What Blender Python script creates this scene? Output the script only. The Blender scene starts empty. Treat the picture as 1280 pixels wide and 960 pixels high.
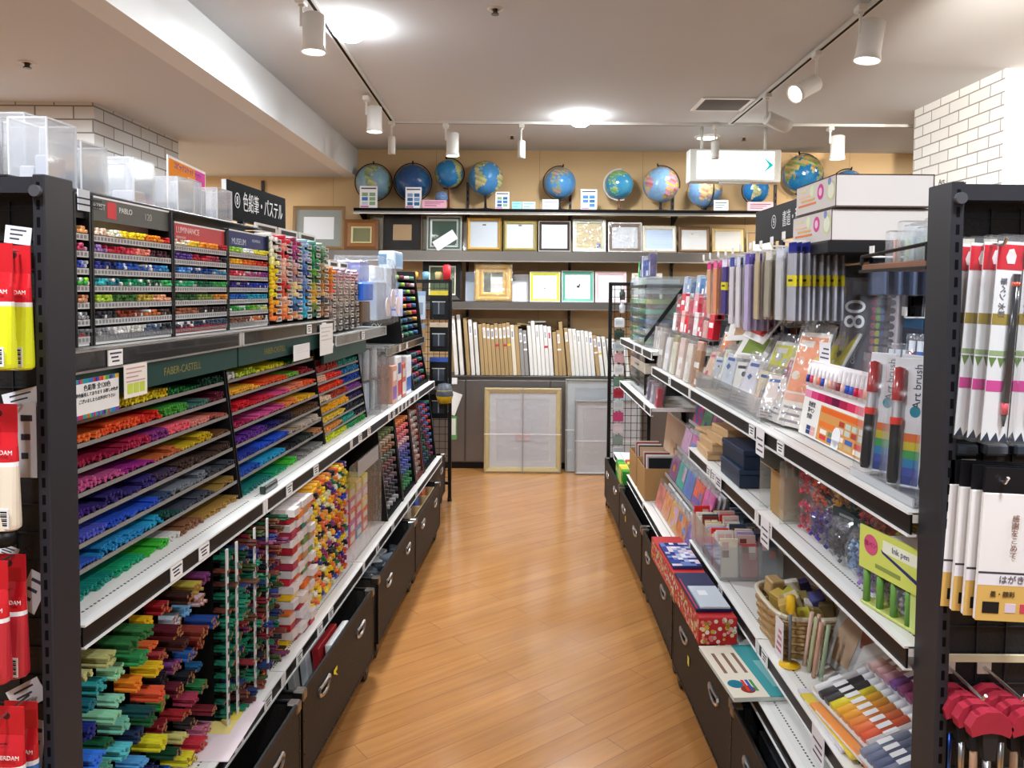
import bpy, math, random
from mathutils import Matrix, Vector
rnd = random.Random(11)
COL = bpy.context.scene.collection
PI = math.pi
# ---------- camera constants (frame 1280x960) ----------
FPX, PCX, PCY, EYE = 960.0, 650.0, 408.0, 1.5
PITCH, ROLL = math.radians(2.57), math.radians(0.45)
CAMR = Matrix.Rotation(PI/2-PITCH, 3, 'X') @ Matrix.Rotation(ROLL, 3, 'Z')
def ray(px, py):
    return CAMR @ Vector(((px-PCX)/FPX, -(py-PCY)/FPX, -1.0))
def WP(px, py, Y):                       # world point on the plane y = Y
    d = ray(px, py); t = Y/d.y
    return Vector((d.x*t, Y, EYE+d.z*t))
ML = Matrix.Translation((-0.8398, 0, 0)) @ Matrix.Rotation(math.radians(-3.05), 4, 'Z')   # left shelving frame
MR = Matrix.Translation((0.689, 0, 0))                                                  # right shelving frame
def FP(M, px, py, d):                    # (along, height) on the plane x = d of frame M
    Mi = M.inverted(); o = Mi @ Vector((0, 0, EYE)); v = Mi.to_3x3() @ ray(px, py)
    t = (d-o.x)/v.x
    return o.y+v.y*t, o.z+v.z*t
def LP(px, py, d): return FP(ML, px, py, d)
def RP(px, py, d): return FP(MR, px, py, d)
# ---------- colours / materials ----------
_cc = {}
def C(h):
    if not isinstance(h, str): return h
    if h not in _cc:
        f = lambda c: c/12.92 if c <= .04045 else ((c+.055)/1.055)**2.4
        _cc[h] = tuple(f(int(h[i:i+2], 16)/255) for i in (0, 2, 4))
    return _cc[h]
def vary(c, a=.12):
    c = C(c); k = 1+rnd.uniform(-a, a)
    return tuple(min(1, x*k) for x in c)
MAT = {}
def nodes_of(name):
    m = bpy.data.materials.new(name); m.use_nodes = True
    nt = m.node_tree; nt.nodes.clear()
    out = nt.nodes.new('ShaderNodeOutputMaterial')
    return m, nt, out, nt.nodes.new, nt.links.new
def base_colour(nt):
    a = nt.nodes.new('ShaderNodeAttribute'); a.attribute_name = 'col'
    o = nt.nodes.new('ShaderNodeObjectInfo')
    mx = nt.nodes.new('ShaderNodeMix'); mx.data_type = 'RGBA'; mx.blend_type = 'MULTIPLY'
    mx.inputs[0].default_value = 1
    nt.links.new(a.outputs['Color'], mx.inputs[6]); nt.links.new(o.outputs['Color'], mx.inputs[7])
    return mx.outputs[2]
def finish(name, rough, metal=0, spec=.5, bump=0, bscale=60, coat=0, mottle=0):
    m, nt, out, N, L = nodes_of(name)
    b = N('ShaderNodeBsdfPrincipled'); col = base_colour(nt)
    b.inputs['Roughness'].default_value = rough; b.inputs['Metallic'].default_value = metal
    b.inputs['Specular IOR Level'].default_value = spec; b.inputs['Coat Weight'].default_value = coat
    if bump or mottle:
        tc = N('ShaderNodeTexCoord'); nz = N('ShaderNodeTexNoise'); nz.inputs['Scale'].default_value = bscale
        L(tc.outputs['Object'], nz.inputs['Vector'])
        if bump:
            bp = N('ShaderNodeBump'); bp.inputs['Strength'].default_value = bump; bp.inputs['Distance'].default_value = .004
            L(nz.outputs['Fac'], bp.inputs['Height']); L(bp.outputs['Normal'], b.inputs['Normal'])
        if mottle:
            mx = N('ShaderNodeMix'); mx.data_type = 'RGBA'; mx.blend_type = 'MULTIPLY'
            mr = N('ShaderNodeMapRange'); mr.inputs['To Min'].default_value = 1-mottle; mr.inputs['To Max'].default_value = 1
            L(nz.outputs['Fac'], mr.inputs['Value']); L(mr.outputs['Result'], mx.inputs[7]); mx.inputs[0].default_value = 1
            L(col, mx.inputs[6]); col = mx.outputs[2]
    L(col, b.inputs['Base Color']); L(b.outputs[0], out.inputs[0]); MAT[name] = m
finish('matte', .75, spec=.1); finish('satin', .42, spec=.32); finish('gloss', .18, coat=.3); finish('metal', .3, 1)
finish('brushed', .38, .85, bump=.15, bscale=90); finish('board', .6, bump=.35, bscale=140, mottle=.25); finish('paper', .85, spec=.06)
finish('wood', .45, bump=.1, bscale=30, mottle=.3)
def clear(name, haze, gl, tint=(1, 1, 1), bump=0, bscale=14, rough=.06):
    m, nt, out, N, L = nodes_of(name)
    tr = N('ShaderNodeBsdfTransparent'); tr.inputs[0].default_value = (*tint, 1)
    di = N('ShaderNodeBsdfDiffuse'); L(base_colour(nt), di.inputs[0])
    g = N('ShaderNodeBsdfGlossy'); g.inputs['Roughness'].default_value = rough
    lw = N('ShaderNodeLayerWeight'); lw.inputs['Blend'].default_value = .35
    m1 = N('ShaderNodeMixShader'); m1.inputs[0].default_value = haze
    L(tr.outputs[0], m1.inputs[1]); L(di.outputs[0], m1.inputs[2])
    mt = N('ShaderNodeMath'); mt.operation = 'MULTIPLY_ADD'; mt.inputs[1].default_value = gl; mt.inputs[2].default_value = gl*.12
    L(lw.outputs['Fresnel'], mt.inputs[0])
    m2 = N('ShaderNodeMixShader'); L(mt.outputs[0], m2.inputs[0]); L(m1.outputs[0], m2.inputs[1]); L(g.outputs[0], m2.inputs[2])
    if bump:
        tc = N('ShaderNodeTexCoord'); nz = N('ShaderNodeTexNoise'); nz.inputs['Scale'].default_value = bscale; nz.inputs['Detail'].default_value = 1
        bp = N('ShaderNodeBump'); bp.inputs['Strength'].default_value = bump; bp.inputs['Distance'].default_value = .02
        L(tc.outputs['Object'], nz.inputs['Vector']); L(nz.outputs['Fac'], bp.inputs['Height'])
        L(bp.outputs['Normal'], g.inputs['Normal']); L(bp.outputs['Normal'], lw.inputs['Normal'])
    L(m2.outputs[0], out.inputs[0]); MAT[name] = m
clear('acrylic', .17, .5); clear('glass', .01, .14); clear('film', .06, .4, bump=.9, bscale=22, rough=.14); clear('frost', .5, .4, rough=.3)
clear('film_thin', .025, .2, bump=.6, bscale=14, rough=.15)
def emit(name, col, st):
    m, nt, out, N, L = nodes_of(name)
    e = N('ShaderNodeEmission'); e.inputs[0].default_value = (*col, 1); e.inputs[1].default_value = st
    L(e.outputs[0], out.inputs[0]); MAT[name] = m
emit('lamp', (1, .98, .95), 30); emit('lamp_bright', (.9, .96, 1), 130); emit('lamp_warm', (1, .85, .62), 14); emit('sign_glow', (.95, 1, .98), 5); emit('arrow_glow', (.02, .72, .68), 1.1)
# ---------- mesh builder ----------
class MB:
    def __init__(s): s.v = []; s.f = []; s.c = []; s.m = []; s.s = []
    def face(s, pts, c, m='matte', sm=False):
        b = len(s.v); s.v.extend(pts); s.f.append(tuple(range(b, b+len(pts)))); s.c.append(C(c)); s.m.append(m); s.s.append(sm)
        return s
    def box(s, x0, x1, y0, y1, z0, z1, c='ffffff', m='matte', skip=''):
        b = len(s.v)
        s.v += [(x0,y0,z0),(x1,y0,z0),(x1,y1,z0),(x0,y1,z0),(x0,y0,z1),(x1,y0,z1),(x1,y1,z1),(x0,y1,z1)]
        for k, q in (('b',(0,3,2,1)),('t',(4,5,6,7)),('f',(0,1,5,4)),('r',(1,2,6,5)),('k',(2,3,7,6)),('l',(3,0,4,7))):
            if k in skip: continue
            s.f.append(tuple(b+i for i in q)); s.c.append(C(c)); s.m.append(m); s.s.append(False)
        return s
    def rbox(s, x0, x1, y0, y1, z0, z1, r=.004, c='ffffff', m='matte'):   # chamfered box
        r = min(r, (x1-x0)*.45, (y1-y0)*.45, (z1-z0)*.45); b = len(s.v); X, Y, Z = (x0, x1), (y0, y1), (z0, z1); idx = {}
        for i in (0, 1):
            for j in (0, 1):
                for k in (0, 1):
                    dx, dy, dz = (r if i == 0 else -r), (r if j == 0 else -r), (r if k == 0 else -r)
                    for a, p in (('x', (X[i], Y[j]+dy, Z[k]+dz)), ('y', (X[i]+dx, Y[j], Z[k]+dz)), ('z', (X[i]+dx, Y[j]+dy, Z[k]))):
                        idx[i, j, k, a] = len(s.v); s.v.append(p)
        def q(*a):
            s.f.append(tuple(a)); s.c.append(C(c)); s.m.append(m); s.s.append(False)
        for i in (0, 1):
            o = lambda l: l if i else l[::-1]
            q(*o([idx[i,0,0,'x'], idx[i,1,0,'x'], idx[i,1,1,'x'], idx[i,0,1,'x']]))
            q(*o([idx[0,i,0,'y'], idx[0,i,1,'y'], idx[1,i,1,'y'], idx[1,i,0,'y']]))
            q(*o([idx[0,0,i,'z'], idx[1,0,i,'z'], idx[1,1,i,'z'], idx[0,1,i,'z']]))
        for i in (0, 1):
            for j in (0, 1):
                o = lambda l, sg: l if sg else l[::-1]
                q(*o([idx[i,j,0,'x'], idx[i,j,0,'y'], idx[i,j,1,'y'], idx[i,j,1,'x']], i != j))
                q(*o([idx[i,0,j,'x'], idx[i,0,j,'z'], idx[i,1,j,'z'], idx[i,1,j,'x']], i == j))
                q(*o([idx[0,i,j,'y'], idx[0,i,j,'z'], idx[1,i,j,'z'], idx[1,i,j,'y']], i != j))
                for k in (0, 1):
                    q(*o([idx[i,j,k,'x'], idx[i,j,k,'y'], idx[i,j,k,'z']], (i+j+k) % 2 == 1))
        return s
    def cyl(s, p0, p1, r, c='ffffff', m='satin', n=10, r2=None, caps=3, cc=None):
        p0, p1 = Vector(p0), Vector(p1); r2 = r if r2 is None else r2; d = (p1-p0).normalized()
        a = d.orthogonal().normalized(); e = d.cross(a); b = len(s.v)
        for p, q in ((p0, r), (p1, r2)):
            for i in range(n):
                t = 2*PI*i/n; s.v.append(tuple(p+a*(q*math.cos(t))+e*(q*math.sin(t))))
        for i in range(n):
            j = (i+1) % n; s.f.append((b+i, b+j, b+n+j, b+n+i)); s.c.append(C(c)); s.m.append(m); s.s.append(n > 6)
        for k in (1, 2):
            if caps & k:
                s.f.append(tuple(b+n+i for i in range(n)) if k == 2 else tuple(b+i for i in reversed(range(n))))
                s.c.append(C(cc or c)); s.m.append(m); s.s.append(False)
        return s
    def tube(s, pts, r, c='ffffff', m='satin', n=6):
        for a, b in zip(pts, pts[1:]): s.cyl(a, b, r, c, m, n)
        return s
    def lathe(s, prof, c='ffffff', m='satin', n=20, o=(0, 0, 0), cols=None):   # profile (r, z), open ends
        b = len(s.v)
        for r, z in prof:
            for i in range(n):
                t = 2*PI*i/n; s.v.append((o[0]+r*math.cos(t), o[1]+r*math.sin(t), o[2]+z))
        for k in range(len(prof)-1):
            for i in range(n):
                j = (i+1) % n; s.f.append((b+k*n+i, b+k*n+j, b+(k+1)*n+j, b+(k+1)*n+i)); s.c.append(C(cols[k] if cols else c)); s.m.append(m); s.s.append(True)
        return s
    def prism(s, poly, a0, a1, ax='y', c='ffffff', m='matte'):   # polygon in the two other axes, extruded along ax
        mk = {'y': lambda p, t: (p[0], t, p[1]), 'x': lambda p, t: (t, p[0], p[1]), 'z': lambda p, t: (p[0], p[1], t)}[ax]
        b = len(s.v); n = len(poly)
        for t in (a0, a1): s.v += [mk(p, t) for p in poly]
        fs = [tuple(b+i for i in range(n)), tuple(b+n+i for i in reversed(range(n)))]+[(b+i, b+n+i, b+n+(i+1) % n, b+(i+1) % n) for i in range(n)]
        for f in fs: s.f.append(f); s.c.append(C(c)); s.m.append(m); s.s.append(False)
        return s
    def add(s, o, M):
        b = len(s.v); s.v += [tuple(M @ Vector(v)) for v in o.v]; s.f += [tuple(b+i for i in f) for f in o.f]; s.c += o.c; s.m += o.m; s.s += o.s
        return s
    def grid(s, o, ex, ey, cols, rows, pal, m='paper', gap=0, seed=None):   # printed picture: coloured patches on a plane
        o, ex, ey = Vector(o), Vector(ex), Vector(ey); R = random.Random(seed) if seed is not None else rnd
        for i in range(cols):
            for j in range(rows):
                a = o+ex*((i+gap)/cols)+ey*((j+gap)/rows); u, w = ex*((1-2*gap)/cols), ey*((1-2*gap)/rows)
                s.face([tuple(a), tuple(a+u), tuple(a+u+w), tuple(a+w)], pal[R.randrange(len(pal))] if not callable(pal) else pal(i, j), m)
        return s
    def mesh(s, name):
        me = bpy.data.meshes.new(name); me.from_pydata([tuple(v) for v in s.v], [], s.f)
        names = sorted(set(s.m))
        for k in names: me.materials.append(MAT[k])
        ix = {k: i for i, k in enumerate(names)}
        me.polygons.foreach_set('material_index', [ix[k] for k in s.m]); me.polygons.foreach_set('use_smooth', s.s)
        ca = me.color_attributes.new('col', 'FLOAT_COLOR', 'CORNER'); buf = []
        for f, c in zip(s.f, s.c): buf += [c[0], c[1], c[2], 1.0]*len(f)
        ca.data.foreach_set('color', buf); me.update()
        return me
def tag(o, label=None, cat=None, group=None, kind=None):
    for k, v in (('label', label), ('category', cat), ('group', group), ('kind', kind)):
        if v: o[k] = v
    return o
def link(name, data, parent=None, M=None):
    o = bpy.data.objects.new(name, data); COL.objects.link(o)
    if parent is not None: o.parent = parent
    if M is not None: o.matrix_local = M
    return o
def obj(name, mb, parent=None, M=None): return link(name, mb.mesh(name) if isinstance(mb, MB) else mb, parent, M)
def one(name, mb, label, cat, group=None, M=None, colour=None):        # a thing that is one mesh
    o = tag(obj(name, mb, None, M), label, cat, group)
    if colour: o.color = (*C(colour), 1)
    return o
def thing(name, label, cat, M=None, group=None): return tag(link(name, None, None, M), label, cat, group)
def setting(name, mb, M=None): return tag(obj(name, mb, None, M), kind='structure')
def dup(root, M, label=None, group=None, colour=None):                 # copy of a thing with its parts
    r = root.copy(); COL.objects.link(r); r.matrix_local = M
    if label: r['label'] = label
    if group: r['group'] = group
    if colour: r.color = (*C(colour), 1)
    for ch in list(root.children):
        c = ch.copy(); COL.objects.link(c); c.parent = r
        for g in list(ch.children):
            d = g.copy(); COL.objects.link(d); d.parent = c
    return r
def at(x, y, z, rz=0, rx=0, ry=0, B=None):
    M = Matrix.Translation((x, y, z)) @ Matrix.Rotation(rz, 4, 'Z') @ Matrix.Rotation(ry, 4, 'Y') @ Matrix.Rotation(rx, 4, 'X')
    return B @ M if B is not None else M
def atL(x, y, z, rz=0, rx=0, ry=0): return at(x, y, z, rz, rx, ry, ML)
def atR(x, y, z, rz=0, rx=0, ry=0): return at(x, y, z, rz, rx, ry, MR)
def text(body, size, c, parent, M, name='lettering', align='CENTER', m='matte', sx=1):
    cu = bpy.data.curves.new(name, 'FONT'); cu.body = body; cu.size = size; cu.align_x = align; cu.align_y = 'CENTER'; cu.extrude = .0003
    t = f'ink {c} {m}'
    if t not in MAT:
        mm, nt, out, N, L = nodes_of(t); b = N('ShaderNodeBsdfPrincipled'); b.inputs['Base Color'].default_value = (*C(c), 1); b.inputs['Roughness'].default_value = .6
        L(b.outputs[0], out.inputs[0]); MAT[t] = mm
    cu.materials.append(MAT[t]); cu.resolution_u = 4
    tmp = bpy.data.objects.new('t', cu); COL.objects.link(tmp); dg = bpy.context.evaluated_depsgraph_get()
    me = bpy.data.meshes.new_from_object(tmp.evaluated_get(dg)); bpy.data.objects.remove(tmp); bpy.data.curves.remove(cu)
    return link(name, me, parent, M @ Matrix.Diagonal((sx, 1, 1, 1)))
FACE_L = Matrix.Rotation(PI/2, 4, 'Z') @ Matrix.Rotation(PI/2, 4, 'X')     # text standing up, read from +x
FACE_R = Matrix.Rotation(-PI/2, 4, 'Z') @ Matrix.Rotation(PI/2, 4, 'X')    # text standing up, read from -x
FACE_F = Matrix.Rotation(PI/2, 4, 'X')                                     # text standing up, read from -y
_W = 'first second third fourth fifth sixth seventh eighth ninth tenth eleventh twelfth thirteenth fourteenth fifteenth sixteenth seventeenth eighteenth nineteenth'.split()
ORD = _W + [t if k == 0 else t[:-4].rstrip('i')+'y-'+_W[k-1] for t in ('twentieth', 'thirtieth', 'fortieth', 'fiftieth') for k in range(10)]
# ================= camera, world =================
cam = bpy.data.cameras.new('camera'); co = bpy.data.objects.new('camera', cam); COL.objects.link(co)
co.matrix_world = Matrix.Translation((0, 0, EYE)) @ CAMR.to_4x4()
cam.sensor_width = 36; cam.sensor_fit = 'HORIZONTAL'; cam.lens = FPX/1280*36
cam.shift_x = (640-PCX)/1280; cam.shift_y = (PCY-480)/1280; cam.clip_start = .05
sc = bpy.context.scene; sc.camera = co
w = bpy.data.worlds.new('world'); sc.world = w; w.use_nodes = True
w.node_tree.nodes['Background'].inputs[0].default_value = (.93, .96, 1, 1); w.node_tree.nodes['Background'].inputs[1].default_value = .3
vs = sc.view_settings; vs.view_transform = 'Standard'; vs.look = 'None'; vs.gamma = 1; vs.exposure = -0.3; vs.use_curve_mapping = False
CEIL, SOFF, BX, WY = 2.73, 2.486, -1.427, 6.75
# ================= room materials =================
def mat_floor():
    m, nt, out, N, L = nodes_of('plank_floor'); b = N('ShaderNodeBsdfPrincipled')
    tc = N('ShaderNodeTexCoord'); mp = N('ShaderNodeMapping'); mp.inputs['Rotation'].default_value = (0, 0, math.radians(-38))
    br = N('ShaderNodeTexBrick'); br.offset = .37; br.inputs['Scale'].default_value = 1; br.inputs['Brick Width'].default_value = 1.1; br.inputs['Row Height'].default_value = .095
    br.inputs['Mortar Size'].default_value = .0014; br.inputs['Mortar Smooth'].default_value = .3; br.inputs['Bias'].default_value = 0
    br.inputs['Color1'].default_value = (*C('b67f49'), 1); br.inputs['Color2'].default_value = (*C('ac7642'), 1); br.inputs['Mortar'].default_value = (*C('855a33'), 1)
    L(tc.outputs['Object'], mp.inputs[0]); L(mp.outputs[0], br.inputs[0])
    m2 = N('ShaderNodeMapping'); m2.inputs['Scale'].default_value = (2.2, 42, 1); nz = N('ShaderNodeTexNoise'); nz.inputs['Scale'].default_value = 1; nz.inputs['Detail'].default_value = 4
    L(mp.outputs[0], m2.inputs[0]); L(m2.outputs[0], nz.inputs[0])
    mr = N('ShaderNodeMapRange'); mr.inputs['From Min'].default_value = .3; mr.inputs['From Max'].default_value = .7; mr.inputs['To Min'].default_value = .84; mr.inputs['To Max'].default_value = 1.08
    L(nz.outputs[0], mr.inputs[0])
    mx = N('ShaderNodeMix'); mx.data_type = 'RGBA'; mx.blend_type = 'MULTIPLY'; mx.inputs[0].default_value = 1
    L(br.outputs[0], mx.inputs[6]); L(mr.outputs[0], mx.inputs[7]); L(mx.outputs[2], b.inputs['Base Color'])
    n2 = N('ShaderNodeTexNoise'); n2.inputs['Scale'].default_value = 3.5; L(tc.outputs['Object'], n2.inputs[0])
    r2 = N('ShaderNodeMapRange'); r2.inputs['To Min'].default_value = .1; r2.inputs['To Max'].default_value = .24; L(n2.outputs[0], r2.inputs[0]); L(r2.outputs[0], b.inputs['Roughness'])
    b.inputs['Coat Weight'].default_value = .45; b.inputs['Coat Roughness'].default_value = .12
    L(b.outputs[0], out.inputs[0]); MAT['floor'] = m
mat_floor()
def mat_brick(name, c1, c2, mortar):
    m, nt, out, N, L = nodes_of(name); b = N('ShaderNodeBsdfPrincipled'); b.inputs['Roughness'].default_value = .75
    tc = N('ShaderNodeTexCoord'); sp = N('ShaderNodeSeparateXYZ'); ad = N('ShaderNodeMath'); cb = N('ShaderNodeCombineXYZ')
    L(tc.outputs['Object'], sp.inputs[0]); L(sp.outputs[0], ad.inputs[0]); L(sp.outputs[1], ad.inputs[1]); L(ad.outputs[0], cb.inputs[0]); L(sp.outputs[2], cb.inputs[1])
    br = N('ShaderNodeTexBrick'); br.inputs['Scale'].default_value = 1; br.inputs['Brick Width'].default_value = .205; br.inputs['Row Height'].default_value = .0705; br.inputs['Mortar Size'].default_value = .0042
    br.inputs['Color1'].default_value = (*C(c1), 1); br.inputs['Color2'].default_value = (*C(c2), 1); br.inputs['Mortar'].default_value = (*C(mortar), 1)
    L(cb.outputs[0], br.inputs[0]); L(br.outputs[0], b.inputs['Base Color'])
    nz = N('ShaderNodeTexNoise'); nz.inputs['Scale'].default_value = 25; L(tc.outputs['Object'], nz.inputs[0])
    m3 = N('ShaderNodeMath'); m3.operation = 'MULTIPLY_ADD'; m3.inputs[1].default_value = -1; L(br.outputs[1], m3.inputs[0]); m4 = N('ShaderNodeMath'); m4.operation = 'MULTIPLY'; m4.inputs[1].default_value = .35
    L(nz.outputs[0], m4.inputs[0]); L(m4.outputs[0], m3.inputs[2])
    bp = N('ShaderNodeBump'); bp.inputs['Strength'].default_value = .6; bp.inputs['Distance'].default_value = .006; L(m3.outputs[0], bp.inputs['Height']); L(bp.outputs[0], b.inputs['Normal'])
    L(b.outputs[0], out.inputs[0]); MAT[name] = m
mat_brick('brick', 'eaeae8', 'dcdcda', '918c86')
finish('plaster', .9, spec=.15, bump=.12, bscale=45)
# ================= shell =================
setting('floor', MB().box(-6, 5.5, -4, WY, -.1, 0, 'ffffff', 'floor'))
setting('ceiling', MB().box(BX, 5.5, -4, WY, CEIL, CEIL+.1, 'cfd0d1', 'plaster'))
setting('ceiling_left', MB().box(-6, BX-.12, -4, WY, SOFF, SOFF+.1, 'cfd0d1', 'plaster'))
setting('beam', MB().box(BX-.12, BX, -4, WY, SOFF, CEIL+.1, 'e2e3e2', 'plaster'))
bw = MB().box(-6, 5.5, WY, WY+.1, 0, CEIL, 'dcb98a', 'plaster')
for k in range(-5, 6): bw.box(k*.9+.16-.002, k*.9+.16+.002, WY-.001, WY, 0, CEIL, 'b79a70', 'plaster')
setting('wall_back', bw)
setting('wall_left', MB().box(-6.1, -6, -4, WY, 0, SOFF, 'd9c7a8', 'plaster'))
setting('wall_right', MB().box(5.5, 5.6, -4, WY, 0, CEIL, 'd9c7a8', 'plaster'))
setting('trim_1', MB().box(-6, 5.5, WY-.012, WY-.001, 0, .06, '4b4440', 'satin'))
setting('pillar_left', MB().box(-3.4, -2.27, 4.12, 5.13, 0, SOFF, 'ffffff', 'brick'))
setting('pillar_right', MB().box(2.62, 3.9, 4.22, 5.18, 0, CEIL, 'ffffff', 'brick'))
# ================= shelving units =================
def sbox(mb, s, d0, d1, y0, y1, z0, z1, c, m='matte'):     # d = depth away from the aisle; s = -1 left, +1 right
    a, b = sorted((s*d0, s*d1)); return mb.box(a, b, y0, y1, z0, z1, c, m)
def price_card(s, d, y, z, wd=.05, h=.032, kind=0):
    mb = MB(); sbox(mb, s, d-.003, d-.0005, y-wd/2, y+wd/2, z-h/2, z+h/2, 'f4f3f0', 'paper')
    for k in range(3):
        zz = z+h*(.28-.25*k); l = wd*(.8, .62, .5)[k]/2
        sbox(mb, s, d-.0034, d-.003, y-l, y+l*(.6 if k == 1 else 1), zz-h*.055, zz+h*.055, '4a4a58', 'paper')
    return mb
def shelf(par, s, y0, y1, z, d, depth, cards=(), style='white', seams=()):
    g = .003
    bd = MB(); top = {'white': 'e9e7e2', 'chrome': 'a8a6a2', 'wood': 'b28a62'}[style]; t = z+.042
    sbox(bd, s, d+.004, d+depth, y0+g, y1-g, t-.018, t, top, 'satin')
    if style != 'wood':
        n = int((y1-y0)/.0125)
        for i in range(n):                                    # row of slots punched near the front edge
            yy = y0+.02+i*.0125
            if yy < y1-.02: sbox(bd, s, d+.035, d+.039, yy, yy+.006, t, t+.0004, '4c4a48')
    sh = obj('shelf', bd, par)
    r = MB(); edge = 'f0efec' if style == 'white' else 'c9c7c2'
    sbox(r, s, d, d+.004, y0+g, y1-g, z+.003, t-.003, '111113', 'gloss' if style == 'chrome' else 'satin')
    sbox(r, s, d-.004, d+.012, y0+g, y1-g, z-.001, z+.003, edge, 'metal' if style == 'chrome' else 'satin')
    sbox(r, s, d-.004, d+.014, y0+g, y1-g, t-.003, t+.001, edge, 'metal' if style == 'chrome' else 'satin')
    for yy in ((y0+g, y1-g-.012) if y0 > 1.4 else (y1-g-.012,)): sbox(r, s, d-.003, d+.002, yy, yy+.012, z+.002, t-.004, edge, 'satin')
    obj('price_rail', r, sh)
    for yy in cards: obj('price_card', price_card(s, d-.001, yy, z+.021), sh)
    return t
def bay(s, F, y0, y1, ztop, back, shelves, label, posts=True):
    t = thing('shelving_unit', label, 'shelving', at(0, 0, 0, B=F), 'shelving units along the left side of the aisle' if s < 0 else 'shelving units along the right side of the aisle')
    b = MB(); sbox(b, s, back, back+.02, y0+.002, y1-.002, .06, ztop, '17161a', 'board')
    for k in range(1, int(ztop/.06)): sbox(b, s, back-.001, back, y0+.03, y1-.03, k*.06-.0015, k*.06+.0015, '08080a')
    obj('back_panel', b, t)
    for yy in (y0+.002, y1-.032):
        u = MB(); sbox(u, s, back-.03, back, yy, yy+.03, 0, ztop+.005, '1b1b1f', 'satin')
        for k in range(int(ztop/.05)): sbox(u, s, back-.031, back-.03, yy+.011, yy+.019, k*.05+.02, k*.05+.045, '050506')
        obj('upright', u, t)
    k = MB(); sbox(k, s, .33, back-.035, y0+.004, y1-.004, 0, .05, '1b1b1f', 'satin'); obj('plinth', k, t)
    for (z, d, depth, cards, style) in shelves: shelf(t, s, y0, y1, z, d, depth, cards, style)
    for (z, d, depth, cards, style) in shelves:
        if s < 0 or z < 1: continue
        for yy in (y0+.006, y1-.01):
            a = MB(); lo, hi = s*(d+depth*.35), s*(d+depth)
            a.prism([(hi, z+.02), (lo, z+.02), (hi, z-.07)] if s > 0 else [(hi, z-.07), (lo, z+.02), (hi, z+.02)], yy, yy+.004, 'y', '1b1b1f', 'satin'); obj('bracket', a, t)
    return t
LZ = dict(chrome=1.34, mid=.862, low=.36)
L1 = bay(-1, ML, 1.3315, 2.17, 1.66, .45, [(1.34, .065, .38, (1.55,), 'chrome'), (.862, 0, .44, (1.66, 1.79), 'white'), (.36, -.05, .49, (1.86, 2.05), 'white')], 'black shelving unit with pencil racks, right behind the slotted post at the left edge')
L2 = bay(-1, ML, 2.17, 3.07, 1.62, .45, [(1.34, .065, .38, (2.75, 2.92), 'chrome'), (.862, 0, .44, (2.36, 2.62), 'white'), (.36, -.05, .49, (2.3, 2.5, 2.62), 'white')], 'black shelving unit of marker blocks and pencil trays under the numbered aisle sign')
L3 = bay(-1, ML, 3.07, 3.97, 1.60, .45, [(1.275, .065, .38, (3.5,), 'chrome'), (.862, 0, .44, (3.2, 3.35, 3.75, 3.85), 'white'), (.36, -.05, .49, (3.3, 3.6), 'white')], 'black shelving unit with clear plastic bags on its shelves, left row')
L4 = bay(-1, ML, 3.97, 5.1, 1.58, .45, [(1.16, .065, .38, (4.3, 4.5), 'chrome'), (.862, 0, .44, (4.05, 4.15, 4.25, 4.4, 4.5), 'white'), (.36, -.05, .49, (4.2,), 'white')], 'black shelving unit at the far end of the left row, beside the wire rack')
R1 = bay(1, MR, 1.3315, 2.19, 1.60, .45, [(1.075, 0, .44, (2.0,), 'white'), (.835, 0, .44, (2.08,), 'white'), (.455, .01, .43, (1.72, 2.12), 'white'), (.36, -.034, .47, (), 'white')], 'black shelving unit with pen sets and beads, behind the slotted post at the right edge')
R2 = bay(1, MR, 2.19, 3.09, 1.60, .45, [(1.075, 0, .44, (2.25,), 'white'), (.835, 0, .44, (2.75, 2.68), 'white'), (.455, .01, .43, (2.6,), 'white'), (.36, -.034, .47, (), 'white')], 'black shelving unit with bagged cards and wooden boxes on the right of the aisle')
R3 = bay(1, MR, 3.09, 3.99, 1.58, .45, [(1.075, 0, .44, (3.5,), 'white'), (.36, -.034, .47, (), 'white')], 'black shelving unit stacked with folded paper packs, right row')
R4 = bay(1, MR, 3.99, 5.25, 1.55, .45, [(1.15, 0, .44, (4.3, 4.6), 'white'), (.855, 0, .44, (4.2,), 'white'), (.36, -.034, .47, (), 'white')], 'black shelving unit with clear drawers at the far end of the right row')
# gondola tops
def top_board(s, F, y0, y1, z, label, d0=.2, th=.03):
    m = MB(); a, b = sorted((s*d0, s*.75)); m.rbox(a, b, y0, y1, z, z+th, .002, '1c1b1e', 'satin'); return one('top_board', m, label, 'shelf', None, at(0, 0, 0, B=F))
top_board(-1, ML, 1.34, 2.48, 1.692, 'black top board over the near half of the left shelving, under clear boxes', .125, .006)
top_board(1, MR, 1.98, 3.07, 1.607, 'black top board over the right shelving, under two white cartons', .1)
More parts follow.
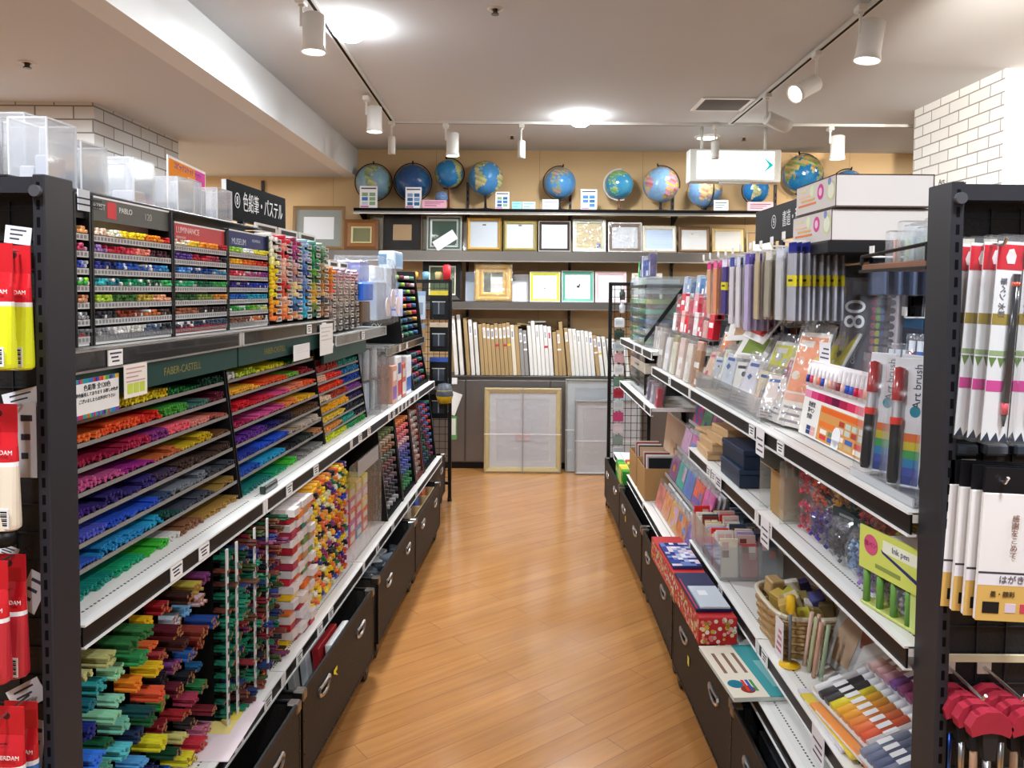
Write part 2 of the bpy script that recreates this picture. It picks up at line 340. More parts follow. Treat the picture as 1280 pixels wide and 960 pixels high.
# ---------- end posts and end panels facing the camera ----------
def end_panel(s, F, label, ztop, xin):
    t = thing('end_panel_stand', label, 'display stand', at(0, 0, 0, B=F))
    p = MB(); x0, x1 = sorted((s*xin, s*(xin+.021))); p.rbox(x0, x1, 1.255, 1.33, 0, ztop, .002, '2c2c31', 'satin')
    k = 0
    while .06+k*.0285 < ztop-.02:
        zz = .06+k*.0285; p.box((x0+x1)/2-.0028, (x0+x1)/2+.0028, 1.2545, 1.256, zz, zz+.016, '060607'); k += 1
    obj('post', p, t)
    kn = MB(); kn.cyl((s*(xin+.0105), 1.255, ztop-.028), (s*(xin+.0105), 1.245, ztop-.028), .0095, '4a4a4e', 'satin', 16); obj('knob', kn, t)
    b = MB(); sbox(b, s, xin+.021, xin+.9, 1.30, 1.32, 0, ztop-.03, '141416', 'board'); obj('panel', b, t)
    g = MB(); 
    for i in range(18): sbox(g, s, xin+.04+i*.05, xin+.0415+i*.05, 1.2965, 1.3, .1, ztop-.04, '2b2b2f', 'satin')
    for i in range(int(ztop/.05)): sbox(g, s, xin+.021, xin+.9, 1.2975, 1.3, .08+i*.05, .0815+i*.05, '2b2b2f', 'satin')
    obj('wire_grid', g, t)
    h = MB(); sbox(h, s, xin+.021, xin+.9, 1.258, 1.33, ztop-.03, ztop-.004, '2c2c31', 'satin'); obj('top_rail', h, t)
    return t
EL = end_panel(-1, ML, 'black slotted post and end panel at the left edge, hung with paint tubes', 1.685, 0)
ER = end_panel(1, MR, 'black slotted post and end panel at the right edge, hung with brush pens', 1.685, .011)
# ---------- trolleys ----------
def make_trolley(L=.78, W=.34, H=.345):
    t = thing('storage_trolley', 'x', 'trolley', None)
    w, h0 = W/2, .075; l = L/2; th = .006; b = MB(); c = '1f1916'
    for x0, x1, y0, y1 in ((w-th, w, -l, l), (-w, -w+th, -l, l), (-w, w, -l, -l+th), (-w, w, l-th, l)): b.box(x0, x1, y0, y1, h0, H, c, 'board')
    b.box(-w, w, -l, l, h0, h0+.006, c, 'board'); obj('bin', b, t)
    e = MB(); q = .0085
    for sx in (-1, 1):
        for sy in (-1, 1): e.rbox(*sorted((sx*w-sx*q*1.2, sx*(w+.0015))), *sorted((sy*l-sy*q*1.2, sy*(l+.0015))), h0, H, .002, '0d0c0c', 'satin')
        for z0 in (h0-.002, H-q): e.rbox(*sorted((sx*(w-q), sx*(w+.002))), -l, l, z0, z0+q+.002, .002, '0d0c0c', 'satin')
    for sy in (-1, 1):
        for z0 in (h0-.002, H-q): e.rbox(-w, w, *sorted((sy*(l-q), sy*(l+.002))), z0, z0+q+.002, .002, '0d0c0c', 'satin')
    for sx in (-1, 1):
        for i in range(13): yy = -l+.03+i*(L-.06)/12; e.cyl((sx*(w+.001), yy, h0+.012), (sx*(w+.0035), yy, h0+.012), .003, '55504c', 'metal', 6)
        for sy in (-1, 1):
            for i in range(5): zz = h0+.03+i*.05; e.cyl((sx*(w+.001), sy*(l-.012), zz), (sx*(w+.0035), sy*(l-.012), zz), .003, '55504c', 'metal', 6)
    obj('edging', e, t)
    for sx in (-1, 1):
        for sy in (-1, 1):
            k = MB(); k.rbox(*sorted((sx*(w-.03), sx*(w+.004))), *sorted((sy*(l-.03), sy*(l+.004))), H-.028, H+.003, .004, '8d8a86', 'metal'); obj('corner_cap', k, t)
    for sx in (-1, 1):
        for yy in (-l*.52, l*.52):                        # D-shaped finger hole with a metal rim
            hd = MB(); pts = []
            for i in range(16):
                a = 2*PI*i/16; py = .05*math.cos(a); pz = .024*math.sin(a)
                if pz > .006: pz = .006+(.004*(abs(py)/.05) if True else 0)
                pts.append((py, pz))
            x = sx*(w+.001); zc = H-.075
            hd.face([(x+sx*.0006, yy+p[0], zc+p[1]) for p in (pts if sx > 0 else pts[::-1])], '050505')
            hd.tube([(x+sx*.002, yy+p[0], zc+p[1]) for p in pts+pts[:1]], .0052, 'd5d5d5', 'metal', 6); obj('handle', hd, t)
    for sx in (-1, 1):
        for sy in (-1, 1):
            f = MB(); x, y = sx*(w-.03), sy*(l-.045)
            f.box(x-.018, x+.018, y-.022, y+.022, h0-.006, h0, '777572', 'metal'); f.box(x-.016, x-.013, y-.014, y+.02, .03, h0-.006, '55524f', 'metal'); f.box(x+.013, x+.016, y-.014, y+.02, .03, h0-.006, '55524f', 'metal')
            cs = obj('caster', f, t)
            wl = MB(); wl.cyl((x-.012, y+.006, .035), (x+.012, y+.006, .035), .035, '0b0b0b', 'satin', 18); wl.cyl((x-.0135, y+.006, .035), (x+.0135, y+.006, .035), .013, '66625e', 'satin', 10); obj('wheel', wl, cs)
    return t
tro = make_trolley()
spots = [('L', 1.735, 0), ('L', 2.56, 1.0), ('L', 3.44, 0), ('L', 4.24, 0), ('L', 5.04, 0), ('R', 1.725, 0), ('R', 2.515, .8), ('R', 3.32, -.5), ('R', 4.13, .5), ('R', 4.95, 0)]
names = {('L', 0): 'dark brown trolley bin nearest the camera under the left shelving', ('L', 1): 'dark brown trolley bin with a torn yellow sticker, under the left shelving', ('L', 2): 'dark brown trolley bin third along under the left shelving, holding white packets',
 ('L', 3): 'dark brown trolley bin fourth along under the left shelving, with cardboard trays inside', ('L', 4): 'dark brown trolley bin at the far end of the left row, behind the wire rack',
 ('R', 5): 'dark brown trolley bin nearest the camera under the right shelving', ('R', 6): 'dark brown trolley bin with a yellow tag, under the red floral box', ('R', 7): 'dark brown trolley bin with thin brown boards standing inside, right row', ('R', 8): 'dark brown trolley bin with a cardboard tray of white papers, right row', ('R', 9): 'dark brown trolley bin at the far end of the right row, holding green packets'}
TROL = {}
for i, (sd, y, a) in enumerate(spots):
    M = atL(-.055 if i < 4 else -.145, y, 0, math.radians(-a)) if sd == 'L' else atR(.085, y, 0, math.radians(a))
    if i == 0: o = tro; o.matrix_local = M
    else: o = dup(tro, M)
    o['label'] = names[sd, i]; o['group'] = 'trolley bins under the shelving'; TROL[i] = o
def sticker(i, sx, y, z, c, w=.02, h=.03, curl=False):
    m = MB(); x = sx*.1745
    if curl: m.box(x-.0006, x+.0006, y-w/2, y+w/2, z, z+h*.4, c, 'paper'); m.prism([(y-w/2, z), (y-w*.1, z+h*.1), (y+w*.6, z-h*.7)], x-.0006, x+.0014, 'x', c, 'paper')
    else: m.box(x-.0006, x+.0006, y-w/2, y+w/2, z, z+h, c, 'paper')
    obj('sticker', m, TROL[i])['label'] = 'yellow paper sticker'
sticker(1, 1, -.1, .26, 'f2dc3c', .035, .03, True); sticker(6, -1, .12, .2, 'e8d85a'); sticker(8, -1, .12, .22, 'e8d85a')
# ================= back wall: shelves, globes, frames, canvases =================
def wall_shelf(x0, x1, ztop, face, lip, label, y0=6.4):
    t = thing('wall_shelf', label, 'shelf', at(0, 0, 0), 'metal shelves on the back wall')
    m = MB(); m.rbox(x0, x1, y0, WY-.03, ztop-.02, ztop, .002, '8e8880', 'brushed'); obj('board', m, t)
    f = MB(); f.rbox(x0, x1, y0-.006, y0, ztop-face, ztop, .002, '77716a', 'brushed')
    if lip: f.box(x0, x1, y0-.009, y0-.006, ztop-.026, ztop-.002, '0e0d0d')
    f.box(x0, x1, y0-.008, y0, ztop-face-.004, ztop-face+.004, 'b7b0a6', 'metal'); obj('front_rail', f, t)
    k = -.464
    while k > x0: k -= .893
    while k < x1:
        if k > x0:
            b = MB(); b.prism([(y0+.03, ztop-.02), (WY-.02, ztop-.02), (WY-.02, ztop-.11)], k-.003, k+.003, 'x', '3b3836', 'satin'); obj('bracket', b, t)
        k += .893
    return t
S1, S2, S3 = 2.187, 1.838, 1.415
wall_shelf(-1.385, 3.3, S1, .045, True, 'top metal shelf on the back wall, carrying the row of globes')
wall_shelf(-2.6, 3.3, S2, .085, False, 'middle metal shelf on the back wall, carrying the upper row of picture frames')
wall_shelf(-1.357, 3.3, S3, .06, False, 'lowest metal shelf on the back wall, carrying the lower row of picture frames')
for k in range(-2, 5):
    u = MB(); x = -.464+k*.893; u.box(x-.012, x+.012, WY-.02, WY-.001, 0, 2.45, '4a443e', 'satin')
    for i in range(30): u.box(x-.004, x+.004, WY-.0205, WY-.02, .75+i*.055, .78+i*.055, '0c0b0a')
    one('slotted_upright', u, 'slotted metal upright on the back wall, holding the shelf brackets', 'upright', 'slotted uprights on the back wall')
# ---- globes ----
MAP = ["................................................", "......########..#####..............##...........", "..###.#######...####....#....###########.##.....", "#############...##....###.######################", ".##########.....#....##########################.", "...########........##.####.##################...", "....#######.........########################....", ".....######.........##..##.################.#...", ".....#####..........######.###############......", "......###.#........############.##.#####........", ".......###.........###########..##..###.#.......", "........####........########.....#...##.#.......", ".........#####.......#######........##.##.......", ".........######......######..........##.##......", "..........#####......######...........#...#.....", "..........#####.......####.#.............###....", "..........####........####.#...........######...", "..........###.........###..............######...", "..........##...........#................####..#.", "..........##...............................#.#..", "..........#.....................................", "................................................", "....############..##########################....", "################################################"]
def globe_mesh(r, sea, lands, rot, n=48):
    m = MB(); R = random.Random(int(r*9000)+len(sea)); b = 0
    V = [[(r*math.cos(-PI/2+PI*(24-i)/24)*math.cos(2*PI*j/n), r*math.cos(-PI/2+PI*(24-i)/24)*math.sin(2*PI*j/n), r*math.sin(-PI/2+PI*(24-i)/24)) for j in range(n)] for i in range(25)]
    for i in range(24):
        for j in range(n):
            k = (j+1) % n; land = MAP[i][j] == '#'
            c = C(lands[(i*7//5+j//5) % len(lands)]) if land else C(sea); c = tuple(x*R.uniform(.88, 1.1) for x in c)
            p = [V[i+1][j], V[i+1][k], V[i][k], V[i][j]]
            if i == 0: p = p[:3]
            if i == 23: p = [p[0], p[2], p[3]]
            m.face(p, c, 'gloss', True)
    o = MB(); o.add(m, Matrix.Rotation(math.radians(23), 4, 'Y') @ Matrix.Rotation(rot, 4, 'Z')); return o
GL = [(467, 228, 21.5, '7fa6b8', ['a9b27c', '8fa26a', 'b9bd92', '7f9a5c'], 3.3, 'ring', '3a3a3c', 'pale green and blue globe at the left end of the top wall shelf'),
 (516, 228, 22, '1d4a80', ['22507e', '2b5f80', '1f4a72'], 4.4, 'ring', '2a2a2e', 'dark navy globe, second from the left on the top wall shelf'),
 (561, 217, 17.5, '2277b0', ['a9b070', 'b9a868', '86a060'], 4.5, 'right', '1d1a18', 'blue globe with a dark curved arm on a red wooden stem, third from left'),
 (607, 223, 21.5, '4c90c8', ['c9c68c', 'b7b06e', '9fb074', 'd6cfa0'], 2.95, 'none', '2a2320', 'light blue globe on a round dark base, fourth large globe from the left'),
 (700, 229, 19.5, '4f8fc6', ['9c8a80', 'b3a48c', '8a9a78'], -0.8, 'left', '4a3626', 'blue globe with brown land and a bronze arm in the middle of the top shelf'),
 (774, 231, 17.5, '3f93b8', ['8fb47a', '6fae70', 'a9bd84'], -1.1, 'left', 'd9dada', 'smaller blue globe held by a white arm on a brown base'),
 (826, 231, 22, '86aed0', ['d8a0a8', 'c9776e', 'd9b45c', 'c98a9c', 'c9c25c'], 2.2, 'post', '4a4234', 'pale blue globe with pink and yellow countries, just left of the lit sign'),
 (881, 238, 21.5, '79a3cf', ['c9a47c', 'd0b080', 'c58a72', 'd8c88c'], 1.5, 'front', '3a2f22', 'pale blue globe partly hidden under the lit sign, with a dark arm across it'),
 (945, 238, 16, '2a7ab8', ['c2bd8c', 'd6cfa6', 'a9b47c'], 3.0, 'left', '20262e', 'small bright blue globe below the right end of the lit sign'),
 (1003, 218, 24, '1c6b9c', ['b59a62', 'a8a068', '9a8452', '6f8a50'], 0.5, 'right', '1a1614', 'deep blue globe with ochre land and a black arm, right of the lit sign'),
 (1060, 233, 20, '3c7cae', ['9a86a0', '8ca07a', 'b08a8c'], 1.9, 'left', '2a2624', 'blue globe showing only its top above the white cartons'),
 (1139, 240, 20, '3a6f96', ['74907c', '6a8a78'], 2.6, 'left', '2a2624', 'dull blue globe half hidden beside the right brick pillar'),
 (552, 247, 8, '6a87b0', ['5f7ca6', '7c98bc'], 0, 'none', '333', 'tiny grey blue globe beside a pink card, below a larger globe')]
for i, (px, py, pr, sea, lands, rot, arm, ac, label) in enumerate(GL):
    Y = 6.57 if i < 12 else 6.47; r = pr*Y/FPX; p = WP(px, py, Y); ac = ac if len(ac) == 6 else '333333'
    t = thing('globe', label, 'globe', at(p.x, Y, S1), 'globes on the top wall shelf'); h = p.z-S1
    obj('ball', globe_mesh(r, sea, lands, rot), t, at(0, 0, h))
    br = min(r*.62, .09); st = MB(); bc = '7a3b22' if i in (2,) else ('6a4630' if i in (5,) else '2c2522')
    st.lathe([(0, .0), (br, .0), (br, .008), (br*.9, .014), (br*.25, .02), (.011, .03), (.009, max(.03, h-r-.012)), (.014, max(.034, h-r-.004)), (.006, h-r+.004)], bc, 'satin', 20); obj('base', st, t)
    if arm != 'none':
        a = MB(); R = r+.011; pts = []
        if arm == 'ring': pts = [(R*math.sin(k*PI/18), 0, h+R*math.cos(k*PI/18)) for k in range(37)]
        else:
            sg = {'left': -1, 'right': 1, 'post': 1, 'front': .25}[arm]
            for k in range(-3, 19 if arm != 'post' else 9):
                q = k*PI/18+.35; pts.append((sg*R*math.sin(q), -(R*.95*math.sin(q) if arm == 'front' else 0), h+R*math.cos(q)))
        a.tube(pts, .0055, ac, 'satin', 6)
        pl = pts[0]; a.cyl((pl[0]*.9, pl[1]*.9, h+(pl[2]-h)*.95), (pl[0]*1.1, pl[1]*1.1, h+(pl[2]-h)*1.12), .007, ac, 'metal', 8); obj('arm', a, t)
# ---- display cards on the top shelf ----
def card(px, py, w, h, pal, label, Y=6.42, bg='f2f2f4', band=None):
    p = WP(px, py, Y); W, H = w*Y/FPX, h*Y/FPX
    m = MB(); m.box(-W/2, W/2, 0, .003, 0, H, bg, 'paper')
    if H > W*.9:
        m.grid((-W*.42, -.0005, H*.1), (W*.84, 0, 0), (0, 0, H*.62), 2, 3, pal, 'paper', .1, px); m.box(-W*.42, W*.42, -.0006, 0, H*.86, H*.92, '4c4c58', 'paper')
        m.box(-W*.45, 0, -.0006, 0, H*.02, H*.09, 'd96a9c', 'paper')
    else:
        for k in range(3): m.box(-W*.4, W*(.4-.15*k), -.0006, 0, H*(.7-.22*k), H*(.78-.22*k), pal[k % len(pal)], 'paper')
    t = one('display_card', m, label, 'card', 'cards on the top wall shelf', at(p.x, Y-.012, S1+.001, 0, math.radians(-3)))
    return t
BL = ['4d7fb8', '86a4c8', 'c9d4e2', '3a6f9c', '8fae8a']
card(461, 246, 22, 27, BL, 'upright white card with globe pictures in front of the pale green globe')
card(517, 246, 20, 26, BL, 'upright white card with pictures in front of the dark navy globe')
card(543, 257, 30, 10, ['8a4a6a', 'b0708c'], 'wide pink card in front of the tiny globe', 6.405, 'eeb6c8')
card(628, 251, 17, 21, BL, 'upright white card right of the globe on a round dark base')
card(646, 257, 12, 9, ['5fb0d0', '8ad0e0'], 'small light blue card, left of a pair', 6.42, '9fd2e2')
card(661, 257, 16, 9, ['5f9fd0', 'e8f2f6'], 'small pale blue card, right of a pair', 6.42, 'c2e2ee')
card(688, 256, 20, 12, ['8a8a96', 'c08a96'], 'low white card in front of the globe with the bronze arm')
card(736, 248, 20, 25, BL, 'upright white card left of the globe with a white arm')
card(901, 257, 18, 13, ['3a6a4a', '8a8a96'], 'low white card under the left half of the lit sign')
card(950, 259, 32, 11, ['6a4a5a', 'b0708c'], 'wide pink card below the small bright blue globe', 6.42, 'f0c2c8')
# ---- picture frames ----
def picture_frame(name, w, h, prof, label, M, mat=None, matw=0, sheet='f4f4f2', mark=None, film=False, fin='satin', group=None, d=.022):
    """prof: list of (inset, depth toward viewer, colour) from the outer edge in; faces -y, stands on z=0"""
    t = thing(name, label, 'picture frame', M, group)
    def ring(m, i0, y0, i1, y1, c, f):
        A = lambda i, y: [(-w/2+i, y, i), (w/2-i, y, i), (w/2-i, y, h-i), (-w/2+i, y, h-i)]
        a, b = A(i0, y0), A(i1, y1)
        for k in range(4): n = (k+1) % 4; m.face([a[k], a[n], b[n], b[k]], c, f)
    m = MB(); ring(m, 0, 0, 0, -prof[0][1], prof[0][2], fin)
    for (i0, d0, c), (i1, d1, _) in zip(prof, prof[1:]): ring(m, i0, -d0, i1, -d1, c, fin)
    il = prof[-1][0]; ring(m, il, -prof[-1][1], il, -.004, prof[-1][2], fin); m.box(-w/2+.001, w/2-.001, -.002, 0, .001, h-.001, '6a5a48', 'matte'); obj('moulding', m, t)
    b = MB(); b.box(-w/2+il-.003, w/2-il+.003, -.006, -.004, il-.003, h-il+.003, sheet if not mat else sheet, 'paper')
    if mark:
        for (u, v, a, c2, cc) in mark: b.box((u-a/2)*w, (u+a/2)*w, -.0066, -.006, (v-c2/2)*h, (v+c2/2)*h, cc, 'paper')
    obj('sheet', b, t)
    if mat:
        k = MB(); i2 = il+matw; A = [(-w/2+il-.003, il-.003), (w/2-il+.003, il-.003), (w/2-il+.003, h-il+.003), (-w/2+il-.003, h-il+.003)]; B = [(-w/2+i2, i2), (w/2-i2, i2), (w/2-i2, h-i2), (-w/2+i2, h-i2)]
        for q in range(4): n = (q+1) % 4; k.face([(A[q][0], -.0085, A[q][1]), (A[n][0], -.0085, A[n][1]), (B[n][0], -.0085, B[n][1]), (B[q][0], -.0085, B[q][1])], mat, 'paper'); k.face([(B[q][0], -.0085, B[q][1]), (B[n][0], -.0085, B[n][1]), (B[n][0]*.985, -.006, B[n][1]), (B[q][0]*.985, -.006, B[q][1])], 'efe9d8', 'paper')
        obj('mat_board', k, t)
    g = MB(); g.box(-w/2+il-.002, w/2-il+.002, -.0105, -.0098, il-.002, h-il+.002, 'ffffff', 'glass'); obj('glass_pane', g, t)
    if film:
        f = MB(); dd = max(p[1] for p in prof)+.003; f.box(-w/2-.002, w/2+.002, -dd, .001, -.0005, h+.002, 'f4f6f8', 'film'); obj('plastic_wrap', f, t)
    return t
def onshelf(x0, x1, y1, ztop, Y, lean=7):
    a, b, c = WP(x0, y1+40, Y), WP(x1, y1+40, Y), WP((x0+x1)/2, y1, Y+.03)
    return (b.x-a.x), (c.z-ztop)/math.cos(math.radians(lean)), (a.x+b.x)/2
GOLD, OLIV, SILV, DBRN, BRN, CREAM, BLK = 'b8924a', '9a8a52', 'b9b8b2', '35261f', '8a5f38', 'd8c9a2', '15120f'
FR2 = [(365, 430, 258, [(0, .02, '8a6a42'), (.018, .024, '9a7a50'), (.03, .012, '7a6a52')], '9aa09a', .06, 'f2f4f6', 'large grey matted frame with white paper at the left end of the middle wall shelf', None, 0),
 (430, 473, 275, [(0, .02, '7c4f26'), (.03, .026, '9a683a'), (.052, .02, '8a5a30'), (.058, .022, 'd9cf9c'), (.072, .01, 'cfc48c')], None, 0, '8a8a62', 'brown wooden frame with a cream inner edge and an olive backing', None, 0),
 (478, 527, 268, [(0, .018, '6a5a48'), (.006, .02, BLK), (.012, .012, BLK)], '0f0d0c', .075, 'b89a72', 'frame with a wide black mat and a tan opening on the middle wall shelf', None, 0),
 (533, 577, 270, [(0, .018, 'a3a49c'), (.008, .022, 'b9bab2'), (.014, .016, '4a5a50'), (.03, .018, 'c2c6c0'), (.045, .01, 'a9aea6')], None, 0, '3a5244', 'silver frame with a dark green backing and a white tag stuck across it', None, 1),
 (583, 627, 272, [(0, .02, '8a6a30'), (.014, .03, 'c49a48'), (.03, .018, 'a57f3a')], None, 0, 'cdd3d8', 'gold frame with white paper and a small dark mark, next to the silver green one', [(0, .78, .1, .035, '2e3440')], 0),
 (629, 671, 276, [(0, .02, '7a6c40'), (.014, .028, 'a8965a'), (.028, .018, 'b8a870')], None, 0, 'cfd3d6', 'olive gold frame with white paper, left of the dark brown frame', [(0, .84, .1, .035, '3a4048')], 0),
 (673, 713, 277, [(0, .02, 'b6b2aa'), (.006, .022, '3a2b24'), (.026, .012, DBRN)], None, 0, 'c6ced8', 'dark brown frame with blank pale blue paper in the middle of the shelf', None, 0),
 (716, 757, 275, [(0, .022, 'd4d2c8'), (.01, .025, 'b9bca6'), (.03, .016, 'a3a586')], None, 0, 'c2ad80', 'plastic wrapped silver green frame with a tan sheet and round blue sticker', [(.28, .2, .13, .12, '3c4c96')], 2),
 (760, 802, 279, [(0, .022, 'd8d6d0'), (.008, .024, '6a5238'), (.032, .014, '55402c')], None, 0, 'cfcfd0', 'plastic wrapped dark bronze frame with a thin white outer edge', None, 2),
 (803, 845, 283, [(0, .02, 'b3a890'), (.012, .024, 'd6d0bc'), (.028, .014, 'c9c6b6')], None, 0, 'bccadc', 'cream silver frame with pale blue lined paper', [(0, .3+.1*k, .6, .012, 'a9bcd8') for k in range(5)], 0),
 (848, 887, 284, [(0, .02, '5a4028'), (.01, .026, '7a5a3a'), (.024, .014, 'a58a62')], None, 0, 'd8d6d2', 'brown frame with white paper and a small label, below the globe under the lit sign', [(0, .68, .3, .14, 'e2ddd0'), (-.05, .72, .08, .03, '30343c')], 0),
 (890, 930, 286, [(0, .02, 'a38850'), (.01, .026, 'd6c084'), (.024, .014, 'e0d2a8')], None, 0, 'dcd8d0', 'pale gold frame with white paper, second from the right end of the visible middle shelf', [(0, .8, .4, .02, 'd6cdbc')], 0),
 (933, 966, 290, [(0, .018, 'b8a880'), (.007, .022, 'c9ba90'), (.012, .012, 'a89468')], None, 0, 'b39468', 'thin pale frame with tan backing and white slip, right end of the middle shelf', [(.1, .3, .7, .5, 'e6e6e6')], 0)]
for x0, x1, y1, prof, mat, mw, sheet, label, mark, ex in FR2:
    w_, h_, cx = onshelf(x0, x1, y1, S2, 6.46)
    t = picture_frame('framed_sheet', w_, h_, prof, label, at(cx, 6.47, S2+.001, 0, math.radians(-7)), mat, mw, sheet, mark, ex == 2, 'satin', 'picture frames on the middle wall shelf')
    if ex == 1:
        m = MB(); q = Matrix.Translation((.01, -.028, .085)) @ Matrix.Rotation(math.radians(-33), 4, 'Y'); k = MB().box(-.1, .1, -.0008, .0008, -.045, .045, 'f0f1f2', 'paper'); m.add(k, q); obj('tag', m, t)['label'] = 'white paper tag stuck across the frame'
for i, (x, y1) in enumerate(((478, 270), (530, 272), (580, 276), (628, 279))):   # thin frames whose edges show between the others
    w_, h_, cx = onshelf(x-9, x+3, y1, S2, 6.52)
    picture_frame('framed_sheet', w_*2.2, h_, [(0, .016, '8a7a5a'), (.006, .02, 'a3926a'), (.012, .012, '7a6a4a')], ('slim brass frame edge showing left of the black matted frame', 'slim brass frame edge showing left of the silver green frame', 'slim brass frame edge showing left of the gold frame', 'slim brass frame edge showing left of the olive gold frame')[i], at(cx, 6.55, S2+.001, 0, math.radians(-6)), None, 0, 'cfc6b0', group='picture frames on the middle wall shelf')
FR3 = [(528, 577, 325, [(0, .02, '1a1512'), (.012, .024, '100d0b'), (.05, .012, '0d0a09'), (.052, .014, 'd8d3c2'), (.062, .01, 'c9c2ac')], None, 0, '4a5a40', 'black frame with a white inner edge and olive backing on the lowest wall shelf', None, 0),
 (593, 640, 330, [(0, .025, 'b98a28'), (.012, .04, 'dcb040'), (.026, .045, 'e8c050'), (.04, .03, 'c08e2c'), (.06, .036, 'ecc858'), (.075, .02, 'c89a38')], None, 0, 'e9ebea', 'ornate wide gold frame on the lowest wall shelf', [(-.16, .5, .18, .5, '55604e'), (.1, .72, .3, .14, '6a7460')], 2),
 (662, 700, 340, [(0, .016, 'e8e8e2'), (.006, .018, 'c2c23a'), (.028, .012, 'b3b42e')], None, 0, 'fbfaf5', 'yellow green frame with white paper on the lowest wall shelf', [(0, .45, .05, .05, '8a8a6a')], 0),
 (702, 742, 339, [(0, .016, 'e4e8e6'), (.006, .018, '5aa088'), (.03, .012, '4f9680')], None, 0, 'fafaf8', 'mint green frame with white paper and a small black drawing', [(.02, .5, .09, .07, '20242c'), (.06, .56, .05, .05, '20242c')], 0),
 (744, 783, 340, [(0, .016, 'ead8da'), (.008, .018, 'd9b6b8'), (.028, .012, 'cfa8ac')], None, 0, 'f6f4f4', 'pale pink frame with white paper, right of the mint green frame', [(0, .68, .4, .03, 'd8d8d4'), (0, .58, .3, .02, 'd8d8d4')], 0),
 (790, 828, 342, [(0, .016, 'e8e2d6'), (.008, .018, 'e2d9c6'), (.026, .012, 'd6ccb4')], None, 0, 'f4f3f0', 'cream frame with white paper behind the clear drawer stack', None, 0)]
for x0, x1, y1, prof, mat, mw, sheet, label, mark, ex in FR3:
    w_, h_, cx = onshelf(x0, x1, y1, S3, 6.46)
    picture_frame('framed_sheet', w_, h_, prof, label, at(cx, 6.47, S3+.001, 0, math.radians(-7)), mat, mw, sheet, mark, ex == 2, 'gloss' if ex == 2 else 'satin', 'picture frames on the lowest wall shelf')
def board_on(px0, px1, py, z, c, label, Y=6.5):
    w_, h_, cx = onshelf(px0, px1, py, z, Y); m = MB().rbox(-w_/2, w_/2, -.012, 0, 0, h_, .002, c, 'paper')
    one('blank_board', m, label, 'board', None, at(cx, Y+.06, z+.001, 0, math.radians(-8)))
board_on(581, 592, 340, S3, 'c6d4e6', 'narrow pale blue board left of the ornate gold frame'); board_on(640, 661, 343, S3, 'eceef2', 'blank white board between the ornate gold frame and the yellow green frame')
# ---- low cabinet, canvases and large frames ----
cab = thing('low_cabinet', 'long grey brown low cabinet along the back wall, under the standing canvases', 'cabinet', at(0, 0, 0))
CT = .775
m = MB(); m.rbox(-1.9, 2.4, 6.45, WY-.02, .055, CT, .003, '7d7a78', 'brushed'); obj('body', m, cab)
m = MB(); m.rbox(-1.92, 2.42, 6.435, WY-.02, CT, CT+.018, .003, '6d6a67', 'brushed'); obj('top', m, cab)
m = MB(); m.box(-1.9, 2.4, 6.47, WY-.02, 0, .055, '2a2623'); obj('plinth', m, cab)
for k in range(6):
    m = MB(); x = -1.88+k*.715; m.rbox(x, x+.705, 6.438, 6.45, .065, CT-.02, .003, '85817e', 'brushed'); obj('door', m, cab)
W_, K_, G_, P_ = 'dcdad5', 'aa9068', '8f8d8a', 'd8d4cc'
CV = [(569, 395, W_), (576, 393, W_), (584, 397, K_), (590, 399, W_), (596, 403, W_), (602, 405, K_), (607, 404, K_), (612, 405, K_), (617, 406, K_), (622, 404, K_), (627, 405, K_), (632, 404, K_), (637, 403, K_), (642, 406, 'd8cdb8'), (647, 408, K_), (652, 411, G_), (657, 413, G_),
 (663, 407, W_), (668, 401, W_), (673, 406, W_), (678, 406, W_), (683, 407, W_), (688, 408, W_), (694, 415, K_), (699, 413, K_), (704, 402, K_), (710, 410, K_), (715, 411, P_), (720, 411, P_), (725, 413, W_), (730, 413, W_), (735, 414, W_), (740, 415, W_), (746, 419, K_), (751, 421, W_), (757, 421, P_), (763, 424, W_), (769, 424, W_), (776, 426, K_), (783, 425, W_)]
def cword(c): return {W_: 'white', K_: 'kraft brown', G_: 'grey', P_: 'off white'}.get(c, 'beige')
for i, (px, py, c) in enumerate(CV):
    a, b = WP(px, 478, 6.47), WP(px, py, 6.47); h_ = b.z-CT-.02; hd = .27; lean = math.radians(-4.2 if px < 700 else -5.5 if px < 745 else -7)
    m = MB(); wd = .031; m.rbox(-wd/2, wd/2, 0, hd, 0, h_, .003, vary(c, .05), 'paper')
    q = rnd.random()
    if q < .75: m.box(-wd*.32, wd*.32, -.0007, 0, h_*.72, h_*.92, 'f3f1ee', 'paper'); m.box(-wd*.25, wd*.2, -.0011, -.0007, h_*.76, h_*.88, rnd.choice(['b9b6b4', 'a9a6b2', 'b04a5a', 'c9c4bc', '8a8fa8']), 'paper')
    if q < .3: m.box(-wd*.5, wd*.5, -.0009, 0, h_*.56, h_*.6, rnd.choice(['e8e6e2', 'd8b83c', 'b83a4a']), 'paper')
    one('stretched_canvas', m, f'{cword(c)} canvas edge standing {ORD[i]} from the left end of the row on the cabinet', 'canvas', 'canvases standing on the low cabinet', at(a.x+.013, 6.455, CT+.02, 0, 0, lean))
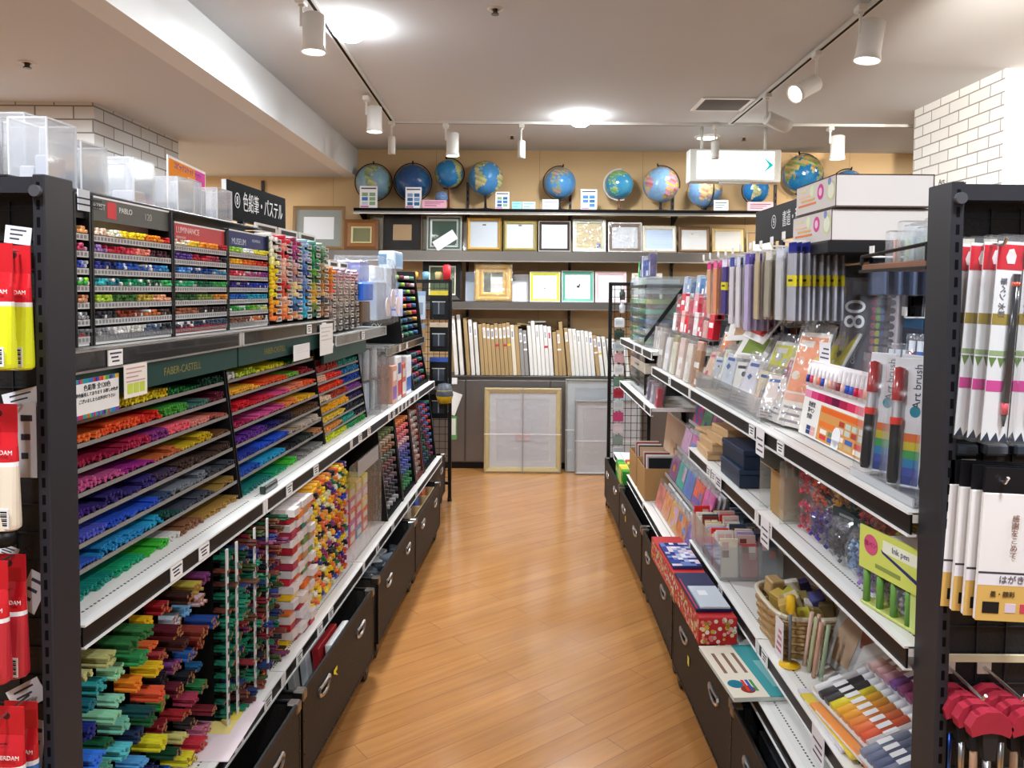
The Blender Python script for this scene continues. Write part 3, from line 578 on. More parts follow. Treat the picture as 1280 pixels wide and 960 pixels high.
for i, (px, py, w_, c, rot) in enumerate(((590, 397, .1, K_, .1), (641, 402, .13, 'dcc79c', -.25), (655, 400, .12, 'd9c090', .2), (671, 397, .15, 'eeeae2', -.15), (715, 410, .12, 'dcc9a4', .25), (632, 402, .1, 'd6bc8a', -.1))):
    p = WP(px, py+6, 6.55); m = MB().rbox(-w_/2, w_/2, 0, .16, 0, .012, .002, c, 'paper')
    one('loose_sheet', m, ('kraft sheet lying across the canvas tops at the left end', 'cream sheet lying on the canvas tops near the middle', 'tan sheet lying on the canvas tops over the grey pair', 'white sheet lying highest on the canvas tops', 'tan sheet lying over the brown canvases right of the white ones', 'thin tan sheet lying on the kraft canvases')[i], 'panel', 'sheets lying on the canvas tops', at(p.x, 6.5, p.z, rot*.3, 0, rot*.4))
def big_frame(x0, x1, y0, y1, Y, prof, label, lean, strap=True, sheet='d6d5d8', mat=None, mw=0):
    a, b, c = WP(x0, y1, Y), WP(x1, y1, Y), WP((x0+x1)/2, y0, Y+.04)
    w_, h_ = b.x-a.x, c.z/math.cos(math.radians(lean)); Y2 = Y
    t = picture_frame('large_framed_sheet', w_, h_, prof, label, at((a.x+b.x)/2, Y2, .001, 0, math.radians(-lean)), mat, mw, sheet, None, True, 'satin', 'large wrapped frames leaning on the cabinet')
    m = MB(); dd = max(p[1] for p in prof)+.005
    m.box(-w_/2, w_/2, -dd-.001, -dd, h_*.452, h_*.458, 'f6f6f6', 'satin')
    if strap: m.box(-.004, .004, -dd-.001, -dd, 0, h_, '8d8c88', 'satin')
    obj('string', m, t); return t
t = big_frame(605, 701, 485, 591, 6.33, [(0, .022, 'b39a5e'), (.012, .03, 'd0b878'), (.036, .02, 'c9b274'), (.044, .012, 'd8d0bc')], 'large gold frame wrapped in clear plastic leaning in the middle of the cabinet', 3.5, True, 'dcdbe0', 'e4e3e6', .05)
m = MB().box(-.06, .06, -.0095, -.009, .26, .33, 'e6c8ca', 'paper'); obj('label', m, t)['label'] = 'faint pink sticker'
big_frame(706, 800, 474, 594, 6.36, [(0, .02, '8d8a78'), (.01, .024, 'a9a694'), (.018, .014, '9a978a')], 'tallest silver frame leaning on the cabinet, behind a smaller white one', 3, False, 'cdd3d8', 'd8dfe2', .06)
big_frame(718, 800, 500, 596, 6.28, [(0, .02, '8a8782'), (.01, .026, 'bdbbb8'), (.02, .014, 'c6c5c4')], 'smaller silver frame with white sheet leaning in front of the tallest one', 3, False, 'dad9dc', 'dedde0', .05)
# ---- illuminated exit direction box ----
a, b = WP(862, 186, 5.7), WP(976, 228, 5.7); t = thing('exit_sign', 'white illuminated exit direction box with a cyan chevron, hanging from the ceiling', 'sign', at((a.x+b.x)/2, 5.7, b.z))
w_, h_ = b.x-a.x, a.z-b.z
m = MB(); m.rbox(-w_/2, w_/2, 0, .11, 0, h_, .006, 'dcdcd4', 'satin'); m.box(-w_*.17, w_*.17, .005, .06, -.01, 0, 'e6e6e0', 'satin'); obj('housing', m, t)
m = MB(); m.box(-w_*.415, w_*.42, -.004, 0, h_*.1, h_*.93, 'ffffff', 'sign_glow'); obj('panel', m, t)
m = MB(); cx, cz, q = w_*.36, h_*.52, h_*.25
m.prism([(cx-q*.7, cz+q), (cx-q*.25, cz+q*.7), (cx+q*.55, cz+q*.08), (cx+q*.55, cz-q*.08), (cx-q*.25, cz-q*.7), (cx-q*.7, cz-q), (cx-q*.15, cz-q*.3), (cx+q*.05, cz), (cx-q*.15, cz+q*.3)], -.006, -.004, 'y', 'ffffff', 'arrow_glow'); obj('chevron', m, t)
m = MB()
for x in (-w_*.35, w_*.35): m.cyl((x, .055, h_), (x, .055, CEIL-b.z), .012, 'dcdcd4', 'satin', 8)
obj('hanger', m, t)
# ================= ceiling: tracks, spots, vent, sprinklers =================
def track(p0, p1, label, z=CEIL, slot='141414', gaps=()):
    t = thing('light_track', label, 'light track', None, 'light tracks on the ceiling'); p0, p1 = Vector((*p0, z)), Vector((*p1, z)); d = p1-p0; L = d.length
    t.matrix_local = Matrix.Translation(p0) @ Matrix.Rotation(math.atan2(d.y, d.x), 4, 'Z')
    m = MB(); m.box(0, L, -.017, .017, -.019, -.0005, 'd8d5cf', 'satin'); obj('rail', m, t)
    s = MB(); s.box(.01, L-.01, -.0075, .0075, -.0196, -.019, slot, 'matte'); obj('slot', s, t)
    e = MB(); e.box(-.012, .0, -.018, .018, -.021, -.0005, 'efefec', 'satin'); e.box(L, L+.012, -.018, .018, -.021, -.0005, 'efefec', 'satin'); obj('end_cap', e, t)
track((-.93, 5.55), (-.83, -.6), 'ceiling light track with a dark slot on the left, above the left shelving')
track((1.5, 5.55), (1.44, -.6), 'ceiling light track with a dark slot on the right, above the right shelving')
track((-.93, 5.62), (3.2, 5.62), 'pale ceiling light track running crosswise in front of the globes', slot='8a8782')
track((-4.2, 5.4), (-2.45, 5.4), 'pale light track on the lower ceiling left of the beam', SOFF, '8a8782')
def spot(x, y, length, r, label, on, tilt=(0, 0), drop=.05, z=CEIL, warm=False, power=20, cone=80, name='spotlight'):
    t = thing(name, label, 'spotlight', at(x, y, z), 'track spotlights on the ceiling'); wc = 'ecebe6' if on else 'd9d7cf'
    a = MB(); a.rbox(-.02, .02, -.03, .03, -.045, -.018, .004, wc, 'satin'); a.cyl((0, 0, -.045), (0, 0, -.055), .013, wc, 'satin', 10); obj('adapter', a, t)
    s = MB(); s.box(r*.0-.006, .006, -.004, .004, -.055-drop-(length*.3 if drop < .06 else 0), -.05, wc, 'satin'); obj('stem', s, t)
    off = r+.005 if drop < .06 else 0
    hx = Matrix.Translation((off, 0, -.05-drop)) @ Matrix.Rotation(tilt[1], 4, 'Z') @ Matrix.Rotation(tilt[0], 4, 'Y')
    h = MB(); z1 = -length; fl = 1.14 if on else 1.0
    h.lathe([(0, .0), (r*.8, .0), (r, -.006), (r, z1*.8), (r*fl, z1), (r*fl*.9, z1), (r*.86, z1*.86)], wc, 'satin', 24); obj('head', h, t, hx)
    l = MB(); l.lathe([(0, z1*.955), (r*.87*fl, z1*.96)], 'ffffff' if on else '8a8782', ('lamp_warm' if warm else 'lamp') if on else 'satin', 24); obj('lens', l, t, hx)
    if on:
        L = bpy.data.lights.new('spotlight_beam', 'SPOT'); L.energy = power; L.spot_size = math.radians(cone); L.spot_blend = .6; L.shadow_soft_size = .04; L.color = (1, .82, .6) if warm else (1, .96, .9)
        o = bpy.data.objects.new('spotlight_beam', L); COL.objects.link(o); o.parent = t; o.matrix_local = hx @ Matrix.Translation((0, 0, z1*1.03))
    return t
spot(-.92, 3.25, .16, .046, 'large lit white spotlight on the left track, nearest the camera', True, drop=.03, power=60)
spot(-.97, 4.85, .16, .046, 'lit white spotlight halfway down the left ceiling track', True, drop=.03, power=60)
spot(-.93, 5.56, .125, .026, 'unlit slim pendant where the left track meets the cross track', False, drop=.075, name='pendant_light')
spot(-.55, 5.63, .17, .045, 'lit white spotlight on the cross track above the third and fourth globes', True, drop=.03, power=65, cone=120)
spot(0, 5.63, .125, .028, 'unlit slim pendant on the cross track in the middle of the aisle', False, drop=.085, name='pendant_light')
spot(1.4, 5.60, .125, .03, 'unlit slim pendant in front of the lit sign', False, drop=.085, name='pendant_light')
spot(2.24, 5.63, .17, .05, 'lit white spotlight on the cross track right of the lit sign', True, drop=.03, power=55)
spot(1.42, 3.28, .17, .05, 'large lit white spotlight on the right track, nearest the camera', True, (math.radians(8), 0), .03, power=70)
spot(1.475, 3.9, .16, .042, 'tilted spotlight on the right track with its warm lamp facing left', True, (math.radians(62), math.radians(25)), .12, warm=True, power=30)
spot(1.49, 4.72, .16, .042, 'unlit tilted spotlight on the right track, nearest the ceiling vent', False, (math.radians(-72), math.radians(15)), .11)
spot(-2.55, 5.4, .16, .06, 'spotlight hanging from the lower ceiling left of the beam', False, drop=.1, z=SOFF)
for i, (x, y) in enumerate(((-.80, 3.62), (.41, 5.42), (1.46, 6.1))):
    t = thing('downlight', ('round ceiling downlight glaring beside the left track', 'round ceiling downlight glaring on the cross track in mid aisle', 'round ceiling downlight just above the lit sign')[i], 'downlight', at(x, y, CEIL), 'round ceiling downlights')
    m = MB(); m.lathe([(.075, -.012), (.088, -.014), (.1, -.0005)], 'f0efea', 'satin', 28); obj('trim_ring', m, t)
    m = MB(); m.lathe(([(0, -.075), (.045, -.068), (.075, -.045), (.082, -.012)] if i < 2 else [(0, -.012), (.05, -.0115), (.076, -.01)]), 'ffffff', 'lamp_bright' if i < 2 else 'lamp', 28); obj('lens', m, t)
for i, (px, py, z) in enumerate(((34, 78, SOFF), (619, 11, CEIL), (640, 170, CEIL), (930, 172, CEIL))):
    d = ray(px, py); Y = (z-EYE)/d.z*d.y; p = WP(px, py, Y); t = thing('sprinkler_head', ('small sprinkler in the lower ceiling left of the beam', 'small sprinkler in the ceiling above mid aisle', 'small sprinkler in the ceiling near the wall above the middle globes', 'small sprinkler in the ceiling above the lit sign')[i], 'sprinkler', at(p.x, Y, z), 'ceiling sprinklers')
    m = MB(); m.lathe([(.018, -.004), (.032, -.005), (.036, -.0005)], 'd8d4cc', 'satin', 16); obj('plate', m, t)
    m = MB(); m.cyl((0, 0, -.022), (0, 0, -.001), .011, '55504a', 'metal', 10); m.cyl((0, 0, -.026), (0, 0, -.022), .017, '6a655e', 'metal', 12); obj('nozzle', m, t)
d = ray(903, 130); Y = (CEIL-EYE)/d.z*d.y; p = WP(903, 130, Y)
t = thing('ceiling_vent', 'square dark ceiling air vent with a white rim beside the right track', 'vent', at(p.x, Y, CEIL))
m = MB()
for a in ((-.17, .17, -.17, -.145), (-.17, .17, .145, .17), (-.17, -.145, -.145, .145), (.145, .17, -.145, .145)): m.box(*a, -.008, -.0005, 'e6e3dc', 'satin')
obj('rim', m, t)
m = MB(); m.box(-.145, .145, -.145, .145, -.002, -.0008, '2a2522')
for k in range(9): y = -.125+k*.031; m.prism([(y, -.002), (y+.02, -.007), (y+.022, -.006), (y+.002, -.001)], -.145, .145, 'x', '55493f', 'satin')
obj('slats', m, t)
# lettering on the right brick pillar
t = thing('pillar_lettering', 'black hand lettering on the white brick pillar at the right, half behind the post', 'lettering', at(2.62, 4.85, 2.1))
for s_, z_, h_, c_ in (('Art', .105, .05, '3a302a'), ('BRUSH', .03, .1, '2a211c'), ('GALLERY', -.045, .05, '8a7438'), ('1149', -.095, .04, '8a7438')): text(s_, h_, c_, t, Matrix.Translation((-.004, 0, z_)) @ FACE_R, align='LEFT')
# ================= goods on the left shelving =================
CN = {}
def cname(h):
    import colorsys
    r, g, b = (int(h[i:i+2], 16)/255 for i in (0, 2, 4)); H, S, V = colorsys.rgb_to_hsv(r, g, b)
    if S < .14: return 'black' if V < .25 else 'dark grey' if V < .45 else 'grey' if V < .75 else 'white'
    H *= 360; n = 'red' if H < 12 or H > 345 else 'orange' if H < 38 else 'yellow' if H < 62 else 'lime green' if H < 90 else 'green' if H < 155 else 'teal' if H < 190 else 'blue' if H < 250 else 'purple' if H < 290 else 'magenta' if H < 325 else 'pink'
    if n == 'orange' and V < .72: n = 'brown'
    if n == 'yellow' and V < .6: n = 'olive'
    return ('dark ' if V < .42 else 'pale ' if S < .45 and V > .7 else 'bright ' if S > .75 and V > .8 else '')+n
STICK = {}; STMESH = {}
def stick(kind, F, x, y, z, L, r, colour, label, group, cap=None, n=6, ang=0):
    """a pencil or marker lying along the shelf depth with its end at x (facing the aisle: +x on the left, -x on the right)"""
    P = F @ Vector((x, y, z)); STICK.setdefault(kind, []).append(((P-Vector((0, 0, EYE))).length/r*.004, F, x, y, z, L, r, colour, label, group, cap, n, ang))
def stick_mesh(L, r, n, cap, colour='ffffff', out=None, M=None):
    m = MB(); m.cyl((-L, 0, 0), (0, 0, 0), r, colour, 'satin', n, caps=2, cc=cap or colour)
    if cap is None: m.cyl((0, 0, 0), (.0004, 0, 0), r*.55, tuple(x*.8 for x in C(colour)), 'satin', 5, caps=2)
    if out is not None: out.add(m, M)
    return m
def flush_sticks(most=300):
    for kind, L_ in STICK.items():
        L_.sort(key=lambda t: t[0]); rest = MB()
        for i, (_, F, x, y, z, L, r, c, label, group, cap, n, ang) in enumerate(L_):
            M = at(x, y, z, (PI if F is MR else 0)+ang, 0, 0, F)
            if i < most:
                key = (L, r, n, cap)
                if cap:                                                     # two colours: own mesh per colour
                    key += (c,)
                    if key not in STMESH: STMESH[key] = stick_mesh(L, r, n, cap, c).mesh(kind)
                    tag(link(kind, STMESH[key], None, M), label, kind.replace('_', ' ').split()[-1], group)
                else:
                    if key not in STMESH: STMESH[key] = stick_mesh(L, r, n, cap).mesh(kind)
                    o = tag(link(kind, STMESH[key], None, M), label, kind.replace('_', ' ').split()[-1], group); k = rnd.uniform(.9, 1.1); o.color = (*[min(1, q*k) for q in C(c)], 1)
            else: stick_mesh(L*.5 if L > .1 else L, r, 5, cap, vary(c, .12), rest, M)
        if rest.v: tag(obj(kind+'s', rest), f'the many further {kind.replace("_", " ")}s filling the racks beyond the nearest ones', kind.replace('_', ' ').split()[-1]+'s', None, 'stuff')
def seg(segs, t):
    for e, c in segs:
        if t <= e: return c
    return segs[-1][1]
# ---- upright racks of artists' pencils on the chrome shelf ----
ZT = 1.382
def pencil_rack(y0, y1, d, body, header, strip, lines, rows, label, hz=(1.645, 1.69), nm='pencil_rack', where=''):
    t = thing(nm, label, 'rack', at(0, 0, 0, B=ML), 'pencil racks on the upper left shelf')
    b = MB(); sbox(b, -1, d+.055, d+.2, y0, y1, ZT+.001, hz[1]-.01, body); 
    for yy in (y0, y1-.006): sbox(b, -1, d-.004, d+.2, yy, yy+.006, ZT+.001, hz[1], '141416', 'satin')
    obj('body', b, t)
    s = MB(); sbox(s, -1, d+.0, d+.05, y0+.006, y1-.006, ZT+.002, ZT+.036, 'e2e1de', 'satin'); sbox(s, -1, d-.002, d, y0+.008, y1-.008, ZT+.008, ZT+.028, strip, 'satin'); obj('base_strip', s, t)
    h = MB(); sbox(h, -1, d+.003, d+.009, y0+.007, y1-.007, hz[0]-.004, hz[1], header, 'satin'); sbox(h, -1, d+.002, d+.01, y0+.003, y1-.003, hz[1]-.003, hz[1]+.001, 'e8e8e6', 'satin'); hd = obj('header_sign', h, t)
    for (tx, sz, c, fy, fz, al) in lines: text(tx, sz, c, hd, Matrix.Translation((-(d+.0022), y0+(y1-y0)*fy, hz[0]+(hz[1]-hz[0])*fz)) @ FACE_L, align=al)
    if header.startswith('5'): k = MB(); sbox(k, -1, d+.0025, d+.003, y0+(y1-y0)*.2, y0+(y1-y0)*.3, hz[0]+.004, hz[1]-.006, 'd2262c', 'satin'); obj('emblem', k, hd)
    for i, segs in enumerate(rows):
        z = 1.613-i*.0345; l = MB()
        sbox(l, -1, d, d+.12, y0+.006, y1-.006, z-.009, z-.006, '2a2a2c', 'satin'); sbox(l, -1, d-.002, d+.002, y0+.006, y1-.006, z-.016, z-.003, 'cfcecc', 'paper')
        n = int((y1-y0)/.012)
        for k in range(n): yy = y0+.01+k*.012; sbox(l, -1, d-.0026, d-.002, yy, yy+.007, z-.013, z-.006, '8d8c8e', 'paper')
        obj('row_tray', l, t); nn = int((y1-y0-.02)/.0084)
        for k in range(nn):
            for lay in range(rnd.choice((1, 2, 2)) if rnd.random() > .06 else 0):
                yy = y0+.012+k*.0084+(.0042 if lay else 0); c = seg(segs, (yy-y0)/(y1-y0))
                if rnd.random() < .12: c = 'e6e4e0' if i in (2, 3, 5, 6) else c
                stick('artist_pencil', ML, -(d-.006)+rnd.uniform(-.004, .004), yy, z+.0016+lay*.0071, .15, .0038, c, f'{cname(c)} pencil end in the {ORD[i]} row of the {where} pencil rack', f'{cname(c)} pencil ends, {ORD[i]} row, {where} rack')
    return t
YZ = LP(90, 260, -.12)[0]; YA = LP(112, 251, -.12)[0]; YB = LP(214.5, 275, -.12)[0]; YC = LP(283.5, 290, -.12)[0]; YD = LP(335, 300, -.12)[0]; YE = LP(409, 310, -.12)[0]; YF = LP(446, 320, -.12)[0]
rowsA = [[(.2, 'f0d8c0'), (.3, 'f2f0d8'), (.6, 'f2d21c'), (.85, 'f08a1e'), (1, 'c22a22')], [(.15, 'a080c0'), (.35, 'b81e3a'), (.5, 'e04a5a'), (.65, 'f0907c'), (1, '4a1c28')], [(.1, '3a3f9c'), (.25, '1c2a6a'), (.6, '2454b0'), (.8, '3a72c8'), (1, '3a9ad0')], [(.15, '46b8c0'), (.3, '1e7a8c'), (.6, '1c9064'), (.8, '1c5a3a'), (1, '4cc070')], [(.2, 'a8c83c'), (.5, '3a6a2c'), (.7, 'b8a040'), (.9, 'f0b088'), (1, 'f0a078')], [(.25, '3a3a40'), (.6, '8a3a24'), (.8, 'c8703c'), (1, '4a3a34')], [(.2, '8a8a90'), (.4, 'e8e4e0'), (.6, 'c8c4b8'), (.8, '50627c'), (1, '24262c')]]
rowsB = [[(.25, 'e8e4c8'), (.5, 'f0d038'), (.8, 'f09a2c'), (1, 'a8242c')], [(.3, '5a3a8c'), (.6, 'c02c40'), (.8, 'a83a50'), (1, '2a2434')], [(.3, '5a90d0'), (.7, '2a4a8c'), (1, '3a86b0')], [(.3, '3ab07a'), (.7, '1e6a4a'), (1, '4aa85a')], [(.4, '2e5a2c'), (.7, '8a9c50'), (1, 'd8903c')], [(.4, 'a8684a'), (1, '3a2c2c')], [(.5, '2e3c50'), (1, '3a4a64')]]
rowsC = [[(.3, 'a8d84c'), (.45, 'e8ece0'), (.6, 'e6e8e0'), (1, 'e8dc30')], [(.3, 'f0b428'), (.6, 'f07a28'), (1, 'd83a24')], [(.4, 'd83a50'), (.8, 'c0408c'), (1, '8a3a90')], [(.4, '3a2c80'), (1, '2a3ca8')], [(.4, '2a6ac0'), (1, '2ca0c0')], [(.5, '2c9a40'), (.8, '7ab83c'), (1, 'c8d040')], [(.5, '7a4a34'), (.8, 'd8783c'), (1, '3a3438')]]
rowsZ = [[(1, 'e8a868')], [(.4, 'c04a6a'), (1, 'c8a0c8')], [(.4, '4a5ac0'), (1, 'd8dcec')], [(.6, '3a9c3c'), (1, '98d83c')], [(1, 'c88a64')], [(1, '9a9a9c')], [(1, '6a6a6c')]]
pencil_rack(YZ, YA-.003, .12, '101012', '17171a', 'b8322c', [], rowsZ, 'narrow black pencil rack with a red base label next to the left post', nm='pencil_rack', where='narrow black')
card_z = MB(); sbox(card_z, -1, .115, .117, YZ+.012, YA-.007, 1.655, 1.697, 'd2d6da', 'paper')
for k in range(2): sbox(card_z, -1, .1145, .115, YZ+.09, YA-.05, 1.666+k*.012, 1.669+k*.012, '3a3f48', 'paper')
one('price_sign', card_z, 'pale blue price sign on the narrow black pencil rack', 'sign', 'price signs on the left shelving', at(0, 0, 0, B=ML))
pencil_rack(YA, YB-.003, .12, 'dcdbd8', '56554f', '6b6b70', [('ARTIST', .017, 'c9c7c0', .01, .55, 'LEFT'), ('PABLO', .017, 'd8d6cf', .33, .55, 'LEFT'), ('120', .022, 'a9a79f', .64, .45, 'LEFT')], rowsA, 'pencil rack with a grey header sign and red emblem', where='grey headed')
pencil_rack(YB, YC-.003, .12, 'dcdbd8', 'c23a3c', 'd03038', [('LUMINANCE', .022, 'f0c8c4', .08, .6, 'LEFT'), ('PERMANENT', .009, 'f0d0cc', .08, .22, 'LEFT')], rowsB, 'pencil rack with a red header sign and red base strip', (1.62, 1.668), where='red headed')
pencil_rack(YC, YD-.003, .12, 'b8b7b6', '1c2466', 'bdbcba', [('MUSEUM', .026, 'c8ccdc', .12, .45, 'LEFT'), ('AQUARELLE', .012, 'b0b8d0', .6, .62, 'LEFT')], rowsC, 'pencil rack with a navy blue header sign', (1.615, 1.675), where='navy headed')
# ---- marker racks further along ----
def marker_rack(y0, y1, d, cols, rows, z0, dz, pal, label, base='1a1a1c', r=.0075, nm='marker', cards=True, where='', per=3, F=None, tags=True, L=.06):
    F = F or ML; s = -1 if F is ML else 1
    t = thing('marker_rack', label, 'rack', at(0, 0, 0, B=F)); b = MB(); sbox(b, s, d+.05, d+.17, y0, y1, z0, z0+rows*dz+.02, base)
    obj('body', b, t); cw = (y1-y0)/cols
    for c in range(cols):
        k = MB(); yy = y0+c*cw
        for r_ in range(rows): sbox(k, s, d-.002, d+.06, yy+.001, yy+cw-.001, z0+.012+r_*dz, z0+.0145+r_*dz, base)
        obj('rack_slats', k, t)
        if tags:
            g = MB()
            for r_ in range(rows): zz = z0+.004+r_*dz+dz*.2; sbox(g, s, d-.006, d-.004, yy+cw*.52, yy+cw*.98, zz, zz+dz*.62, 'd9d6d2', 'paper'); sbox(g, s, d-.0064, d-.006, yy+cw*.6, yy+cw*.9, zz+dz*.15, zz+dz*.47, '6d6a70', 'paper')
            obj('tag_lettering', g, t)
        for r_ in range(rows):
            col = pal(c, rows-1-r_)
            for q in range(per):
                yq = yy+cw*(.14+.36*(q % 2) if tags else .2+.6*q/max(1, per-1)); zq = z0+.0145+r_*dz+r+(q//2)*r*1.7 if tags else z0+.0145+r_*dz+r
                stick(nm, F, s*(d-.012)+rnd.uniform(-.006, .006), yq, zq, L, r, col, f'{cname(col)} {nm.replace("_", " ")} in the {ORD[c]} column, {ORD[rows-r_-1]} row, {where}', f'{cname(col)} {nm.replace("_", " ")}s, {ORD[c]} column, {ORD[rows-r_-1]} row, {where}', None, 8)
    if cards:
        for c in range(3):
            g = MB(); w_ = (y1-y0)/3; yy = y0+c*w_; zt = z0+rows*dz+.02; sbox(g, s, d+.045, d+.05, yy+.01, yy+w_-.01, zt, zt+.03, 'e6e4dc', 'satin'); sbox(g, s, d+.044, d+.045, yy+.03, yy+w_-.03, zt+.008, zt+.022, '4a4642'); obj('top_card', g, t)
    return t
pM = [['f0ede4', 'ece6d0', 'ece8c0', 'f0e890', 'f2d818', 'f2ce18', 'f4c81a', 'f0e020', 'f4a818', 'f49a1c', 'f07a2c', 'f06a30'], ['d82c3c', 'f0a090', 'e03040', 'f2b8a0', 'f0c0a8', 'f0a088', 'd83a34', 'e05a3c', 'f0b898', 'f09a5a', 'f0783c', 'f2a8b0'],
      ['9a3050', 'c04c8a', 'a03a7a', 'd8b0b0', 'c89080', 'b08a98', 'e8d090', 'f0d8a0', '6a9ad0', '2a4a7c', 'e0a070', 'c8a8c8'], ['a8c8e0', '7ab0d8', 'b0b8e0', '5a8ac0', '3a5aa0', '90a8d0', '6a88b8', '4a7ab0', '2a9ad0', '5ab0d8', '2ab0c0', '3a8a9c'],
      ['5a9a8c', '1c8a50', '3aa860', '1c7a5a', '68a838', '3a6a3c', 'b8b040', 'e0a83c', 'f0c040', '7a8a3c', '3a6a4a', 'e8a86c'], ['a0b8a0', '6a9a6a', '50785a', 'c0a880', '8a8a5c', '9a7a50', 'c88a48', 'd8b070', '4a4a50', '8a6a4a', 'b07a48', 'f07848']]
marker_rack(YD, YE, .12, 6, 11, ZT+.002, .0262, lambda c, r: pM[c][r % 12], 'tall rack of bright marker ends, yellow to green, under three small cards', where='bright marker rack')
marker_rack(YE+.01, YF+.02, .12, 5, 10, 1.318, .0262, lambda c, r: (['f08a28', 'f0a030', 'f07830', 'e86a3c', 'd8a890', '9a8a84', 'c8a898', '8a7a74', 'a89888', '7a7470'] if c == 0 else ['c0a8b8', 'd09aa0', 'c8b0a8', 'b09a90', 'a8988c', 'c0b0a0', '8a8078', '9c9084', '787068', '6a645e'])[r], 'rack of beige and grey marker ends beside the large plastic bag', where='beige marker rack')
# ---- trays of coloured pencils between the chrome shelf and the middle shelf ----
T1 = [[(.2, 'd8e23a'), (.32, 'a8cc34'), (.58, 'f0dc28'), (.62, 'e8c82a'), (.8, '1e7a3c'), (1, '1c4c3c')], [(.28, 'f0783a'), (.45, 'ec5c30'), (.57, 'dc3428'), (.72, '4c9c3c'), (.86, '4a7468'), (1, '6a2434')], [(.35, '9c1e40'), (.5, 'b02a4c'), (.6, '8a3a80'), (.72, 'f06a78'), (.86, 'e08a7c'), (1, 'b05a4c')], [(.12, 'e0405a'), (.35, 'c85a90'), (.5, '9a2a80'), (.66, 'c06438'), (.86, 'c8a824'), (1, '6a4428')], [(.2, '4a2c80'), (.5, '3a3070'), (.62, '4a3c54'), (1, '4a3830')], [(.25, '5a62c8'), (.5, '2c54c0'), (.56, '3a4a68'), (.8, '7c8088'), (1, '46484e')], [(.2, '3a60c0'), (.42, '2a8ac0'), (.5, '2a9ac0'), (.6, '1e4a44'), (.82, '4a4c58'), (1, '9a7a3c')], [(.25, '1c8a7c'), (.4, '1c9a6a'), (.52, '3cae34'), (.58, 'd8d4cc'), (.72, '8a5c40'), (1, 'a8803c')]]
T2 = [[(.1, 'eceae2'), (.3, 'c8dc3c'), (.62, 'ece030'), (.75, '2a9a44'), (.92, '1c4a34'), (1, 'c8a040')], [(.3, 'f4b43a'), (.62, 'f06030'), (.78, '86c048'), (1, '9c2a34')], [(.25, 'd82430'), (.45, 'd83048'), (.62, 'e85a90'), (.8, 'f0906a'), (1, 'f0602c')], [(.2, 'a82454'), (.55, 'e05a98'), (.7, 'f09048'), (1, 'f0b830')], [(.3, '6a3490'), (.5, '2c2a6c'), (.65, '3a3040'), (1, '6a4c34')], [(.2, '2a3a9c'), (.55, '2a58d0'), (.7, 'b8a48c'), (1, 'd0c0b0')], [(.2, '2c5ab8'), (.48, '2aa0cc'), (.7, '2c2c30'), (.85, '3c4640'), (1, 'c88a5c')], [(.3, '1c7c74'), (.5, '1c9c68'), (.6, '4cc83c'), (1, '8c8a84')]]
T3 = [[(.5, 'b83a34'), (1, '3a9c8c')], [(.2, 'f0c0a8'), (.55, 'e83a34'), (1, '2a7aa8')], [(.55, 'f04a28'), (1, '2a4aa8')], [(.25, 'f2d8b8'), (.6, 'b84a34'), (1, '8a4aa0')], [(.6, 'f2b428'), (1, '3a2c60')], [(.5, 'f2cc50'), (1, '28303c')], [(.4, 'f0a050'), (.7, '2a9c8c'), (1, '2c2c38')], [(.5, 'd8e030'), (.75, '2a9c60'), (1, '3a9c40')]]
def tray_stand(y0, y1, T, label, where, drop=0, kind='coloured_pencil', r=.0037, lays=(1, 2, 2, 3), signs=()):
    t = thing('pencil_tray_stand', label, 'display stand', at(0, 0, 0, B=ML), 'pencil tray stands under the chrome shelf'); z0 = LZ['mid']+.042
    b = MB(); sbox(b, -1, .33, .35, y0, y1, z0+.001, 1.3-drop, '121114')
    obj('back', b, t)
    for yy in (y0, y1-.004): b = MB(); b.prism([(-.335, z0+.001), (-.068, z0+.001), (-.112, 1.27-drop), (-.335, 1.3-drop)], yy, yy+.004, 'y', '151416', 'satin'); obj('side_panel', b, t)
    h = MB(); sbox(h, -1, .075, .085, y0, y1, 1.282-drop, 1.336-drop, '12403a', 'satin'); hd = obj('header_sign', h, t)
    for (tx, sz, c, fy) in signs: text(tx, sz, c, hd, Matrix.Translation((-.0742, y0+(y1-y0)*fy, 1.308)) @ FACE_L)
    for i, segs in enumerate(T):
        z = 1.24-drop-.0468*i*(1-drop*2.5); d = .115-.006*i; m = MB()
        if i < 7: sbox(m, -1, d, d+.19, y0+.005, y1-.005, z-.003, z, '1d1c1e'); sbox(m, -1, d-.003, d, y0+.005, y1-.005, z-.008, z+.0004, '8f8a85', 'paper'); obj('tray', m, t)
        else: z = z0
        y = y0+.012; run = 0
        while y < y1-.01:
            if run <= 0: run = rnd.randint(4, 12); lay = rnd.choice(lays)
            run -= 1; c = seg(segs, (y-y0)/(y1-y0)); c = c if len(c) == 6 else 'ffffff'
            for k in range(lay): stick(kind, ML, -d+rnd.uniform(-.007, .006)-.002*k, y+(r if k % 2 else 0), z+r+.001+k*r*1.75, .175, r, c, f'{cname(c)} pencil in the {ORD[i]} tray from the top, {where}', f'{cname(c)} pencils, {ORD[i]} tray, {where}')
            y += r*2.08
    return t
tray_stand(1.345, 2.165, T1, 'stepped stand of eight pencil trays under a dark green sign, nearest the camera', 'nearest tray stand', signs=(('FABER-CASTELL', .026, '8a8244', .62),))
tray_stand(2.175, 2.95, T2, 'stepped stand of eight bright pencil trays under a dark green sign, second bay', 'second tray stand', signs=(('FABER-CASTELL', .026, '8a8244', .36),))
tray_stand(2.96, 3.6, T3, 'stepped stand of mixed pencil trays beside the clear plastic bags', 'third tray stand', drop=.066, r=.0048, lays=(2, 2, 3))
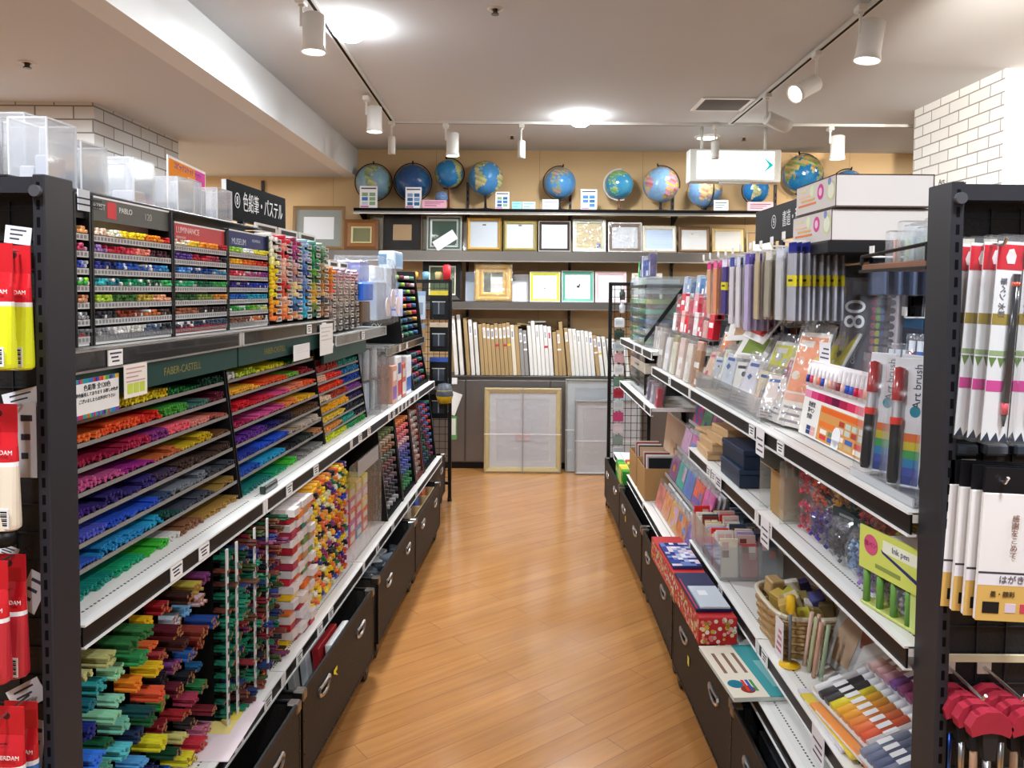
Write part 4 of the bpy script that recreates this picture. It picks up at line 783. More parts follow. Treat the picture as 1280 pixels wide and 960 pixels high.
# ---- pencil bundles below the middle shelf ----
Z0 = LZ['low']+.042
def bundle_rack(y0, y1, cw, rh, pal, label, where, cap=None, kind='wooden_pencil', r=.0043, wide=4, tall=3, body='0c0b0c', jut=0):
    t = thing('bundle_rack', label, 'rack', at(0, 0, 0, B=ML), 'racks of pencil bundles below the middle left shelf'); nc = int((y1-y0)/cw+.01); nr = int((.852-Z0)/rh)
    b = MB(); sbox(b, -1, .2, .3, y0, y1, Z0+.001, .84, body); obj('body', b, t)
    for j in range(nr):
        m = MB(); sbox(m, -1, .03-jut, .2, y0, y1, Z0+.003+j*rh, Z0+.005+j*rh, '1a1817'); obj('shelf', m, t)
    for i in range(nc+1): m = MB(); yy = y0+i*cw; sbox(m, -1, .045-jut, .2, yy-.001, yy+.001, Z0+.001, Z0+nr*rh, '121110'); obj('divider', m, t)
    for i in range(nc):
        for j in range(nr):
            c, cp = pal(i, nr-1-j); q = rnd.uniform(-.02, .02); tl = rnd.choice((tall-1, tall, tall)); 
            if cp == 0: continue
            for a in range(wide):
                for k in range(tl):
                    if k and (k % 2) and a == wide-1: continue
                    stick(kind, ML, .0+jut+q+rnd.uniform(-.005, .005), y0+(i+.5)*cw+(a-(wide-1)/2)*r*2.05+(r if k % 2 else 0), Z0+.005+j*rh+r+k*r*1.78, .17, r, c, f'{cname(c)} pencil in the {ORD[i]} bin of the {ORD[nr-j-1]} row, {where}', f'{cname(c)} pencils, {ORD[i]} bin, {ORD[nr-j-1]} row, {where}', cp)
    return t
WD = '9c6a44'
pA = [['c8c88a', '1c6a78', '26307c', '3a7ae0', '3a3090', '3a50c0', 'b84aa0', 'f07aa8'], ['b8b878', '3aa8a8', '8ac8a0', '1c5a3a', '5aa088', '1c4a4c', '8a50c8', '5a3a8a'], ['2c6a3a', 'a0d8a8', '90d0b0', '78c0a8', '60c8d0', '2e4a68', '3a3a58', '181820'], ['3a7a44', '3a9a58', 'f08a28', '1c4a4c', '2a3a58', '5aa8e0', 'c0c0f0', '3a2448']]
pB = [['f0c020', 'f07840', 'f0c828', 'e8603c', '2c6a3c', 'e8e030', '1c2858', 'a8e84c'], ['a82430', '5a1c28', 'c04a50', '2a2630', '3aa04c', '8a2430', '1c4a30', '2a6ad0'], ['3a2420', 'c8d0dc', '4a2a28', '8a4a8c', '6a2434', 'a82c30', 'd8d080', 'e8dc38'], ['b8a848', '7ab0d8', '8a3a30', '3a70c0', '2a2c34', 'b0405a', '3a3634', 'd83a4a'], ['7a3a70', 'e8c8d0', '2a4a90', 'a03a34', '2c6a9a', '3a8a50', '7a2830', 'd880a0']]
bundle_rack(1.345, 1.575, .0575, .054, lambda i, j: (pA[i % 4][j % 8], None), 'rack of pastel coloured pencil bundles on the lowest shelf next to the left post', 'pastel rack', kind='pastel_pencil', jut=-.012)
bundle_rack(1.578, 1.873, .059, .054, lambda i, j: (pB[i % 5][j % 8], None if (i == 0 or (i+j) % 4 == 0) else WD), 'rack of pencil bundles with bare wood ends, right of the pastel ones', 'wood end rack', jut=-.015)
pC = ['1c7a5c', '2a8a6c', '7a3c30', '5a3028', '2c3c68', '8a2c34', '6a4a34', '2a5a3c', '3a4a8c', '7a3a5c', '4a5a34', '2a2c34']
RC = random.Random(5)
bundle_rack(1.905, 2.285, .038, .034, lambda i, j: (['1c7a5c', '2a8a6c', '24705c'][RC.randrange(3)] if i in (0, 1, 4) and RC.random() < .7 else RC.choice(pC), None if RC.random() < .4 else WD), 'dense rack of dark green and brown pencils divided by white price strips', 'dark pencil rack', r=.0042, wide=3, tall=2, jut=.015)
for k, yy in enumerate((1.888, 1.945, 2.06, 2.15)):
    m = MB(); sbox(m, -1, -.016, -.012, yy-.005, yy+.004, Z0+.001, .855, 'd9d9d6', 'paper')
    for q in range(12): sbox(m, -1, -.0164, -.016, yy-.004, yy+.003, Z0+.02+q*.033, Z0+.036+q*.033, '8a8a8c' if k else '55555a', 'paper')
    one('price_strip', m, f'{("first", "second", "third", "fourth")[k]} white vertical price strip from the left among the dark pencils', 'label', 'vertical price strips on the lower left shelf', at(0, 0, 0, B=ML))
# wrapped pale blocks
for i in range(4):
    for j in range(9):
        y, z = 2.315+i*.052, Z0+.002+j*.0478; c = rnd.choice(('d8ccc8', 'd6c8c0', 'cfc8c8', 'dcd2cc')); m = MB()
        sbox(m, -1, -.03+rnd.uniform(-.012, .01), .14, y, y+.048, z+.022, z+.044, c, 'paper'); acc = rnd.choice(('c8283c', 'e87830', 'b02430', 'f0c028', '7a2434', 'e86a28', 'a8344c'))
        sbox(m, -1, -.02+rnd.uniform(-.01, .01), .14, y+.002, y+.046, z, z+.02, acc if i < 2 else rnd.choice((acc, '6a8a4c', '2a6a5c', 'b88a5c')), 'satin')
        one('pastel_pack', m, f'pale wrapped pack over a {cname(acc)} one, {ORD[i]} column, {ORD[8-j]} row of the pale packs', 'pack', 'pale wrapped packs on the lower left shelf', at(0, 0, 0, B=ML))
# bright markers with white tags
pE = ['f0c818', 'f0b020', 'e8e0b0', 'e86428', '1c1c20', 'f0d838', '3a2c80', 'b02c50', '2a6a3a', 'f08a28', '2a4ac0', 'e8e4d8', '8a2c6a', 'f0a028']
RE = random.Random(9)
marker_rack(2.545, 2.98, .0, 11, 14, Z0+.002, .0308, lambda c, r: RE.choice(pE[:5] if RE.random() < .35 and c < 6 else pE), 'rack of yellow, black and orange markers on the lowest shelf under the joint', r=.0068, where='yellow marker rack', cards=False, per=3, nm='felt_marker')
# ---- clear cases and signs on top of the left shelving ----
def clear_case(w, d_, h, label, M, c='f2f4fa', content=None, nm='clear_case', mat='acrylic'):
    t = thing(nm, label, 'case', M, 'clear plastic cases on the shelving'); m = MB(); e = .0025
    for a in ((-w/2, -w/2+e, -d_/2, d_/2), (w/2-e, w/2, -d_/2, d_/2), (-w/2+e, w/2-e, -d_/2, -d_/2+e), (-w/2+e, w/2-e, d_/2-e, d_/2)): m.box(*a, 0, h, c, mat)
    m.box(-w/2, w/2, -d_/2, d_/2, 0, e, c, mat); obj('walls', m, t)
    r = MB()
    for sx in (-1, 1):
        for sy in (-1, 1): r.box(*sorted((sx*w/2, sx*(w/2-.003))), *sorted((sy*d_/2, sy*(d_/2-.003))), 0, h, 'ffffff', 'frost')
    for sy in (-1, 1): r.box(-w/2, w/2, *sorted((sy*d_/2, sy*(d_/2-.003))), h-.003, h, 'ffffff', 'frost')
    for sx in (-1, 1): r.box(*sorted((sx*w/2, sx*(w/2-.003))), -d_/2, d_/2, h-.003, h, 'ffffff', 'frost')
    obj('rim', r, t)
    if content:
        for k, cc in enumerate(content):
            q = MB(); ww = w*.8/len(content); x = -w*.4+k*ww; q.rbox(x, x+ww*.9, -d_*.3, d_*.3, .003, h*(.3+.4*((k*7) % 5)/5), .003, cc, 'satin'); obj('insert', q, t)
    return t
TZ = 1.699
cases = [(1.405, .30, .09, .2, .155, ['dcd8d0']), (1.50, .35, .1, .2, .12, None), (1.50, .17, .09, .13, .105, ['e8e8f0', 'd8dcec']), (1.605, .3, .1, .18, .13, None), (1.60, .165, .09, .12, .085, None), (1.705, .27, .1, .2, .1, ['c84a5a', '4a9a9a']), (1.80, .17, .09, .12, .085, ['f0eef4']), (1.905, .26, .1, .2, .1, None), (2.0, .17, .09, .12, .075, None), (2.12, .24, .12, .2, .085, ['e8ecf4', 'f0d0b0']), (2.26, .19, .1, .14, .08, None), (2.4, .27, .1, .14, .09, ['c86a7a', '5a5a88'])]
CLAB = ['nearest tall clear case behind the left post', 'tall empty clear case second from the left post', 'low clear case over the grey headed rack, first of the front ones', 'tall clear case in the rear line, third from the left post', 'low clear case over the middle of the grey headed rack', 'clear case holding a small red and teal item', 'low clear case over the right end of the grey headed rack', 'clear case behind the orange shop sign', 'low clear case over the red headed rack', 'wide clear case under the orange shop sign', 'low clear case over the navy headed rack', 'clear case with pink and blue items beside the black aisle sign']
for (y, d, w_, dp, h_, ct), lb in zip(cases, CLAB): clear_case(dp*.6, w_, h_*1.2, lb, atL(-d, y, TZ if d > .23 else 1.697), content=ct)
y0, zb = LP(200, 245, -.22)[0], 1.80; y1 = LP(266, 245, -.22)[0]
t = thing('shop_sign', 'white card sign with an orange and pink header above the clear cases', 'sign', atL(-.22, (y0+y1)/2, TZ, math.radians(8)))
L_ = y1-y0; m = MB(); m.box(-.003, 0, -L_/2, L_/2, .002, .155, 'f4f2ee', 'paper'); obj('board', m, t)
m = MB(); m.box(0, .0006, -L_/2+.006, L_*.2, .1, .148, 'f0902c', 'paper'); m.box(0, .0006, L_*.2, L_/2-.006, .1, .148, 'e0509c', 'paper'); obj('header_print', m, t)
for s_, sz, c, y, z in (('コピックスケッチ セット', .02, '8a2ca0', 0, .134), ('先行予約受付中', .013, 'f8f4f0', .04, .112), ('ご注文・お取り寄せ承ります', .009, '3a3a4a', 0, .087), ('お気軽にスタッフまで', .009, '3a3a4a', 0, .07)): text(s_, sz, c, t, Matrix.Translation((.001, y, z)) @ FACE_L)
ya, z0_ = LP(284, 272, -.24); yb, _ = LP(357, 290, -.24); zt = LP(284, 223, -.24)[1]
t = thing('aisle_sign', 'black hanging style aisle sign with white Japanese lettering, standing on the left top board', 'sign', atL(-.24, (ya+yb)/2, TZ-.002)); hw = (yb-ya)/2
m = MB(); m.box(-.018, -.003, -hw, hw, z0_-TZ, zt-TZ, 'e8e8e6', 'satin'); m.box(-.003, 0, -hw+.004, hw, z0_-TZ, zt-TZ, '0e0e10', 'matte'); obj('board', m, t)
m = MB(); m.box(-.02, .0, -hw*.5-.01, -hw*.5+.01, -.006, z0_-TZ+.01, '1b1b1e', 'satin'); obj('post', m, t); m = MB(); m.box(-.02, .0, hw*.5-.01, hw*.5+.01, -.006, z0_-TZ+.01, '1b1b1e', 'satin'); obj('post', m, t)
zc = (z0_+zt)/2-TZ
text('⑧', .062, 'f2f2f2', t, Matrix.Translation((.0006, -hw*.7, zc)) @ FACE_L, sx=.8); text('色鉛筆・パステル', .07, 'f2f2f2', t, Matrix.Translation((.0006, hw*.17, zc)) @ FACE_L, sx=.66)
# ---- cards and flyers stuck to the rails ----
def flyer(px0, px1, py0, py1, d, c, label, lines='3a3a44', pal=None):
    ya, za = LP(px0, py0, d); yb, zb = LP(px1, py1, d); m = MB(); m.box(d-.001, d+.0004, ya, yb, zb, za, c, 'paper'); L = yb-ya; H = za-zb
    if pal: m.grid((d+.0006, ya+L*.1, zb+H*.1), (0, L*.8, 0), (0, 0, H*.35), 3, 1, pal, 'paper', .05, int(px0))
    for k in range(4): m.box(d+.0005, d+.0008, ya+L*.08, ya+L*(.9-.15*(k % 3)), za-H*(.14+.13*k), za-H*(.1+.13*k), lines, 'paper')
    return one('paper_card', m, label, 'card', 'paper cards fixed to the left shelf rails', at(0, 0, 0, B=ML))
flyer(155, 184, 457, 492, -.06, 'efe8dc', 'small cream flyer with pastel patches on the dark green sign', 'c89aa0', ['8ab0e0', 'e8e060', 'c8d85a'])
flyer(367, 387, 432, 447, -.06, 'f2f2f0', 'blank white card low on the dark green sign of the second bay', 'e2e2e0')
flyer(400, 416, 406, 441, -.058, 'f4f2ee', 'tall white card at the joint of the chrome rail', 'd8d6d2')
ya, za = LP(92, 474, -.07); yb, zb = LP(149, 494, -.07); m = MB(); m.box(-.072, -.0705, ya, yb, zb-.03, za-.004, 'f0efec', 'paper')
for k in range(22):
    w_ = (yb-ya)/22
    for z in (za-.012, zb-.03): m.box(-.0705, -.0701, ya+k*w_, ya+(k+1)*w_, z, z+.008, rnd.choice(('3a7ac0', 'd85a3a', '5aa85a', 'e8b040', '7a4a9a', '2a9aa8', 'c83a4a', '2a4a9a')), 'paper')
t = one('swatch_card', m, 'long white notice card edged with coloured squares on the dark green sign', 'card', None, at(0, 0, 0, B=ML))
for k, s_ in enumerate(('色鉛筆 全120色', '単色販売しております お探しの色が', 'ございましたらお声がけ下さい')): text(s_, .013 if k == 0 else .0085, '2a2a34', t, Matrix.Translation((-.0698, (ya+yb)/2, za-.022-k*.0125)) @ FACE_L)
m = MB(); m.box(-.062, -.0605, 1.555, 1.60, 1.352, 1.374, '26262a', 'satin')
# magazine on the middle shelf, dark clip on its front edge and leaflet on the lowest shelf
m = MB(); m.rbox(-.012, .006, -.05, .05, 0, .024, .003, '1c2a26', 'gloss'); m.box(-.01, .0, -.048, .048, .024, .0255, 'b8c4bc', 'gloss'); one('shelf_clip', m, 'dark green plastic tray clipped on the middle shelf edge at the bay joint', 'tray', None, atL(-.02, 2.26, LZ['mid']+.0425))
m = MB(); m.rbox(-.09, .09, -.12, .12, 0, .006, .001, '2a1a16', 'satin'); m.grid((-.088, -.118, .0063), (.176, 0, 0), (0, .236, 0), 6, 8, ['e87830', 'f0a050', 'd84a2c', '3a1c18', 'f0d080', '2a1a1a', 'c83a30'], 'satin'); one('leaflet_stack', m, 'orange and black magazine lying on the lowest left shelf', 'magazine', None, atL(-.08, 2.2, Z0+.001, .03))
m = MB(); m.box(-.09, .09, -.13, .13, 0, .0015, 'ecdce0', 'paper'); m.grid((-.07, -.02, .0017), (.12, 0, 0), (0, .12, 0), 2, 2, ['f0d860', 'f0a8b8', 'e8c8d0', 'f2e08a'], 'paper'); one('leaflet', m, 'pale pink leaflet with a yellow square on the lowest left shelf', 'leaflet', None, atL(-.02, 1.87, Z0+.001, .05))
# ---- bay three: bags, boxes, clear cover ----
t = thing('plastic_bag', 'large clear plastic bag stuffed with boxes on the upper shelf, right of the marker racks', 'bag', atL(-.17, 3.985, 1.328))
m = MB(); n = 18; prof = []
for k in range(9):
    z = .34*k/8; ring = []
    for i in range(n):
        a = 2*PI*i/n; rx, ry = .13, .305; q = 1-.12*(k/8)**3+.03*math.sin(5*a+k)
        x = math.copysign(abs(math.cos(a))**.5, math.cos(a))*rx*q; y = math.copysign(abs(math.sin(a))**.5, math.sin(a))*ry*q; ring.append((x, y, z+.008*math.sin(3*a+k*2)))
    prof.append(ring)
for a, b in zip(prof, prof[1:]):
    for i in range(n): j = (i+1) % n; m.face([a[i], a[j], b[j], b[i]], 'eef2f8', 'film', True)
m.face(prof[-1], 'eef2f8', 'film'); obj('film', m, t)
for (x, y, z, a, b, c, col, lb) in ((0, -.28, .02, .14, .16, .1, '6a5038', 'basket'), (.02, -.28, .125, .12, .2, .085, '2a6ad8', 'tray'), (0, -.26, .215, .12, .16, .1, '7a80c0', 'box'), (0, .05, .02, .14, .22, .2, 'd0dcec', 'box'), (0, .22, .02, .14, .12, .28, 'e0e4ee', 'box'), (0, .02, .23, .13, .2, .07, 'e4e8f0', 'box')):
    q = MB(); q.rbox(x-a/2, x+a/2, y-b/2, y+b/2, z, z+c, .006, col, 'satin' if lb in ('tray', 'basket') else 'frost'); obj(lb, q, t)
for k in range(3):
    q = MB(); q.cyl((.115, -.02+.12*k, .09+.04*(k % 2)), (.12, -.02+.12*k, .09+.04*(k % 2)), .05, 'ead6d4', 'paper', 18); obj('disc', q, t)
for k in range(4):     # rumpled clear bags and bins on the middle shelf
    y = 3.71+(k % 2)*.16; z = LZ['mid']+.043+(k//2)*.16; t = thing('clear_bin', ('clear bin of plastic tubes on the middle left shelf, near one', 'clear bin of plastic tubes on the middle left shelf, farther one', 'rumpled clear bag on top of the near clear bin', 'rumpled clear bag on top of the farther clear bin')[k], 'bin', atL(-.12, y, z), 'clear bins on the middle left shelf')
    m = MB(); n = 12; pr = [[((.085+.01*math.sin(3*i+q))*math.copysign(abs(math.cos(2*PI*i/n))**.6, math.cos(2*PI*i/n)), (.072+.006*math.cos(4*i+q))*math.copysign(abs(math.sin(2*PI*i/n))**.6, math.sin(2*PI*i/n)), .152*q/4) for i in range(n)] for q in range(5)]
    for a, b in zip(pr, pr[1:]):
        for i in range(n): j = (i+1) % n; m.face([a[i], a[j], b[j], b[i]], 'e8ecf0', 'film', True)
    m.face(pr[0], 'e8ecf0', 'film'); m.face(pr[-1], 'f0f2f4', 'film') if k > 1 else None; obj('wall', m, t)
    for q in range(7): h = MB(); x, yy = -.05+.035*(q % 3), -.045+.045*(q//3); h.cyl((x, yy, .003), (x, yy, .11+.02*(q % 3)), .012, rnd.choice(('c8ccd0', 'a8b0b8', 'd8dce0', '8a9096', 'b8c8d8')), 'gloss', 10); obj('tube', h, t)
m = MB()
t = thing('clear_cover', 'scuffed clear acrylic cover hung in front of markers on the lowest left shelf', 'cover', atL(.012, 3.28, Z0+.001)); m.box(-.003, 0, -.27, .27, .0, .40, 'e8e4e2', 'film_thin'); obj('pane', m, t)
m = MB(); m.box(-.0005, .001, -.15, .2, .33, .395, 'e2dfe0', 'frost'); obj('label', m, t)['label'] = 'frosted label across the top'
for k in range(5):
    for j in range(5):
        c = rnd.choice(('e03a34', 'f0a030', 'd8d040', '3a8a4a', 'c84a90', 'e86a8a', 'd8b0b8', '5a3a8a', 'f0d060') if j > 1 else ('3a3aa0', '5a4ac0', '2a8ac0', 'd03a5a', '3aa89a', 'e8582a', 'c83aa0')); m = MB()
        m.rbox(-.05, .05, -.046, .046, 0, .05, .004, c, 'satin'); m.box(.05, .051, -.03, .03, .012, .036, 'e6e4e2', 'paper')
        one('clay_block', m, f'{cname(c)} packet behind the clear cover, {ORD[k]} column, {ORD[4-j]} row', 'packet', 'coloured packets behind the clear cover', atL(-.1, 3.06+k*.107, Z0+.002+j*.0515))
# ---- black display stands on the lowest shelf, bays three and four ----
def black_stand(y0, y1, pal, rows, cols, label, where, h=.43, side='101012', face=None, z0=None, d=.005, kind='marker_pen', r=.011):
    z0 = Z0 if z0 is None else z0; t = thing('display_stand', label, 'display stand', at(0, 0, 0, B=ML), 'black display stands on the left shelving')
    for yy in (y0, y1-.012): b = MB(); b.prism([(-d-.2, z0+.001), (-d+.03, z0+.001), (-d-.02, z0+h), (-d-.2, z0+h)], yy, yy+.012, 'y', side, 'satin'); obj('side', b, t)
    b = MB(); sbox(b, -1, d+.16, d+.18, y0+.012, y1-.012, z0+.001, z0+h, face or '17171a'); sbox(b, -1, d-.025, d+.18, y0+.012, y1-.012, z0+.001, z0+.02, side); obj('back', b, t)
    dz = (h-.04)/rows; cw = (y1-y0-.03)/cols
    for j in range(rows):
        m = MB(); dd = d+.03*(j/rows); sbox(m, -1, dd, d+.16, y0+.012, y1-.012, z0+.024+j*dz, z0+.027+j*dz, face or '26262a'); obj('step', m, t)
        for i in range(cols):
            c = pal(i, j)
            stick(kind, ML, -dd+.012, y0+.015+(i+.5)*cw, z0+.0275+j*dz+r, .07, r, c, f'{cname(c)} marker in the {ORD[i]} column, {ORD[rows-1-j]} row, {where}', f'{cname(c)} markers, {ORD[i]} column, {ORD[rows-1-j]} row, {where}', None, 8)
    return t
p1 = ['8a9a5a', '6a7a4a', 'b09a80', '9a6a4a', '5a6a58', '7a4a50', '4a3a40', '6a5a6a', '3a3a48', '3a3a40', 'b8b8c0']; p2 = ['3a9a5a', '2a7a4a', '4a6aa0', '4a5ab0', '3a4a9a', '7a6ab0', 'e0b0b8', 'e07a80', 'e86a6a', 'f0904a', 'f0b848']
black_stand(3.62, 3.98, lambda i, j: p1[(10-j) % 11], 10, 5, 'black slanted stand of olive and grey markers, first past the clear cover', 'olive marker stand')
black_stand(3.99, 4.34, lambda i, j: p2[j % 11], 10, 5, 'black slanted stand of markers from green to yellow, second past the clear cover', 'rainbow marker stand')
black_stand(4.36, 4.6, lambda i, j: ['b87a6a', 'c8b8b0', '8a8a88', 'a89a94'][(i+j) % 4], 10, 4, 'dull red display stand beside the rainbow marker stand', 'dull red stand', .42, '6a3a34', '8a5a50')
black_stand(4.62, 5.05, lambda i, j: ['c83a34', '2a4a90', '2a6a50', '3a3a40', '8a3a60', '3a70a8'][(j//2+i) % 6], 9, 5, 'black display stand at the far end of the lowest left shelf', 'far black stand', .42)
# middle shelf, bay four: ink boxes and bottles
for k, (y, w_, h_, c, lb) in enumerate(((4.07, .1, .2, 'd8a088', 'peach carton'), (4.19, .1, .24, 'e8e4e2', 'white carton with a red stripe'), (4.31, .09, .19, 'c85a4a', 'red and white carton'), (4.45, .14, .22, 'eef2f6', 'white carton with a deep blue base'))):
    t = thing('carton', f'{lb} on the middle left shelf past the clear bins', 'carton', atL(-.13, y, LZ['mid']+.0425)); m = MB(); m.rbox(-.09, .09, -w_/2, w_/2, 0, h_, .003, c, 'satin'); obj('body', m, t)
    m = MB(); m.box(.09, .0906, -w_/2+.006, w_/2-.006, h_*.1, h_*.45, ('8a5ab0', 'c83a3a', 'e8e0dc', '2a62b8')[k], 'satin'); m.box(.09, .0906, -w_/2+.012, w_/2-.012, h_*.6, h_*.85, ('f0e8e0', '4a5aa0', 'd8c8c0', 'dfe6f0')[k], 'satin'); obj('print', m, t)
black_stand(4.58, 5.05, lambda i, j: ['b83a3a', '2c2c34', '2a7a70', '6a4a8a'][(i+2*j) % 4], 5, 5, 'black ink stand at the far end of the middle left shelf', 'far ink stand', .24, z0=LZ['mid']+.0425, d=.06)
t = black_stand(4.325, 4.95, lambda i, j: (['e0c8c8', '5a8a6a', '3a8a70', '3a6aa0', '4a5a60', 'd8a040', 'c83a50', '3a70a0', '9ac850', '7a3a4a'])[(j+i) % 10], 9, 4, 'tall black stand of small ink packets on the upper shelf beside the wire rack', 'tall ink stand', .42, z0=1.204, d=.08)
text('OX', .04, 'e8e8e8', t, at(-.2, 4.324, 1.3) @ FACE_F)
m = MB(); m.rbox(-.05, .05, -.11, .11, 0, .11, .008, 'b8c8d8', 'satin'); m.box(.05, .0506, -.09, .09, .02, .09, '8ab0d0', 'satin'); m.box(-.05, .0, -.1105, -.11, .03, .09, '5a7a98', 'satin'); one('paper_box', m, 'pale blue box on top of the tall ink stand', 'box', None, atL(-.18, 4.6, 1.204+.4205))
m = MB(); m.box(-.06, .06, -.002, 0, 0, .15, 'd8daf4', 'paper'); 
for k in range(4): m.box(-.045, .045-.02*(k % 2), -.0024, -.002, .03+k*.025, .042+k*.025, '6a70d0', 'paper')
one('notice_sheet', m, 'lilac notice sheet hung beside the large plastic bag', 'notice', None, atL(-.1, 4.27, 1.36))
# ---- wire rack at the far end of the left row ----
t = thing('wire_rack', 'black wire grid rack at the far end of the left shelving, hung with black packets', 'rack', atL(0, 5.45, 0)); xr, xl, ht = .055, -.26, 1.57
for x in (xr, xl): m = MB(); m.rbox(x-.012, x+.012, -.012, .012, .02, ht, .002, '121214', 'satin'); m.cyl((x, 0, 0), (x, 0, .02), .016, '0c0c0d', 'satin', 10); obj('post', m, t)
m = MB(); m.rbox(xl-.012, xr+.012, -.012, .012, ht-.012, ht+.012, .002, '121214', 'satin'); obj('top_bar', m, t); m = MB(); m.rbox(xl, xr, -.01, .01, .12, .14, .002, '121214', 'satin'); obj('bottom_bar', m, t)
m = MB()
for k in range(7): x = xl+.03+k*.042; m.cyl((x, 0, .13), (x, 0, ht), .0022, '141416', 'satin', 5, caps=0)
for k in range(27): z = .17+k*.052; m.cyl((xl, 0, z), (xr, 0, z), .0022, '141416', 'satin', 5, caps=0)
obj('wire_grid', m, t)
def pack(x, z, w_, h_, c, hc, lb, wc='3a4048', y=5.425, nm='hanging_pack'):
    t = thing(nm, lb, 'packet', atL(x, y, z), 'packets hung on the far left wire rack'); m = MB(); m.rbox(-w_/2, w_/2, -.014, 0, 0, h_, .002, c, 'satin'); obj('card', m, t)
    m = MB(); m.box(-w_*.32, w_*.32, -.02, -.014, h_*.18, h_*.62, wc, 'gloss'); m.box(-w_*.36, w_*.36, -.0205, -.0195, h_*.6, h_*.63, 'c8ccd0', 'gloss'); m.box(-w_*.03, w_*.03, -.0205, -.0195, h_*.2, h_*.6, '8a9098', 'gloss'); obj('blister', m, t)
    m = MB(); m.box(-w_/2, w_/2, -.0146, -.014, h_*.84, h_, hc, 'satin'); obj('header', m, t)
    h = MB(); h.tube([(0, .02, h_*.95), (0, -.04, h_*.95), (0, -.045, h_*.98)], .002, 'b8b8ba', 'metal'); obj('hook', h, t)
for k, (z, hc) in enumerate(((1.3, 'd8c23a'), (1.075, 'c8b8a0'), (.83, '3a5ab0'), (.60, '3a3a40'))): pack(-.02, z, .13, .205, '111113', hc, ('black packet with a yellow header, topmost on the wire rack', 'black packet with a beige header on the wire rack', 'black packet with a blue header on the wire rack', 'lowest black packet on the wire rack')[k])
for k, (z, c) in enumerate(((1.3, 'b8c8d8'), (1.07, 'c8a878'), (.84, 'b8b0a0'))): pack(-.17, z, .11, .2, c, '8aa8c8', ('pale blue packet left of the topmost black one', 'tan packet left of the beige headed one', 'grey packet left of the blue headed one')[k], '8a98a8')
for k, (x, c, lb) in enumerate(((-.2, 'd8963c', 'orange'), (-.12, '7ab0d0', 'light blue'), (-.03, 'd8c48c', 'cream'), (.03, 'd8303a', 'red'))):
    m = MB(); m.cyl((0, 0, 0), (0, 0, .05 if k < 3 else .1), .022 if k < 3 else .026, c, 'satin', 14, .026 if k < 3 else .03); m.cyl((0, 0, .05 if k < 3 else .1), (0, 0, .056 if k < 3 else .106), .018, vary(c, .1), 'satin', 14)
    one('colour_cup', m, f'{lb} cup on the top bar of the far left wire rack', 'cup', 'cups along the wire rack top', atL(x, 5.45, ht+.0125))
m = MB(); m.lathe([(.0, 0), (.045, .0), (.06, .05), (.055, .09), (.04, .1)], 'c8a820', 'satin', 18); m.lathe([(.0605, .05), (.062, .06), (.045, .13), (.0, .14)], '4a5058', 'satin', 18); one('yellow_pot', m, 'yellow pot hung on the wire rack post', 'pot', None, atL(.03, 5.36, .72))
for k, (x, z, w_, h_, c) in enumerate(((.1, .5, .16, .19, 'e4e4e2'), (.12, .74, .13, .055, 'e8e8e8'), (.14, .22, .07, .2, '6a9a60'))):
    m = MB(); m.box(-w_/2, w_/2, 0, .003, 0, h_, c, 'paper')
    if k == 2: m.box(-w_*.35, w_*.35, -.001, 0, h_*.2, h_*.9, 'd8dcd0', 'paper')
    one('paper_sign', m, ('white paper hanging askew on the cabinet beside the wire rack', 'white slip taped to the cabinet beside the wire rack', 'green and white card standing against the cabinet')[k], 'paper', None, at(-.62+.03*k, 6.43, z-.02 if k < 2 else .25, 0, 0, .35 if k == 0 else 0))
# ---- things in the left trolleys ----
def in_trolley(i, x, y, z, mb, nm, label, cat, group=None, rz=0, rx=0, ry=0): return one(nm, mb, label, cat, group, TROL[i].matrix_local @ at(x, y, z, rz, rx, ry))
for k in range(5):
    m = MB(); m.rbox(-.012, .012, -.1, .1, 0, .2, .002, ('e8e6e4', 'a8282c', 'd0d4d8', 'c8c4bc', '6a7078')[k], 'satin'); in_trolley(1, .14-.035*k, .1-.03*k, .1, m, 'boxed_refill', ('white', 'dark red', 'pale grey', 'cream', 'slate')[k]+' flat box standing in the trolley with the torn sticker', 'box', None, 0, 0, -.12)
for k in range(7):
    m = MB(); m.rbox(-.05, .05, -.025, .025, 0, .06, .006, ('c8ccd4', '5a6470', '3a424c', 'd8dade', '8a94a0', 'b8bcc4', '4a5058')[k], 'film' if k == 0 else 'gloss'); in_trolley(2, .1-.06*(k % 2), -.15+.1*k*.55, .22, m, 'pouch', f'{("pale", "slate", "dark", "white", "blue grey", "silver", "charcoal")[k]} pouch inside the third left trolley', 'pouch', None, .3*k, .2, .1)
    if k == 6: m = MB(); m.rbox(-.14, .14, -.33, .33, 0, .14, .004, '2c2a2e', 'satin'); in_trolley(2, -.02, 0, .0825, m, 'storage_box', 'dark box filling the third left trolley under the pouches', 'box')
def open_box(w, l, h, c): m = MB(); e = .003; m.box(-w/2, w/2, -l/2, l/2, 0, e, c, 'paper'); [m.box(*a, e, h, c, 'paper') for a in ((-w/2, -w/2+e, -l/2, l/2), (w/2-e, w/2, -l/2, l/2), (-w/2+e, w/2-e, -l/2, -l/2+e), (-w/2+e, w/2-e, l/2-e, l/2))]; return m
